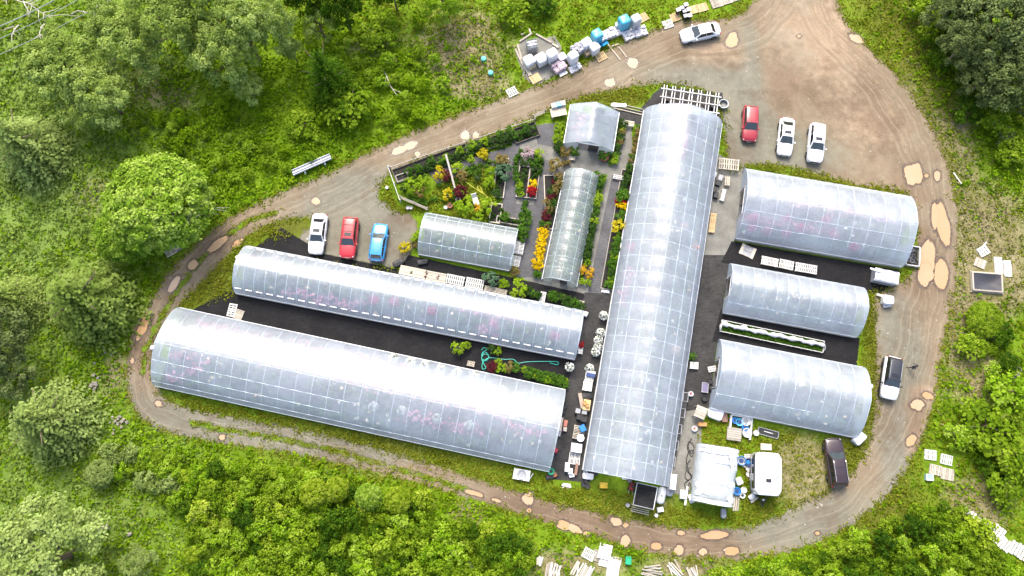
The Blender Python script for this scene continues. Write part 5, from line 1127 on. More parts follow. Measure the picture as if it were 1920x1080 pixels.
pallet(1317, 15, 17, 'tan pallet, right of a neighbouring pair near the top edge', TANWOOD, 8, .15)
pallet(1343, 6, 17, 'greyish pallet, leftmost of the row cut by the top edge', PALEWOOD, 9, .3, 1.4, 1.25)
pallet(1362, 1, 17, 'greyish pallet, middle of the row cut by the top edge', PALEWOOD, 8, .3)
pallet(1377, -4, 17, 'greyish pallet, rightmost of the row cut by the top edge', PALEWOOD, 8, .3)
pallet(1127, 107, 30, 'pale slatted pallet lying on the grass below the blue torn stack', TANWOOD, 6, .4)
pallet(1004, 148, 30, 'tan pallet at the lowest corner of the gravel pad', TANWOOD, 6, .12)
pallet(960, 173, 28, 'white slatted pallet alone on the verge left of the gravel pad', WHITEWOOD, 5, .5)
pallet(337, 459, 32, 'weathered grey pallet, upper of two by the rounded tree', BOARD, 7, .15, z=.16)
pallet(337, 461, 32, 'weathered pallet underneath the upper one by the rounded tree', BOARD, 7, .3, z=.012)
pallet(320, 471, 32, 'weathered slatted pallet, lower of two by the rounded tree', PALEWOOD, 6, .5, tilt=R(10), z=.1)
pallet(1843, 471, 28, 'white pallet, uppermost of the scattered ones right of the track', WHITEWOOD, 4, .3)
pallet(1837, 494, -25, 'pale close boarded pallet below the uppermost one right of the track', PALEWOOD, 10, .2)
pallet(1744, 853, -8, 'slatted pallet, upper left of the group of four on the right', WHITEWOOD, 6, .45)
pallet(1774, 862, -14, 'slatted pallet, upper right of the group of four on the right', WHITEWOOD, 6, .45)
pallet(1753, 881, -14, 'close slatted pallet, lower left of the group of four on the right', PALEWOOD, 7, .3)
pallet(1776, 889, -12, 'finely slatted pallet, lower right of the group of four on the right', PALEWOOD, 9, .25, 1.35, 1.2)
pallet(1104, 1039, -28, 'white slatted pallet at the left of the bottom group', WHITEWOOD, 7, .5)
pallet(1119, 1042, -20, 'broken grey pallet between two white ones in the bottom group', BOARD, 7, .5, .9, 1.1)
pallet(1134, 1034, -14, 'tall white pallet stack in the bottom group', WHITEWOOD, 9, .35, 1.35, 1.5, .16)
pallet(1135, 1052, -14, 'white pallet lowest in the bottom group beside the plain board', WHITEWOOD, 9, .35, 1.3, 1.1)
pallet(1157, 1052, -12, 'small grey pallet right of the white stack in the bottom group', PALEWOOD, 6, .5, .9, .8)
pallet(966, 490, 78, 'white slatted pallet standing bench at the lower right of the greenish tunnel', WHITEWOOD, 8, .45, 1.25, 1.1, .03)
pallet(1077, 860, -8, 'white ladder slatted pallet in the junk row left of the middle greenhouse', WHITEWOOD, 8, .5, 1.2, 1.2, .03)
pallet(436, 582, 80, 'white pallet standing at the left end of the black fabric', WHITEWOOD, 6, .5, 1.5, .9, .05)
pallet(448, 590, 72, 'pale pallet lying at the left end of the black fabric', PALEWOOD, 8, .2, 1.1, 1.0)
pallet(1336, 418, 80, 'tan slatted pallet against the right side of the middle greenhouse', TANWOOD, 12, .4, 2.3, .62, .03); pallet(1334, 420, 80, 'second tan pallet touching the first against the middle greenhouse', TANWOOD, 12, .4, 2.2, .55, .18)
pallet(1335, 692, 10, 'white slatted pallet at the left end of the lowest right greenhouse', WHITEWOOD, 5, .5, .9, .6, .03)
pallet(1403, 856, 0, 'small white slatted rack left of the caravan', WHITEWOOD, 5, .5, .9, .5, .03)
def bench(c4, h, label, mat, n, along_x=False, gap=.4, name='slatted_bench', cat='bench'):
    ctr, L, W, ang = rect(c4, h); g = thing(name, label, cat, (ctr.x, ctr.y, .025), ang); slat_top(g, L, W, h, n, mat, along_x, True, .04, gap); return g
bench([(751, 497), (800, 506), (797, 524), (748, 513)], .5, 'timber bench at the left of the row above the slim greenhouse', PALEWOOD, 6, True, .06)
bench([(801, 507), (838, 514), (834, 531), (798, 524)], .5, 'timber bench with brown pots second in the row above the slim greenhouse', PALEWOOD, 8, True, .15)
bench([(839, 513), (873, 520), (868, 537), (834, 530)], .5, 'white slatted bench third in the row above the slim greenhouse', WHITEWOOD, 9, False, .45)
bench([(875, 519), (909, 526), (905, 544), (871, 538)], .5, 'white slatted bench with black pots in the row above the slim greenhouse', WHITEWOOD, 9, False, .45)
bench([(910, 535), (952, 544), (949, 555), (906, 546)], .5, 'dark slatted bench behind the pale flowering shrub', PALEWOOD, 5, True, .5)
bench([(1014, 546), (1024, 548), (1021, 568), (1011, 566)], .4, 'small white ladder bench in the row above the slim greenhouse', WHITEWOOD, 8, True, .4)
bench([(1082, 562), (1096, 565), (1093, 582), (1079, 579)], .4, 'pale slatted bench at the right end of the row above the slim greenhouse', PALEWOOD, 6, False, .4)
for k, (x, y) in enumerate([(1029 - 136, 529), (899, 532), (889, 535), (897, 538), (905, 537)]):
    shrub(x, y, 2.6, DGREEN, 'black pot on the white slatted bench above the slim greenhouse', 'black pots on the white bench')
bench([(967, 452), (984, 455), (980, 478), (963, 475)], .5, 'white slatted rack right of the greenish tunnel', WHITEWOOD, 9, True, .5)
bench([(1430, 480), (1461, 486), (1457, 501), (1425, 494)], .4, 'white slatted rack, left of the row on the fabric below the pink basket greenhouse', WHITEWOOD, 12, False, .45)
bench([(1463, 485), (1489, 491), (1487, 507), (1459, 501)], .4, 'white slatted rack, middle of the row on the fabric below the pink basket greenhouse', WHITEWOOD, 10, False, .45)
bench([(1492, 491), (1533, 499), (1531, 514), (1490, 508)], .4, 'white slatted rack, right of the row on the fabric below the pink basket greenhouse', WHITEWOOD, 12, False, .45)
bench([(1349, 296), (1388, 300), (1384, 320), (1345, 316)], .6, 'grey slatted trolley with black pots between the middle and upper right greenhouses', PALEWOOD, 9, False, .5)
bench([(1360, 331), (1370, 332), (1367, 348), (1357, 347)], .35, 'small grey hand cart standing on the gravel aisle', PALEWOOD, 3, False, .3)
bench([(1357, 355), (1365, 357), (1354, 376), (1347, 374)], .35, 'white slatted hand cart lying askew on the gravel aisle', WHITEWOOD, 4, False, .35)
bench([(1031, 205), (1060, 199), (1063, 215), (1034, 221)], .7, 'plant table with pale boxes left of the squat pitched greenhouse', PALEWOOD, 6, True, .1)
bench([(1063, 293), (1079, 294), (1078, 300), (1062, 299)], .4, 'small grey cart in front of the squat greenhouse door', PALEWOOD, 4, False, .3)
bench([(1185, 292), (1199, 294), (1196, 312), (1181, 309)], .5, 'white slatted rack against the upper left of the middle greenhouse', WHITEWOOD, 8, True, .5)
bench([(1170, 225), (1190, 228), (1188, 238), (1168, 235)], .5, 'pale bench at the top of the path right of the squat greenhouse', PALEWOOD, 4, True, .3)
bench([(1152, 285), (1162, 286), (1159, 300), (1149, 299)], .4, 'white slatted stand at the low end of the row right of the squat greenhouse', WHITEWOOD, 6, True, .45)
bench([(1099, 698), (1115, 701), (1112, 716), (1095, 713)], .75, 'white framed bench with blue crates in the junk row', WHITEWOOD, 6, False, .35)
bench([(1095, 714), (1112, 717), (1108, 734), (1091, 731)], .75, 'plain white table below the blue crates in the junk row', WHITEWOOD, 5, True, .02)
bench([(1077, 796), (1098, 800), (1093, 826), (1073, 822)], .6, 'slatted bench with blue crate and white tub in the junk row', PALEWOOD, 9, True, .5)
bench([(1298, 679), (1310, 680), (1309, 692), (1289, 690)], .4, 'pale slatted trolley with a plant right of the middle greenhouse', WHITEWOOD, 5, False, .25)
bench([(1086, 650), (1095, 651), (1091, 664), (1082, 662)], .4, 'white slatted trolley with red flowers in the middle aisle', WHITEWOOD, 4, False, .25)
bench([(1305, 758), (1327, 766), (1320, 788), (1303, 780)], 1.0, 'grey striped pallet pile at the lower left of the lowest right greenhouse', PALEWOOD, 4, True, .12)
bench([(1365, 800), (1392, 804), (1388, 828), (1361, 824)], .4, 'worn timber deck below the blue reels', BOARD, 6, True, .12)
bench([(877, 676), (891, 679), (889, 688), (875, 685)], .2, 'small grey tray of dark plants on the black fabric', PALEWOOD, 5, False, .4)
shrub(1090, 647, 5, REDF, 'red flowers on the white slatted trolley in the middle aisle')
bench([(1150, 327), (1172, 331), (1171, 338), (1149, 334)], .35, 'white ladder like frame at the top of the grey path', WHITEWOOD, 5, False, .8)

# white staging frame at the top of the middle greenhouse
def staging():
    ctr, L, W, ang = rect([(1240, 162), (1352, 181), (1349, 216), (1234, 200)], 1.6); g = thing('staging_frame', 'white lattice timber frame standing against the top of the tall middle greenhouse', 'frame', (ctr.x, ctr.y, 0), ang)
    for k in range(7):
        x = (-.5 + (k + .5) / 7) * L
        for d in (-.16, .16):
            MB().box(x + d, 0, 1.6, .09, W * 1.25, .1).build('joist', WHITEWOOD, g)
        for y in (-.45, .45): MB().box(x, y * W, 0, .1, .1, 1.598).build('post', WHITEWOOD, g)
    for y in (-.42, -.02, .4): MB().box(0, y * W, 1.702, L, .1, .1).build('rail', WHITEWOOD, g)
    for k, x in enumerate((-.36, -.12, .28, .42)): MB().lathe(x * L, .2 * W, [(.3, 0), (.38, .6), (.4, .6)], 10).build('tub', POTB, g)
    MB().box(-.02 * L, -.1 * W, .02, L * .6, W * .4, .5).build('dark_bench', DARKWOOD, g)
staging()
t_ = thing('water_tub', 'round pale rimmed tub at the right end of the white lattice frame', 'tub', P(1355, 198), 0)
MB().lathe(0, 0, [(.5, 0), (.55, .5), (.5, .5), (.46, .1)], 18).build('tub_wall', plain('grey_tub', (.3, .31, .3), .6), t_); MB().tube([(.54 * math.cos(a), .54 * math.sin(a), .5) for a in [6.2832 * i / 20 for i in range(20)]], .045, 5, True).build('rim', STEEL, t_)

# ------------------------------------------------------------------ wrapped stacks, sacks and stores by the top edge
WRAP = plain('white_wrap', (.87, .87, .88), .3, 0, .12, 5, .5); BWRAP = plain('blue_wrap', (.1, .5, .72), .3, 0, .3, 3, .5); BTARP = plain('blue_tarp', (.02, .3, .62), .45, 0, .3)
SACK = plain('white_sack', (.74, .72, .73), .6, 0, .2, 5); PSACK = plain('pink_sack', (.66, .5, .54), .6, 0, .3, 5); GWRAP = plain('grey_wrap', (.36, .37, .4), .4, 0, .3, 4)
def soft_box(sx, sy, sz, amp=.05, seed=0, n=7, zb=0.):
    """slumped box with rounded, uneven faces"""
    rows = []; r_ = random.Random(seed)
    ph = [r_.uniform(0, 6) for _ in range(4)]
    for zi, (z, k) in enumerate(((0, .96), (.3, 1), (.7, 1), (.92, .98), (1, .9), (1.02, .55), (1.03, .02))):
        q = []
        for i in range(24):
            a = 6.2832 * (i + .5) / 24; ca, sa = math.cos(a), math.sin(a); d = (abs(ca) ** 9 + abs(sa) ** 9) ** (-1 / 9)
            w_ = 1 + amp * math.sin(3 * a + ph[0] + zi) + amp * .6 * math.sin(5 * a + ph[1] - zi * 1.3)
            q.append((ca * d * sx / 2 * k * w_, sa * d * sy / 2 * k * w_, zb + z * sz + (amp * .6 * math.sin(2 * a + ph[2]) if z > .8 else 0)))
        rows.append(q + [q[0]])
    return MB().grid(rows)
def wrapped(px, py, deg, sx, sy, sz, mat, label, torn=None, lid=None):
    p = P(px, py); g = thing('wrapped_stack', label, 'pallet load', (p.x, p.y, .01), R(deg), 'wrapped loads beside the track')
    soft_box(sx, sy, sz, .03, int(px * 7), zb=.13).build('wrap', mat, g, True)
    for s in (-1, 0, 1): MB().box(0, s * (sy / 2 - .06), 0, sx, .1, .13).build('pallet_bearer', TANWOOD, g)
    if torn: 
        x, y, w_ = torn; rr = [[(x + (i / 6 - .5) * w_, y + (j / 6 - .5) * w_ * .8, max(.05, .55 - .6 * j / 6 + .12 * math.sin(i * 2 + j))) for j in range(7)] for i in range(7)]
        MB().grid(rr).build('torn_tarp', BTARP, g, True)
    if lid: MB().box(0, 0, sz + .165, sx * .8, sy * .8, .03).build('top_sheet', lid, g)
    return g
def sacks(px, py, deg, nx, ny, nz, mat, label, sx=.52, sy=.4):
    p = P(px, py); g = thing('sack_load', label, 'sacks', (p.x, p.y, .01), R(deg), 'sack loads beside the track')
    MB().box(0, 0, .0, nx * sx, ny * sy, .12).build('pallet_base', TANWOOD, g)
    me = [soft_box(sx * .97, sy * .97, .17, .06, k).mesh('sack', mat, True) for k in range(3)]
    for k in range(nz):
        for i in range(nx):
            for j in range(ny):
                if k == nz - 1 and rnd.random() < .2: continue
                link('sack', rnd.choice(me), g, ((i - (nx - 1) / 2) * sx + rnd.uniform(-.04, .04), (j - (ny - 1) / 2) * sy + rnd.uniform(-.04, .04), .125 + k * .172), rnd.uniform(-.12, .12))
    return g
wrapped(1034, 113, 32, 1.25, 1.1, 1.7, WRAP, 'tall white wrapped load at the right side of the gravel pad')
wrapped(1053, 112, 32, 1.0, .9, .7, WRAP, 'low white wrapped load between two tall ones')
wrapped(1073, 117, 32, 1.15, 1.05, 1.7, WRAP, 'tall white wrapped load with grey sides above the pinkish sacks')
sacks(1048, 129, 32, 3, 3, 4, PSACK, 'pinkish sacks stacked on a pallet in front of the tall white loads')
sacks(1078, 130, 30, 3, 2, 2, SACK, 'small pile of white sacks at the foot of the tall grey sided load')
tag(MB().box(*P(1056, 139)[:2], .02, 1.0, .4, .16, R(30)).build('pale_block', WRAP), 'pale block lying in front of the pinkish sacks', 'block')
wrapped(992, 120, 32, 1.3, 1.25, .95, WRAP, 'low broad white load on the gravel pad, left of a touching pair')
wrapped(1014, 117, 32, 1.25, 1.25, 1.05, WRAP, 'square white load on the gravel pad, right of a touching pair')
sacks(998, 128, 30, 2, 1, 2, plain('straw_sack', (.55, .46, .3), .8), 'straw coloured sacks leaning against the low broad white load')
def cage():
    p = P(997, 93); g = thing('tote_cage', 'grey wire cage tote standing on the gravel pad', 'tote', (p.x, p.y, .01), R(12)); s, h = .58, 1.45
    soft_box(1.0, 1.0, 1.2, .02, 3, zb=.13).build('tank', GWRAP, g, True)
    for z in (.15, .45, .8, 1.15, h): MB().tube([(-s, -s, z), (s, -s, z), (s, s, z), (-s, s, z)], .03, 5, True).build('cage_ring', PIPE, g)
    for i in range(4):
        q = -s + 2 * s * i / 3
        for a, b_ in ((q, -s), (q, s), (-s, q), (s, q)): MB().tube([(a, b_, .1), (a, b_, h)], .025, 5).build('cage_bar', PIPE, g)
    for q in (-.2, .2): MB().bar((-s, q, h), (s, q, h), .05, .04).build('top_bar', STEEL, g)
cage()
sacks(1083, 98, 32, 3, 3, 6, plain('grey_sack', (.46, .46, .5), .55, 0, .4, 4), 'grey and white chequered stack of sacks behind the tall loads')
wrapped(1098, 90, 32, 1.2, 1.1, 1.3, WRAP, 'white wrapped load behind the one on timber sides')
wrapped(1113, 97, 32, 1.15, 1.1, 1.2, WRAP, 'white wrapped load in front of the torn blue one')
sacks(1102, 101, 32, 2, 2, 3, plain('timber_block', (.4, .31, .2), .8), 'brown timber blocks stacked left of the white load by the torn blue one')
wrapped(1117, 78, 30, 1.2, 1.2, 1.75, BWRAP, 'torn blue wrapped load with tarp hanging off', (.5, -.75, 1.1))
sacks(1137, 68, 25, 4, 3, 3, SACK, 'loose heap of white sacks between the two blue loads, left part'); sacks(1154, 62, 25, 3, 3, 2, SACK, 'loose heap of white sacks between the two blue loads, right part')
wrapped(1167, 53, 28, 1.25, 1.2, 1.9, BWRAP, 'intact pale blue wrapped load, the farther of the two blue ones')
wrapped(1189, 49, 28, 1.15, 1.1, 1.7, plain('silver_wrap', (.6, .61, .63), .3, 0, .3), 'silvery wrapped load right of the farther blue one')
sacks(1179, 67, 28, 3, 3, 2, SACK, 'low pallet of white sacks in front of the farther blue load'); sacks(1200, 61, 22, 3, 3, 2, SACK, 'white sacks on a pallet at the right end of the loads')
tag(soft_box(.5, .5, .8, .05, 5).build('drum', WRAP, None, True, loc=P(1156, 52)), 'small white drum left of the farther blue load', 'drum')
for k, (a, b_, lab) in enumerate([((974, 79), (1001, 61), 'upper left kerb timber of the gravel pad'), ((970, 84), (978, 112), 'left kerb timber of the gravel pad'), ((966, 93), (977, 116), 'outer left kerb timber beside the left one'), ((977, 117), (993, 143), 'lower left kerb timber of the gravel pad'),
                                  ((1005, 65), (1034, 81), 'upper right kerb timber of the gravel pad'), ((1036, 83), (1047, 90), 'short right kerb timber of the gravel pad'), ((985, 122), (996, 142), 'thin board beside the lower left kerb timber'), ((977, 66), (988, 63), 'short loose timber above the gravel pad'), ((992, 55), (995, 63), 'short upright timber above the gravel pad')]):
    p, q = P(*a), P(*b_); tag(MB().bar(p + Vector((0, 0, .11)), q + Vector((0, 0, .11)), .2, .18).build('kerb_timber', PALEWOOD), lab, 'timber')
for a, b_, lab in [((1140, 84), (1163, 113), 'long thin board lying towards the puddle, left one'), ((1160, 88), (1175, 108), 'long thin board lying towards the puddle, right one'), ((1146, 87), (1160, 83), 'short board joining the two long ones')]:
    p, q = P(*a), P(*b_); tag(MB().bar(p + Vector((0, 0, .06)), q + Vector((0, 0, .06)), .16, .08).build('loose_board', plain('muddy_board', (.5, .42, .33), .8)), lab, 'board')
def pot_stack():
    for k, (x, y) in enumerate([(1269, 26), (1276, 22), (1284, 15), (1281, 27), (1289, 24), (1283, 36), (1291, 35)]):
        p = P(x, y); g = thing('pot_bundle', 'dark bundle of nested pots with pale top near the top edge', 'pots', (p.x, p.y, .16 if k < 2 else .02), .3, 'pot bundles')
        MB().lathe(0, 0, [(.2, 0), (.28, .5), (.26, .72)], 10).build('pots', POTB, g); MB().box(0, 0, .72, .5, .45, .06).build('pale_top', GWRAP if k % 2 else SACK, g)
pot_stack()
for x, y, lab in [(907, 113, 'turquoise round lid in the meadow, left and upper of two'), (920, 139, 'turquoise round lid in the meadow, right and lower of two')]:
    p = P(x, y); MB_ = MB().lathe(0, 0, [(.3, 0), (.33, .25), (.3, .36), (.1, .42)], 16).build('well_cover', plain('turquoise_plastic', (.12, .55, .48), .5)); MB_.location = (p.x, p.y, .12); tag(MB_, lab, 'lid')
def trough():
    ctr, L, ang = span((551, 328), (622, 297)); g = thing('white_trough', 'long white trough on two legs lying on the verge of the upper track', 'trough', (ctr.x, ctr.y, 0), ang)
    WS = plain('white_sheet', (.74, .75, .76), .5)
    MB().box(0, 0, .42, L, .6, .08).build('bed_plate', WS, g)
    for s in (-1, 1): MB().box(0, s * .3, .5, L, .06, .26).build('side_flange', WS, g)
    MB().box(0, .0, .5, L, .1, .2).build('web', STEEL, g)
    for x in (-.22, .3): MB().box(x * L, -.1, 0, .16, .9, .42).build('leg', WS, g)
trough()

# ------------------------------------------------------------------ junk row, tank, canopy and stores at the bottom
def boxy(px, py, deg, sx, sy, sz, mat, name, label, cat, z=.03, lid=None, soft=False, rim=None):
    p = P(px, py); g = thing(name, label, cat, (p.x, p.y, z), R(deg))
    (soft_box(sx, sy, sz, .04, int(px)) if soft else MB().box(0, 0, 0, sx, sy, sz, 0, .96)).build('shell', mat, g, soft)
    if lid: MB().box(0, 0, sz + .002, sx * .86, sy * .86, .05).build('lid', lid, g)
    if rim: 
        for s in (-1, 1): MB().box(0, s * sy * .46, sz, sx, .07, .06).build('rim', rim, g); MB().box(s * sx * .46, 0, sz + .001, .07, sy * .84, .058).build('rim', rim, g)
    return g
def drum(px, py, r_, h, mat, label, cat='barrel', name='barrel', rim=None, inner=None, z=.03):
    p = P(px, py); g = thing(name, label, cat, (p.x, p.y, z))
    MB().lathe(0, 0, [(r_ * .92, 0), (r_, h * .3), (r_, h * .9), (r_ * .95, h), (r_ * .8, h), (r_ * .78, h * .8)], 16).build('shell', mat, g, False)
    MB().tube([(r_ * .92 * math.cos(a), r_ * .92 * math.sin(a), h) for a in [6.2832 * i / 18 for i in range(18)]], r_ * .1, 5, True).build('rim', rim or mat, g)
    if inner: MB().lathe(0, 0, [(r_ * .5, h * .82), (r_ * .45, h * .86)], 12).build('centre', inner, g)
    return g
NAVY = plain('navy_crate', (.02, .06, .2), .5); BLUEC = plain('blue_crate', (.02, .22, .6), .45); REDP = plain('red_plastic', (.45, .03, .05), .45); GREENP = plain('green_plastic', (.02, .42, .2), .45)
YELP = plain('yellow_plastic', (.75, .5, .03), .45); BEIGE = plain('beige_board', (.6, .52, .44), .7); ORNG = plain('orange_wood', (.62, .3, .1), .6); GREYP = plain('grey_plastic', (.38, .39, .4), .5); WPL = plain('white_plastic', (.78, .78, .77), .4)
boxy(1106, 705, -12, .95, .42, .22, NAVY, 'crate', 'navy crate on the white framed bench, lower of two', 'crate', .8); boxy(1107, 700, -12, .95, .3, .2, SACK, 'tray', 'tray of white pots above the navy crate', 'tray', .8)
boxy(1100, 743, 20, 1.1, .9, .45, POTB, 'sack_pile', 'glossy black sack pile below the white table in the junk row', 'sacks', soft=True)
boxy(1089, 752, 100, 1.7, .4, .5, plain('tan_panel', (.42, .34, .27), .7), 'tan_sheet', 'brownish panel standing left of the black sack pile', 'panel')
boxy(1099, 760, 80, 1.15, .8, .7, plain('tan_table', (.72, .5, .22), .6), 'work_table', 'tan topped table with two orange pots in the junk row', 'table')
drum(1095, 757, .22, .25, ORNG, 'orange pot on the tan table, left one', 'pot', 'orange_pot', z=.74); drum(1100, 762, .2, .22, ORNG, 'orange pot on the tan table, right one', 'pot', 'orange_pot', z=.74)
for k, (x, y) in enumerate([(1083, 771), (1095, 773), (1086, 782), (1094, 786)]): boxy(x, y, -12, .62, .6, .5, POTB, 'black_crate', ['black crate with a grey lid, upper left in the junk row group of four', 'black crate upper right in the junk row group of four', 'black crate lower left in the junk row group of four', 'black crate lower right in the junk row group of four'][k], 'crate', lid=GREYP if k < 2 else None, rim=POTB)
boxy(1091, 804, 25, .62, .75, .4, BLUEC, 'crate', 'bright blue crate tilted on the slatted bench in the junk row', 'crate', .66, lid=BLUEC)
drum(1087, 822, .4, .4, WPL, 'white round tub on the slatted bench in the junk row', 'tub', 'round_tub', z=.64, inner=WPL)
boxy(1080, 840, -8, 1.15, .95, .6, WPL, 'sink_unit', 'white square sink unit between the round tub and the ladder pallet', 'sink', rim=WPL, lid=SACK)
boxy(1063, 876, 85, 1.0, .5, .6, WPL, 'white_box', 'tall white box at the low end of the junk row', 'box', lid=WPL); boxy(1069, 884, 85, .65, .5, .5, WPL, 'white_box', 'small white box right of the tall one at the end of the junk row', 'box', soft=True)
boxy(1072, 892, 10, .6, .35, .3, WPL, 'white_box', 'white scrap box lowest at the end of the junk row', 'box', soft=True); boxy(1080, 880, 80, 1.2, .3, .5, plain('rusty_metal', (.3, .17, .12), .7), 'rusty_rack', 'rusty slatted rack at the end of the junk row', 'rack')
boxy(1050, 796, 80, 1.5, .45, .5, BEIGE, 'board_stack', 'beige boxes against the end of the lower left greenhouse', 'box'); boxy(1060, 794, 80, .7, .4, .45, plain('coral_crate', (.6, .22, .15), .5), 'crate', 'coral crate beside the beige boxes', 'crate'); boxy(1059, 805, 80, .45, .4, .4, BEIGE, 'small_box', 'small cream box below the coral crate', 'box')
boxy(1048, 812, 75, .7, .4, .4, GREYP, 'grey_crate', 'grey crate at the end of the lower left greenhouse', 'crate'); boxy(1041, 845, 60, .5, .5, .6, REDP, 'red_barrow', 'red bin standing at the end of the lower left greenhouse', 'bin', soft=True)
for k, (x, y) in enumerate([(1057, 757), (1054, 772), (1058, 762)]): drum(x, y, .28, .3, POTB, ['black bucket at the end of the lower left greenhouse, topmost', 'black bucket at the end of the lower left greenhouse, lowest', 'black bucket at the end of the lower left greenhouse, middle'][k], 'bucket', 'bucket')
drum(1033, 884, .36, .45, GREENP, 'green tub at the lower right corner of the lower left greenhouse', 'tub', 'green_tub', inner=POTB); boxy(1031, 894, 10, .9, .5, .3, POTB, 'black_sack', 'black sack below the green tub', 'sack', soft=True); drum(1040, 890, .25, .3, TERRA, 'brick red pot right of the green tub', 'pot', 'clay_pot')
def cart():
    p = P(978, 890); g = thing('wash_cart', 'white cart with an oval basin below the lower left greenhouse', 'cart', (p.x, p.y, .02), R(-10))
    MB().box(0, 0, .45, 1.75, 1.1, .08).build('tray', WPL, g); MB().box(0, -.53, .1, 1.7, .06, .35).build('apron', WPL, g)
    MB().lathe(0, 0, [(.3, .531), (.5, .62), (.46, .62), (.3, .55)], 16).build('basin', GREYP, g)
    for s in (-1, 1):
        for k in (-1, 1): MB().box(s * .75, k * .42, 0, .1, .1, .45).build('leg', PIPE, g)
    MB().bar((.9, -.3, .5), (1.15, .35, .8), .06, .06).build('handle', STEEL, g)
cart()
boxy(1102, 893, -8, 1.15, .65, .5, WPL, 'white_trough', 'white moulded trough below the middle greenhouse', 'trough', soft=True, lid=SACK); drum(1097, 886, .22, .5, WPL, 'white can behind the white moulded trough', 'can', 'can', inner=POTB)
drum(1115, 886, .35, .4, POTB, 'black pot below the middle greenhouse', 'pot', 'black_tub'); drum(1135, 886, .2, .3, WPL, 'small white bucket below the middle greenhouse', 'bucket', 'bucket')
for k, (x, y) in enumerate([(1094, 908), (1101, 911), (1098, 904)]): drum(x, y, .28, .3, POTB, 'black plant pot standing in the grass left of the yellow crate', 'pot', 'black_pot')['group'] = 'black pots in the grass'
boxy(1131, 910, -3, .8, .55, .4, YELP, 'yellow_crate', 'yellow crate lying in the grass below the middle greenhouse', 'crate', rim=YELP, soft=True)
boxy(1175, 893, -8, .95, .7, .06, GREYP, 'wire_mesh', 'pale mesh panel leaning at the low end of the middle greenhouse', 'panel', .03, rim=STEEL)
def machine():
    p = P(1184, 912); g = thing('red_machine', 'red wheeled garden machine left of the black canopy', 'machine', (p.x, p.y, .02), R(70))
    MB().box(0, 0, .25, .8, .45, .3, 0, .8).build('deck', REDP, g); MB().lathe(.05, 0, [(.16, .55), (.18, .72), (.1, .76)], 10).build('engine', POTB, g)
    for s in (-1, 1):
        for x in (-.3, .3): w_ = MB().lathe(0, 0, [(.17, -.05), (.17, .05)], 12).build('wheel', RUB, g); w_.location = (x, s * .3, .17); w_.rotation_euler = (R(90), 0, 0)
        MB().bar((-.35, s * .2, .4), (-.85, s * .2, .95), .04, .04).build('handle', PIPE, g)
machine()
drum(1180, 902, .2, .35, GREYP, 'grey can behind the red garden machine', 'can', 'can')
def canopy():
    ctr, L, W, ang = rect([(1194, 905), (1232, 914), (1224, 955), (1186, 946)], 1.6); g = thing('shade_canopy', 'square black mesh canopy on posts at the foot of the middle greenhouse', 'canopy', (ctr.x, ctr.y, 0), ang)
    rows = [[(L * (-.5 + i / 8), W * (-.5 + j / 8), 1.9 - .18 * math.sin(math.pi * i / 8) * math.sin(math.pi * j / 8)) for j in range(9)] for i in range(9)]
    MB().grid(rows).build('mesh_sheet', BLACK, g, True)
    for x in (-.5, .5):
        for y in (-.5, .5): MB().box(x * L, y * W, 0, .08, .08, 1.88).build('post', PIPE, g)
    for y in (-.5, .5): MB().bar((-L / 2, y * W, 1.9), (L / 2, y * W, 1.9), .07, .06).build('rail', PIPE, g); MB().bar((y * L, -W / 2, 1.91), (y * L, W / 2, 1.91), .07, .06).build('rail', STEEL if y > 0 else PIPE, g)
    for k in range(3): MB().bar((-L * .45, -W / 2 - .25 - .2 * k, .4), (L * .45, -W / 2 - .25 - .2 * k, .4), .07, .07).build('rack_bar', PALEWOOD, g)
canopy()
def tank():
    a, b_ = P(1243, 913, .6), P(1236, 945, .6); ctr = (a + b_) / 2; g = thing('gas_tank', 'long white horizontal gas tank right of the black canopy', 'tank', (ctr.x, ctr.y, 0), math.atan2((a - b_).y, (a - b_).x)); L = (a - b_).length; r_ = .45
    pr = [(.03, -L / 2), (.25, -L / 2 + .05), (.4, -L / 2 + .18), (r_, -L / 2 + .35), (r_, L / 2 - .35), (.4, L / 2 - .18), (.25, L / 2 - .05), (.03, L / 2)]
    o = MB().lathe(0, 0, pr, 18).build('vessel', paint('tank_white', (.8, .8, .8)), g, True); o.rotation_euler = (0, R(90), 0); o.location = (0, 0, .7)
    MB().lathe(0, 0, [(.12, 1.12), (.12, 1.24), (.05, 1.26)], 10).build('valve_dome', GREYP, g)
    for s in (-1, 1): MB().box(s * L * .28, 0, 0, .12, .7, .4).build('saddle', GREYP, g)
tank()
boxy(1257, 903, 82, 1.6, .6, 1.5, WPL, 'white_cabinet', 'tall white cabinet at the lower right corner of the middle greenhouse', 'cabinet', rim=WPL); boxy(1254, 922, 80, .9, .7, .6, GWRAP, 'crumpled_sheet', 'crumpled pale plastic below the white cabinet', 'plastic sheet', soft=True)
boxy(1237, 955, 10, .65, .5, .45, WPL, 'white_box', 'white box below the gas tank', 'box'); drum(1230, 966, .2, .2, SACK, 'small pale bag below the black canopy', 'bag', 'pale_bag'); drum(1176, 947, .22, .4, GREYP, 'grey can left of the black canopy', 'can', 'can')
boxy(1280, 927, -5, .75, .95, .5, WPL, 'white_box', 'white square box by the plank left of the patched tent', 'box', lid=WPL)
p, q = P(1287, 912), P(1283, 947); tag(MB().bar(p + Vector((0, 0, .5)), q + Vector((0, 0, .4)), .22, .05).build('white_plank', WHITEWOOD), 'white plank leaning between the white box and the patched tent', 'plank')
boxy(1295, 935, 20, .5, .9, .3, SACK, 'white_bag', 'white bag at the lower left corner of the patched tent', 'bag', soft=True)
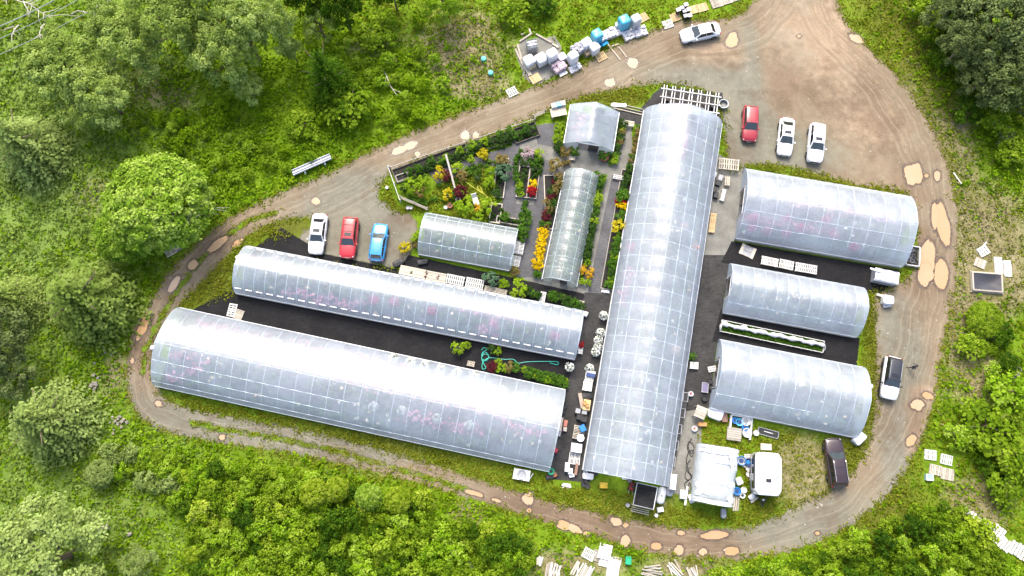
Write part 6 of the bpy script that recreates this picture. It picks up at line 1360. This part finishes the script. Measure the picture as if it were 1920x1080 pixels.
drum(1388, 864, .5, .5, GREYP, 'large grey blue barrel lid left of the caravan', rim=BLUEC, inner=NAVY); drum(1401, 867, .42, .5, NAVY, 'dark blue barrel touching the caravan side', inner=BLUEC); drum(1402, 878, .3, .3, WPL, 'white bucket below the dark blue barrel', 'bucket', 'bucket'); drum(1403, 889, .3, .3, SACK, 'pale bucket second below the dark blue barrel', 'bucket', 'bucket'); drum(1394, 872, .22, .3, WPL, 'small white bucket between the barrels', 'bucket', 'bucket')
drum(1380, 921, .42, .45, BLUEC, 'bright blue tub right of the patched tent', inner=NAVY); drum(1393, 919, .32, .35, WPL, 'white round tub right of the bright blue one', 'tub', 'round_tub', inner=WPL); drum(1391, 929, .3, .25, WPL, 'white wheel shaped ring below the round tub', 'ring', 'ring', inner=POTB)
boxy(1384, 902, 20, .7, .8, .5, WPL, 'white_box', 'white boxes against the right side of the patched tent', 'box', soft=True); boxy(1408, 931, 40, .7, .5, .4, WPL, 'white_box', 'white drum shaped box at the lower left of the caravan', 'box', soft=True); boxy(1413, 937, 35, .9, .25, .2, BEIGE, 'timber_block', 'short timber block below the caravan corner', 'block')
for k in range(3): pq = P(1376 + k * 4, 942); tag(MB().box(pq.x, pq.y, .03, .16, 1.7, .1, R(-8)).build('short_board', BEIGE if k < 1 else PALEWOOD), ['pinkish board leftmost of three standing by the tent corner', 'pale board in the middle of three by the tent corner', 'pale board rightmost of three by the tent corner'][k], 'board')
boxy(1355, 962, -4, .5, 1.0, .5, GREYP, 'grey_bin', 'grey bin in the grass below the patched tent', 'bin', soft=True)
boxy(1339, 777, -20, 1.6, 1.1, .7, WRAP, 'plastic_heap', 'heap of crumpled white plastic left of the blue reels', 'plastic', soft=True); boxy(1316, 796, -3, .9, .45, .4, ORNG, 'orange_chest', 'orange brown chest below the striped pallet pile', 'chest', lid=ORNG); boxy(1357, 783, 0, .6, 1.0, .4, plain('rusty_metal', (.3, .17, .12), .7), 'rusty_sheet', 'rusty panel between the plastic heap and the blue reels', 'panel')
drum(1301, 804, .3, .35, WPL, 'white round tub alone on the gravel strip', 'tub', 'round_tub', inner=TERRA); drum(1294, 739, .28, .4, SACK, 'white topped pot at the lower right of the middle greenhouse', 'pot', 'white_pot', inner=REDP)
def reel_pen():
    ctr, L, W, ang = rect([(1370, 778), (1409, 785), (1405, 808), (1367, 802)]); g = thing('timber_pen', 'white timber pen holding blue and white reels below the lowest right greenhouse', 'pen', (ctr.x, ctr.y, .03), ang)
    MB().box(0, W / 2, 0, L, .16, .4).build('board', WHITEWOOD, g); MB().box(0, -W / 2, 0, L, .1, .12).build('board', BOARD, g)
    for s in (-1, 1): MB().box(s * L / 2, -.35 * W * (s > 0), 0, .18, W * (1.7 if s > 0 else 1), .42).build('board', WHITEWOOD, g)
reel_pen()
for k, (x, y, r_, mt, nm) in enumerate([(1377, 789, .36, BLUEC, 'blue reel at the left in the white timber pen'), (1385, 792, .42, BWRAP, 'pale blue reel in the middle of the white timber pen'), (1397, 790, .5, WPL, 'white reel at the upper right of the white timber pen'), (1395, 802, .36, BLUEC, 'blue reel between the two white ones'), (1399, 812, .5, WPL, 'white reel at the lower right beside the timber pen')]):
    drum(x, y, r_, .4, mt, nm, 'reel', 'hose_reel', inner=GREYP if mt is WPL else NAVY)
def panel_black():
    ctr, L, W, ang = rect([(1424, 801), (1460, 811), (1458, 822), (1421, 812)], .2); g = thing('framed_sheet', 'black framed panel with a short pale strip lying below the lowest right greenhouse', 'panel', (ctr.x, ctr.y, .03), ang)
    MB().box(0, 0, 0, L, W, .12).build('face', TRIM, g); MB().box(.0, .05, .121, L * .45, .07, .02).build('pale_strip', WPL, g)
    for s in (-1, 1): MB().box(0, s * (W / 2 + .03), 0, L, .06, .16).build('frame', GREYP, g); MB().box(s * (L / 2 + .03), 0, 0, .06, W, .159).build('frame', GREYP, g)
panel_black()
drum(1416, 812, .3, .4, WPL, 'white bucket left of the black framed panel', 'bucket', 'bucket'); boxy(1436, 838, -3, 1.2, .7, .1, BEIGE, 'tan_board', 'tan board lying above the caravan', 'board')
boxy(1607, 823, 40, 1.4, .9, .8, WRAP, 'sheet_bundle', 'bundle of loose white sheeting at the corner of the lowest right greenhouse', 'sheeting', soft=True)
def big_crate():
    ctr, L, W, ang = rect([(1644, 502), (1686, 511), (1683, 533), (1641, 524)], 1.3); g = thing('sheeted_crate', 'large grey crate covered in white sheet beside the puddled track', 'crate', (ctr.x, ctr.y, .02), ang)
    MB().box(0, 0, 0, L, W, 1.25).build('sides', GWRAP, g)
    rows = [[(L * (-.53 + 1.06 * i / 8), W * (-.55 + 1.1 * j / 6), 1.3 + .05 * math.sin(i * 1.7 + j) - .18 * (abs(j - 3) == 3)) for j in range(7)] for i in range(9)]
    MB().grid(rows).build('white_sheet', plain('white_sheet', (.74, .75, .76), .5), g, True)
    MB().bar((-L * .8, W * .3, 1.42), (-L * .25, W * .22, 1.42), .2, .06).build('plank', WHITEWOOD, g)
big_crate()
boxy(1660, 565, -8, 1.15, 1.0, .9, WRAP, 'white_tote', 'white tote with rounded top right of the middle right greenhouse', 'tote', soft=True); boxy(1650, 555, -15, 1.0, .3, .3, BEIGE, 'timber_block', 'cream plank end behind the white tote', 'block'); boxy(1662, 574, 10, .9, .35, .3, SACK, 'white_scrap', 'white scraps in front of the white tote', 'scrap', soft=True)
def pen_black():
    ctr, L, W, ang = rect([(1704, 464), (1720, 465), (1719, 502), (1690, 496)]); g = thing('pot_pen', 'white edged pen of black pots at the corner of the pink basket greenhouse', 'pen', (ctr.x, ctr.y, .02), ang)
    MB().box(0, 0, 0, L, W, .05).build('base', BLACK, g)
    for s in (-1, 1): MB().box(0, s * W / 2, 0, L, .12, .5).build('board', WHITEWOOD, g); MB().box(s * (L / 2 + .063), 0, 0, .12, W, .5).build('board', WHITEWOOD if s > 0 else BOARD, g)
pen_black()
for k, (x, y) in enumerate([(1706, 470), (1713, 471), (1710, 478), (1703, 482), (1713, 484), (1700, 490), (1707, 491), (1714, 494)]): drum(x, y, .26, .35, POTB, 'black pot in the white edged pen by the pink basket greenhouse', 'pot', 'black_pot', rim=GREYP if k % 3 == 0 else POTB, z=.08)['group'] = 'pots in the white edged pen'
def pond_bed():
    ctr, L, W, ang = rect([(1825, 512), (1876, 516), (1876, 546), (1825, 542)], .3); g = thing('lined_bed', 'black lined timber bed with a pale frame right of the puddles', 'plant bed', (ctr.x, ctr.y, .02), ang)
    rows = [[(L * (-.5 + i / 8), W * (-.5 + j / 6), .42 - .3 * (min(1, 2.6 * min(i / 8, 1 - i / 8, j / 6, 1 - j / 6)))) for j in range(7)] for i in range(9)]
    MB().grid(rows).build('liner', plain('black_liner', (.06, .06, .066), .22, 0, .2), g, True)
    for s in (-1, 1): MB().box(0, s * (W / 2 + .1), 0, L * 1.12, .16, .45).build('board', PALEWOOD, g); MB().box(s * (L / 2 + .1), 0, 0, .16, W + .03, .44).build('board', PALEWOOD, g)
    MB().box(-L * .55, .1 * W, .0, .12, W * 1.2, .2).build('outer_board', PALEWOOD, g); MB().box(0, -W * .62, 0, L * 1.2, .12, .2).build('outer_board', PALEWOOD, g)
pond_bed()
for x, y, L, W, lab in [(1871, 498, .85, 1.95, 'white sheet panel, left of the two beside the lined bed'), (1888, 504, .8, 1.9, 'white sheet panel, right of the two beside the lined bed')]:
    boxy(x, y, -3, L, W, .16, WRAP, 'foam_sheet', lab, 'sheet')
boxy(1740, 895, -5, .75, .65, .35, plain('pale_blue_tub', (.35, .62, .68), .5), 'blue_tub', 'pale blue tub at the corner of the group of four pallets', 'tub', rim=WPL)
boxy(1177, 1050, -5, .55, .75, .5, GREENP, 'green_bin', 'bright green bin on the verge right of the bottom pallets', 'bin', rim=GREENP)
boxy(1149, 1068, -10, 1.3, 2.1, .12, plain('pale_sheet', (.68, .66, .63), .6), 'plain_board', 'plain pale board cut by the bottom edge right of the white pallets', 'board', z=.05)
# timber heaps by the bottom edge
def heap(px, py, deg, n, L, spread, label, mats=(WHITEWOOD, PALEWOOD), fan=.25):
    p = P(px, py); g = thing('timber_heap', label, 'timber', (p.x, p.y, .02), R(deg))
    for k in range(n):
        y = (-.5 + (k + .5) / n) * spread; a = rnd.uniform(-fan, fan); l = L * rnd.uniform(.7, 1.1); z = .05 + .09 * (k % 3)
        MB().bar((-l / 2, y - a * l / 2, z), (l / 2, y + a * l / 2, z + rnd.uniform(0, .15)), rnd.uniform(.1, .18), .05).build('plank', rnd.choice(mats), g)
heap(1036, 1072, 75, 11, 1.7, 1.5, 'fan of white split timber at the bottom edge left of the pallets'); heap(1092, 1070, 70, 10, 1.6, 2.0, 'loose white planks at the bottom edge below the slatted pallet')
heap(1222, 1072, -5, 9, 2.2, 1.3, 'grey timber heap at the bottom edge right of the green bin', (BOARD, PALEWOOD)); heap(1265, 1068, 120, 5, 1.8, 1.2, 'thin pale sticks at the bottom edge right of the grey timber heap'); heap(1300, 1076, 110, 6, 1.6, 1.0, 'white scrap laths at the bottom edge farthest right'); heap(1012, 1052, 85, 6, .9, .6, 'small white splinter pile above the timber fan')
heap(890, 1070, -40, 3, 3.2, .5, 'pale laths lying in the thicket at the bottom edge'); heap(1062, 911, -8, 3, 1.0, .5, 'three short pale planks on the grass below the junk row', fan=.1)
heap(1842, 462, 60, 1, 1.2, .1, 'thin stick lying left of the uppermost white pallet'); heap(1794, 335, -65, 1, 1.9, .1, 'long pale pole lying beside the bend of the right track', fan=.02)
def boards_corner():
    for k, (a, b_, lab) in enumerate([((1806, 955), (1838, 978), 'upper run of white boards in the lower right corner'), ((1838, 978), (1892, 1030), 'middle run of white boards in the lower right corner'), ((1892, 1022), (1935, 1050), 'lowest run of white boards cut by the right edge'), ((1864, 984), (1884, 1000), 'short side stack of white boards in the lower right corner')]):
        ctr, L, ang = span(a, b_); g = thing('board_walk', lab, 'boards', (ctr.x, ctr.y, .1), ang); w_ = [.6, 1.25, 1.4, .5][k]; n = max(3, int(L / .3)); me = MB().box(0, 0, .06, .24, w_, .05).mesh('board', WHITEWOOD)
        for i in range(n): link('board', me, g, (-L / 2 + L * (i + .5) / n, rnd.uniform(-.08, .08), rnd.uniform(0, .03)), rnd.uniform(-.06, .06))
        for s in (-1, 1): MB().box(0, s * w_ * .35, 0, L, .08, .06).build('bearer', PALEWOOD, g)
boards_corner()
# rubble beside the track bend, white scraps on the right
STONEM = [soft_box(1, .8, .7, .12, k).mesh('rock', plain('rubble', (.33, .3, .25), .9, 0, .4, 3), True) for k in range(4)]
for cx, cy, sx, sy, n, lab, grp in [(222, 790, 14, 22, 16, 'pale rock in the rubble spill left of the track bend', 'rocks in the lower rubble'), (178, 715, 7, 26, 12, 'pale rock in the narrow upper rubble spill left of the track bend', 'rocks in the upper rubble'), (1905, 700, 14, 18, 10, 'whitish rock at the right edge beside the bright bush', 'rocks at the right edge'), (195, 660, 22, 8, 6, 'brown rock beside the track above the rubble', 'rocks above the rubble')]:
    for k in range(n):
        p = P(cx + rnd.gauss(0, sx * .5), cy + rnd.gauss(0, sy * .5)); s = rnd.uniform(.14, .42); tag(link('rock', rnd.choice(STONEM), None, (p.x, p.y, .05), rnd.random() * 6, s), lab, 'rock', grp)
for x, y, s, lab in [(152, 819, .75, 'single cream boulder by the pale spruce at lower left'), (198, 990, .9, 'ochre boulder in the meadow at lower left'), (245, 1001, .4, 'small pale stone right of the ochre boulder'), (1673, 830 + 75, .25, 'small dark stone on the edge of the lower right track')]:
    p = P(x, y); tag(link('boulder', STONEM[0], None, (p.x, p.y, .05), .4, s), lab, 'boulder')
# white chair, ring and tubs on the lawn
def chair():
    p = P(891, 376); g = thing('lounge_chair', 'white lounge chair on the lawn beside the weeping lime shrub', 'chair', (p.x, p.y, .03), R(-72))
    MB().box(.25, 0, .3, .9, .62, .06).build('seat', WPL, g); MB().hexa([(-.2, -.31, .3), (-.14, -.31, .3), (-.14, .31, .3), (-.2, .31, .3), (-.6, -.31, .75), (-.54, -.31, .78), (-.54, .31, .78), (-.6, .31, .75)]).build('backrest', WPL, g)
    for s in (-1, 1):
        for x in (-.1, .6): MB().box(x, s * .26, 0, .06, .06, .3).build('leg', WPL, g)
chair()
drum(859, 375, .3, .3, WPL, 'white round planter on the lawn left of the lounge chair', 'planter', 'planter', inner=POTB); drum(844, 387, .32, .35, TERRA, 'terracotta pot on the lawn above the greenish tunnel', 'pot', 'clay_pot', inner=POTB); drum(836, 390, .22, .25, CREAM, 'small cream pot left of the terracotta one', 'pot', 'cream_pot'); drum(1133, 297, .5, .5, TERRA, 'big clay tub right of the squat greenhouse door', 'tub', 'clay_tub')
drum(726, 353, .18, .3, WPL, 'small white marker post pot outside the white fence', 'pot', 'white_pot'); drum(765, 391, .22, .3, GREYP, 'grey pot outside the lattice fence, left one', 'pot', 'grey_pot'); drum(771, 391, .22, .3, GREYP, 'grey pot outside the lattice fence, right one', 'pot', 'grey_pot')
for k in range(3): boxy(1038 + k * 8, 205 - k * 2, 10, .6, .55, .35, [WPL, BWRAP, CREAM][k], 'plant_box', ['white box on the plant table, leftmost', 'pale blue box on the plant table', 'cream box on the plant table, rightmost'][k], 'box', z=.78)
row([(1038, 213), (1044, 213), (1050, 211), (1056, 210)], 'small potted plant on the table left of the squat pitched greenhouse', 'plants on the table', [GREEN, RUST], 3)
p, q = P(1150, 203), P(1205, 216)
for k, dz in enumerate((0, .35, .7)): tag(MB().bar(p + Vector((0, dz, .1)), q + Vector((0, dz, .1)), .09, .08).build('long_pole', PALEWOOD), ['lowest long pole lying right of the squat greenhouse top', 'middle long pole lying right of the squat greenhouse top', 'uppermost long pole lying right of the squat greenhouse top'][k], 'pole')
boxy(1160, 198, -3, 1.8, .45, .15, WRAP, 'crumpled_sheet', 'crumpled white sheet in the grass right of the squat greenhouse', 'sheet', soft=True)
def window_frame():
    ctr, L, W, ang = rect([(1392, 457), (1419, 467), (1410, 487), (1385, 474)]); g = thing('window_sash', 'old white window sash lying on the black fabric', 'window frame', (ctr.x, ctr.y, .03), ang)
    for s in (-1, 1): MB().box(s * L * .4, 0, .02, L * .2, W, .06).build('stile', PALEWOOD, g); MB().box(0, s * W * .45, .02, L * .6, .07, .06).build('rail', PALEWOOD, g)
    MB().box(0, 0, .02, L * .6, .05, .05).build('glazing_bar', PALEWOOD, g); MB().box(0, 0, .005, L * .6, W * .85, .012).build('pane', GREYP, g)
window_frame()
# bed with white fleece between the two lower right greenhouses
def fleece_bed():
    ctr, L, W, ang = rect([(1354, 599), (1546, 641), (1542, 660), (1351, 622)], .4); g = thing('hooped_bed', 'long white framed bed of green plants with a rolled white fleece along it', 'plant bed', (ctr.x, ctr.y, .03), ang)
    for s in (-1, 1): MB().box(0, s * W / 2, .35, L, .07, .08).build('rail', WHITEWOOD, g); MB().box(s * L / 2, 0, .36, .07, W, .08).build('rail', WHITEWOOD, g)
    for k in range(11):
        for s in (-1, 1): MB().box((-.5 + k / 10) * L, s * W / 2, 0, .06, .06, .35).build('post', WHITEWOOD, g)
    C = np.column_stack([nr.uniform(-L * .49, L * .49, 2600), nr.uniform(-W * .46, W * .46, 2600), nr.uniform(.05, .45, 2600)]); v = np.clip(.5 * fbm(C[:, 0] * .8, C[:, 1] * 2, 2) + nr.uniform(-.1, .35, 2600), 0, 1)
    stuff(link('bed_foliage', leaf_mesh('bed_foliage', C, np.tile([0, 0, 1.], (2600, 1)), .11, v, GREEN), g))
    pts = [(L * (-.5 + i / 40), W * (.12 - .0 * i) + .05 * math.sin(i * .9) + .04 * math.sin(i * 2.3), .6 + .05 * math.sin(i * 1.7)) for i in range(41)]
    MB().tube(pts, [.22 + .1 * math.sin(i * 1.3) * math.sin(i * .37 + 1) for i in range(41)], 8).build('fleece_roll', plain('white_fleece', (.72, .72, .7), .7, 0, .3, 6), g, True)
    for s in (-1, 1): MB().grid([[(s * L / 2, W * (-.5 + i / 4), .05), (s * (L / 2 + .25 * math.sin(i)), W * (-.5 + i / 4) * .9, .5), (s * L / 2, W * (-.4 + .8 * i / 4), .8 - .1 * abs(i - 2))] for i in range(5)]).build('fleece_end', plain('white_fleece', (.72, .72, .7), .7, 0, .3, 6), g, True)
fleece_bed()
# crumpled black fabric end, tarp lumps by the slim greenhouse
boxy(748, 494, 30, 1.3, .7, .4, POTB, 'fabric_bundle', 'crumpled black fabric beside the timber bench and blue car', 'fabric', soft=True); boxy(793, 492, 10, 1.2, .6, .3, POTB, 'fabric_bundle', 'crumpled black fabric at the left foot of the greenish tunnel', 'fabric', soft=True)
# black crates along the lower right side of the middle greenhouse
for k in range(9):
    boxy(1284 - k * 3.1, 745 + k * 15, 80, 1.0, .55, .4, POTB, 'black_trough', 'black trough in the line along the lower right side of the middle greenhouse', 'trough', rim=POTB if k % 2 else GREYP)['group'] = 'black troughs by the middle greenhouse'
for k, (x, y) in enumerate([(1332, 330), (1343, 336), (1339, 345), (1333, 358), (1335, 368)]): boxy(x + 6, y, 70, .7, .5, .5, GREYP if k < 2 else POTB, 'black_bin', ['grey bin uppermost against the upper right side of the middle greenhouse', 'grey bin second against the upper right side of the middle greenhouse', 'black bin third against the upper right side of the middle greenhouse', 'black bin fourth against the upper right side of the middle greenhouse', 'black bin lowest against the upper right side of the middle greenhouse'][k], 'bin', lid=GREYP if k == 0 else None)
for k, (x, y) in enumerate([(1330, 715), (1333, 728), (1337, 735), (1320, 748)]): drum(x, y, .3, .35, POTB, 'black pot stacked at the left end of the lowest right greenhouse', 'pot', 'black_pot')['group'] = 'black pots at the lowest greenhouse'
boxy(1321, 727, 82, 1.1, .7, .2, plain('violet_tray', (.2, .18, .3), .5), 'violet_tray', 'violet grey tray at the left end of the lowest right greenhouse', 'tray', rim=GREYP)
boxy(1097, 590, -20, .55, .55, .5, WPL, 'white_box', 'white box at the right end of the long slim greenhouse', 'box', soft=True); boxy(1135, 547, -8, .9, .3, .2, WPL, 'white_box', 'white low box at the low end of the plant bed by the middle greenhouse', 'box')
def side_lamp(px, py, lab):
    p = P(px, py, 1.5); g = thing('fan_housing', lab, 'fan', (p.x, p.y, 0)); MB().lathe(0, 0, [(.22, 1.3), (.3, 1.5), (.2, 1.7)], 10).build('housing', WPL, g); MB().box(0, 0, 0, .08, .08, 1.3).build('post', PIPE, g)
side_lamp(286, 652, 'white fan housing on a post at the left end of the lower left greenhouse'); side_lamp(1632, 724, 'white fan housing at the right end of the lowest right greenhouse'); side_lamp(446, 483, 'pale fan housing at the left end of the long slim greenhouse')
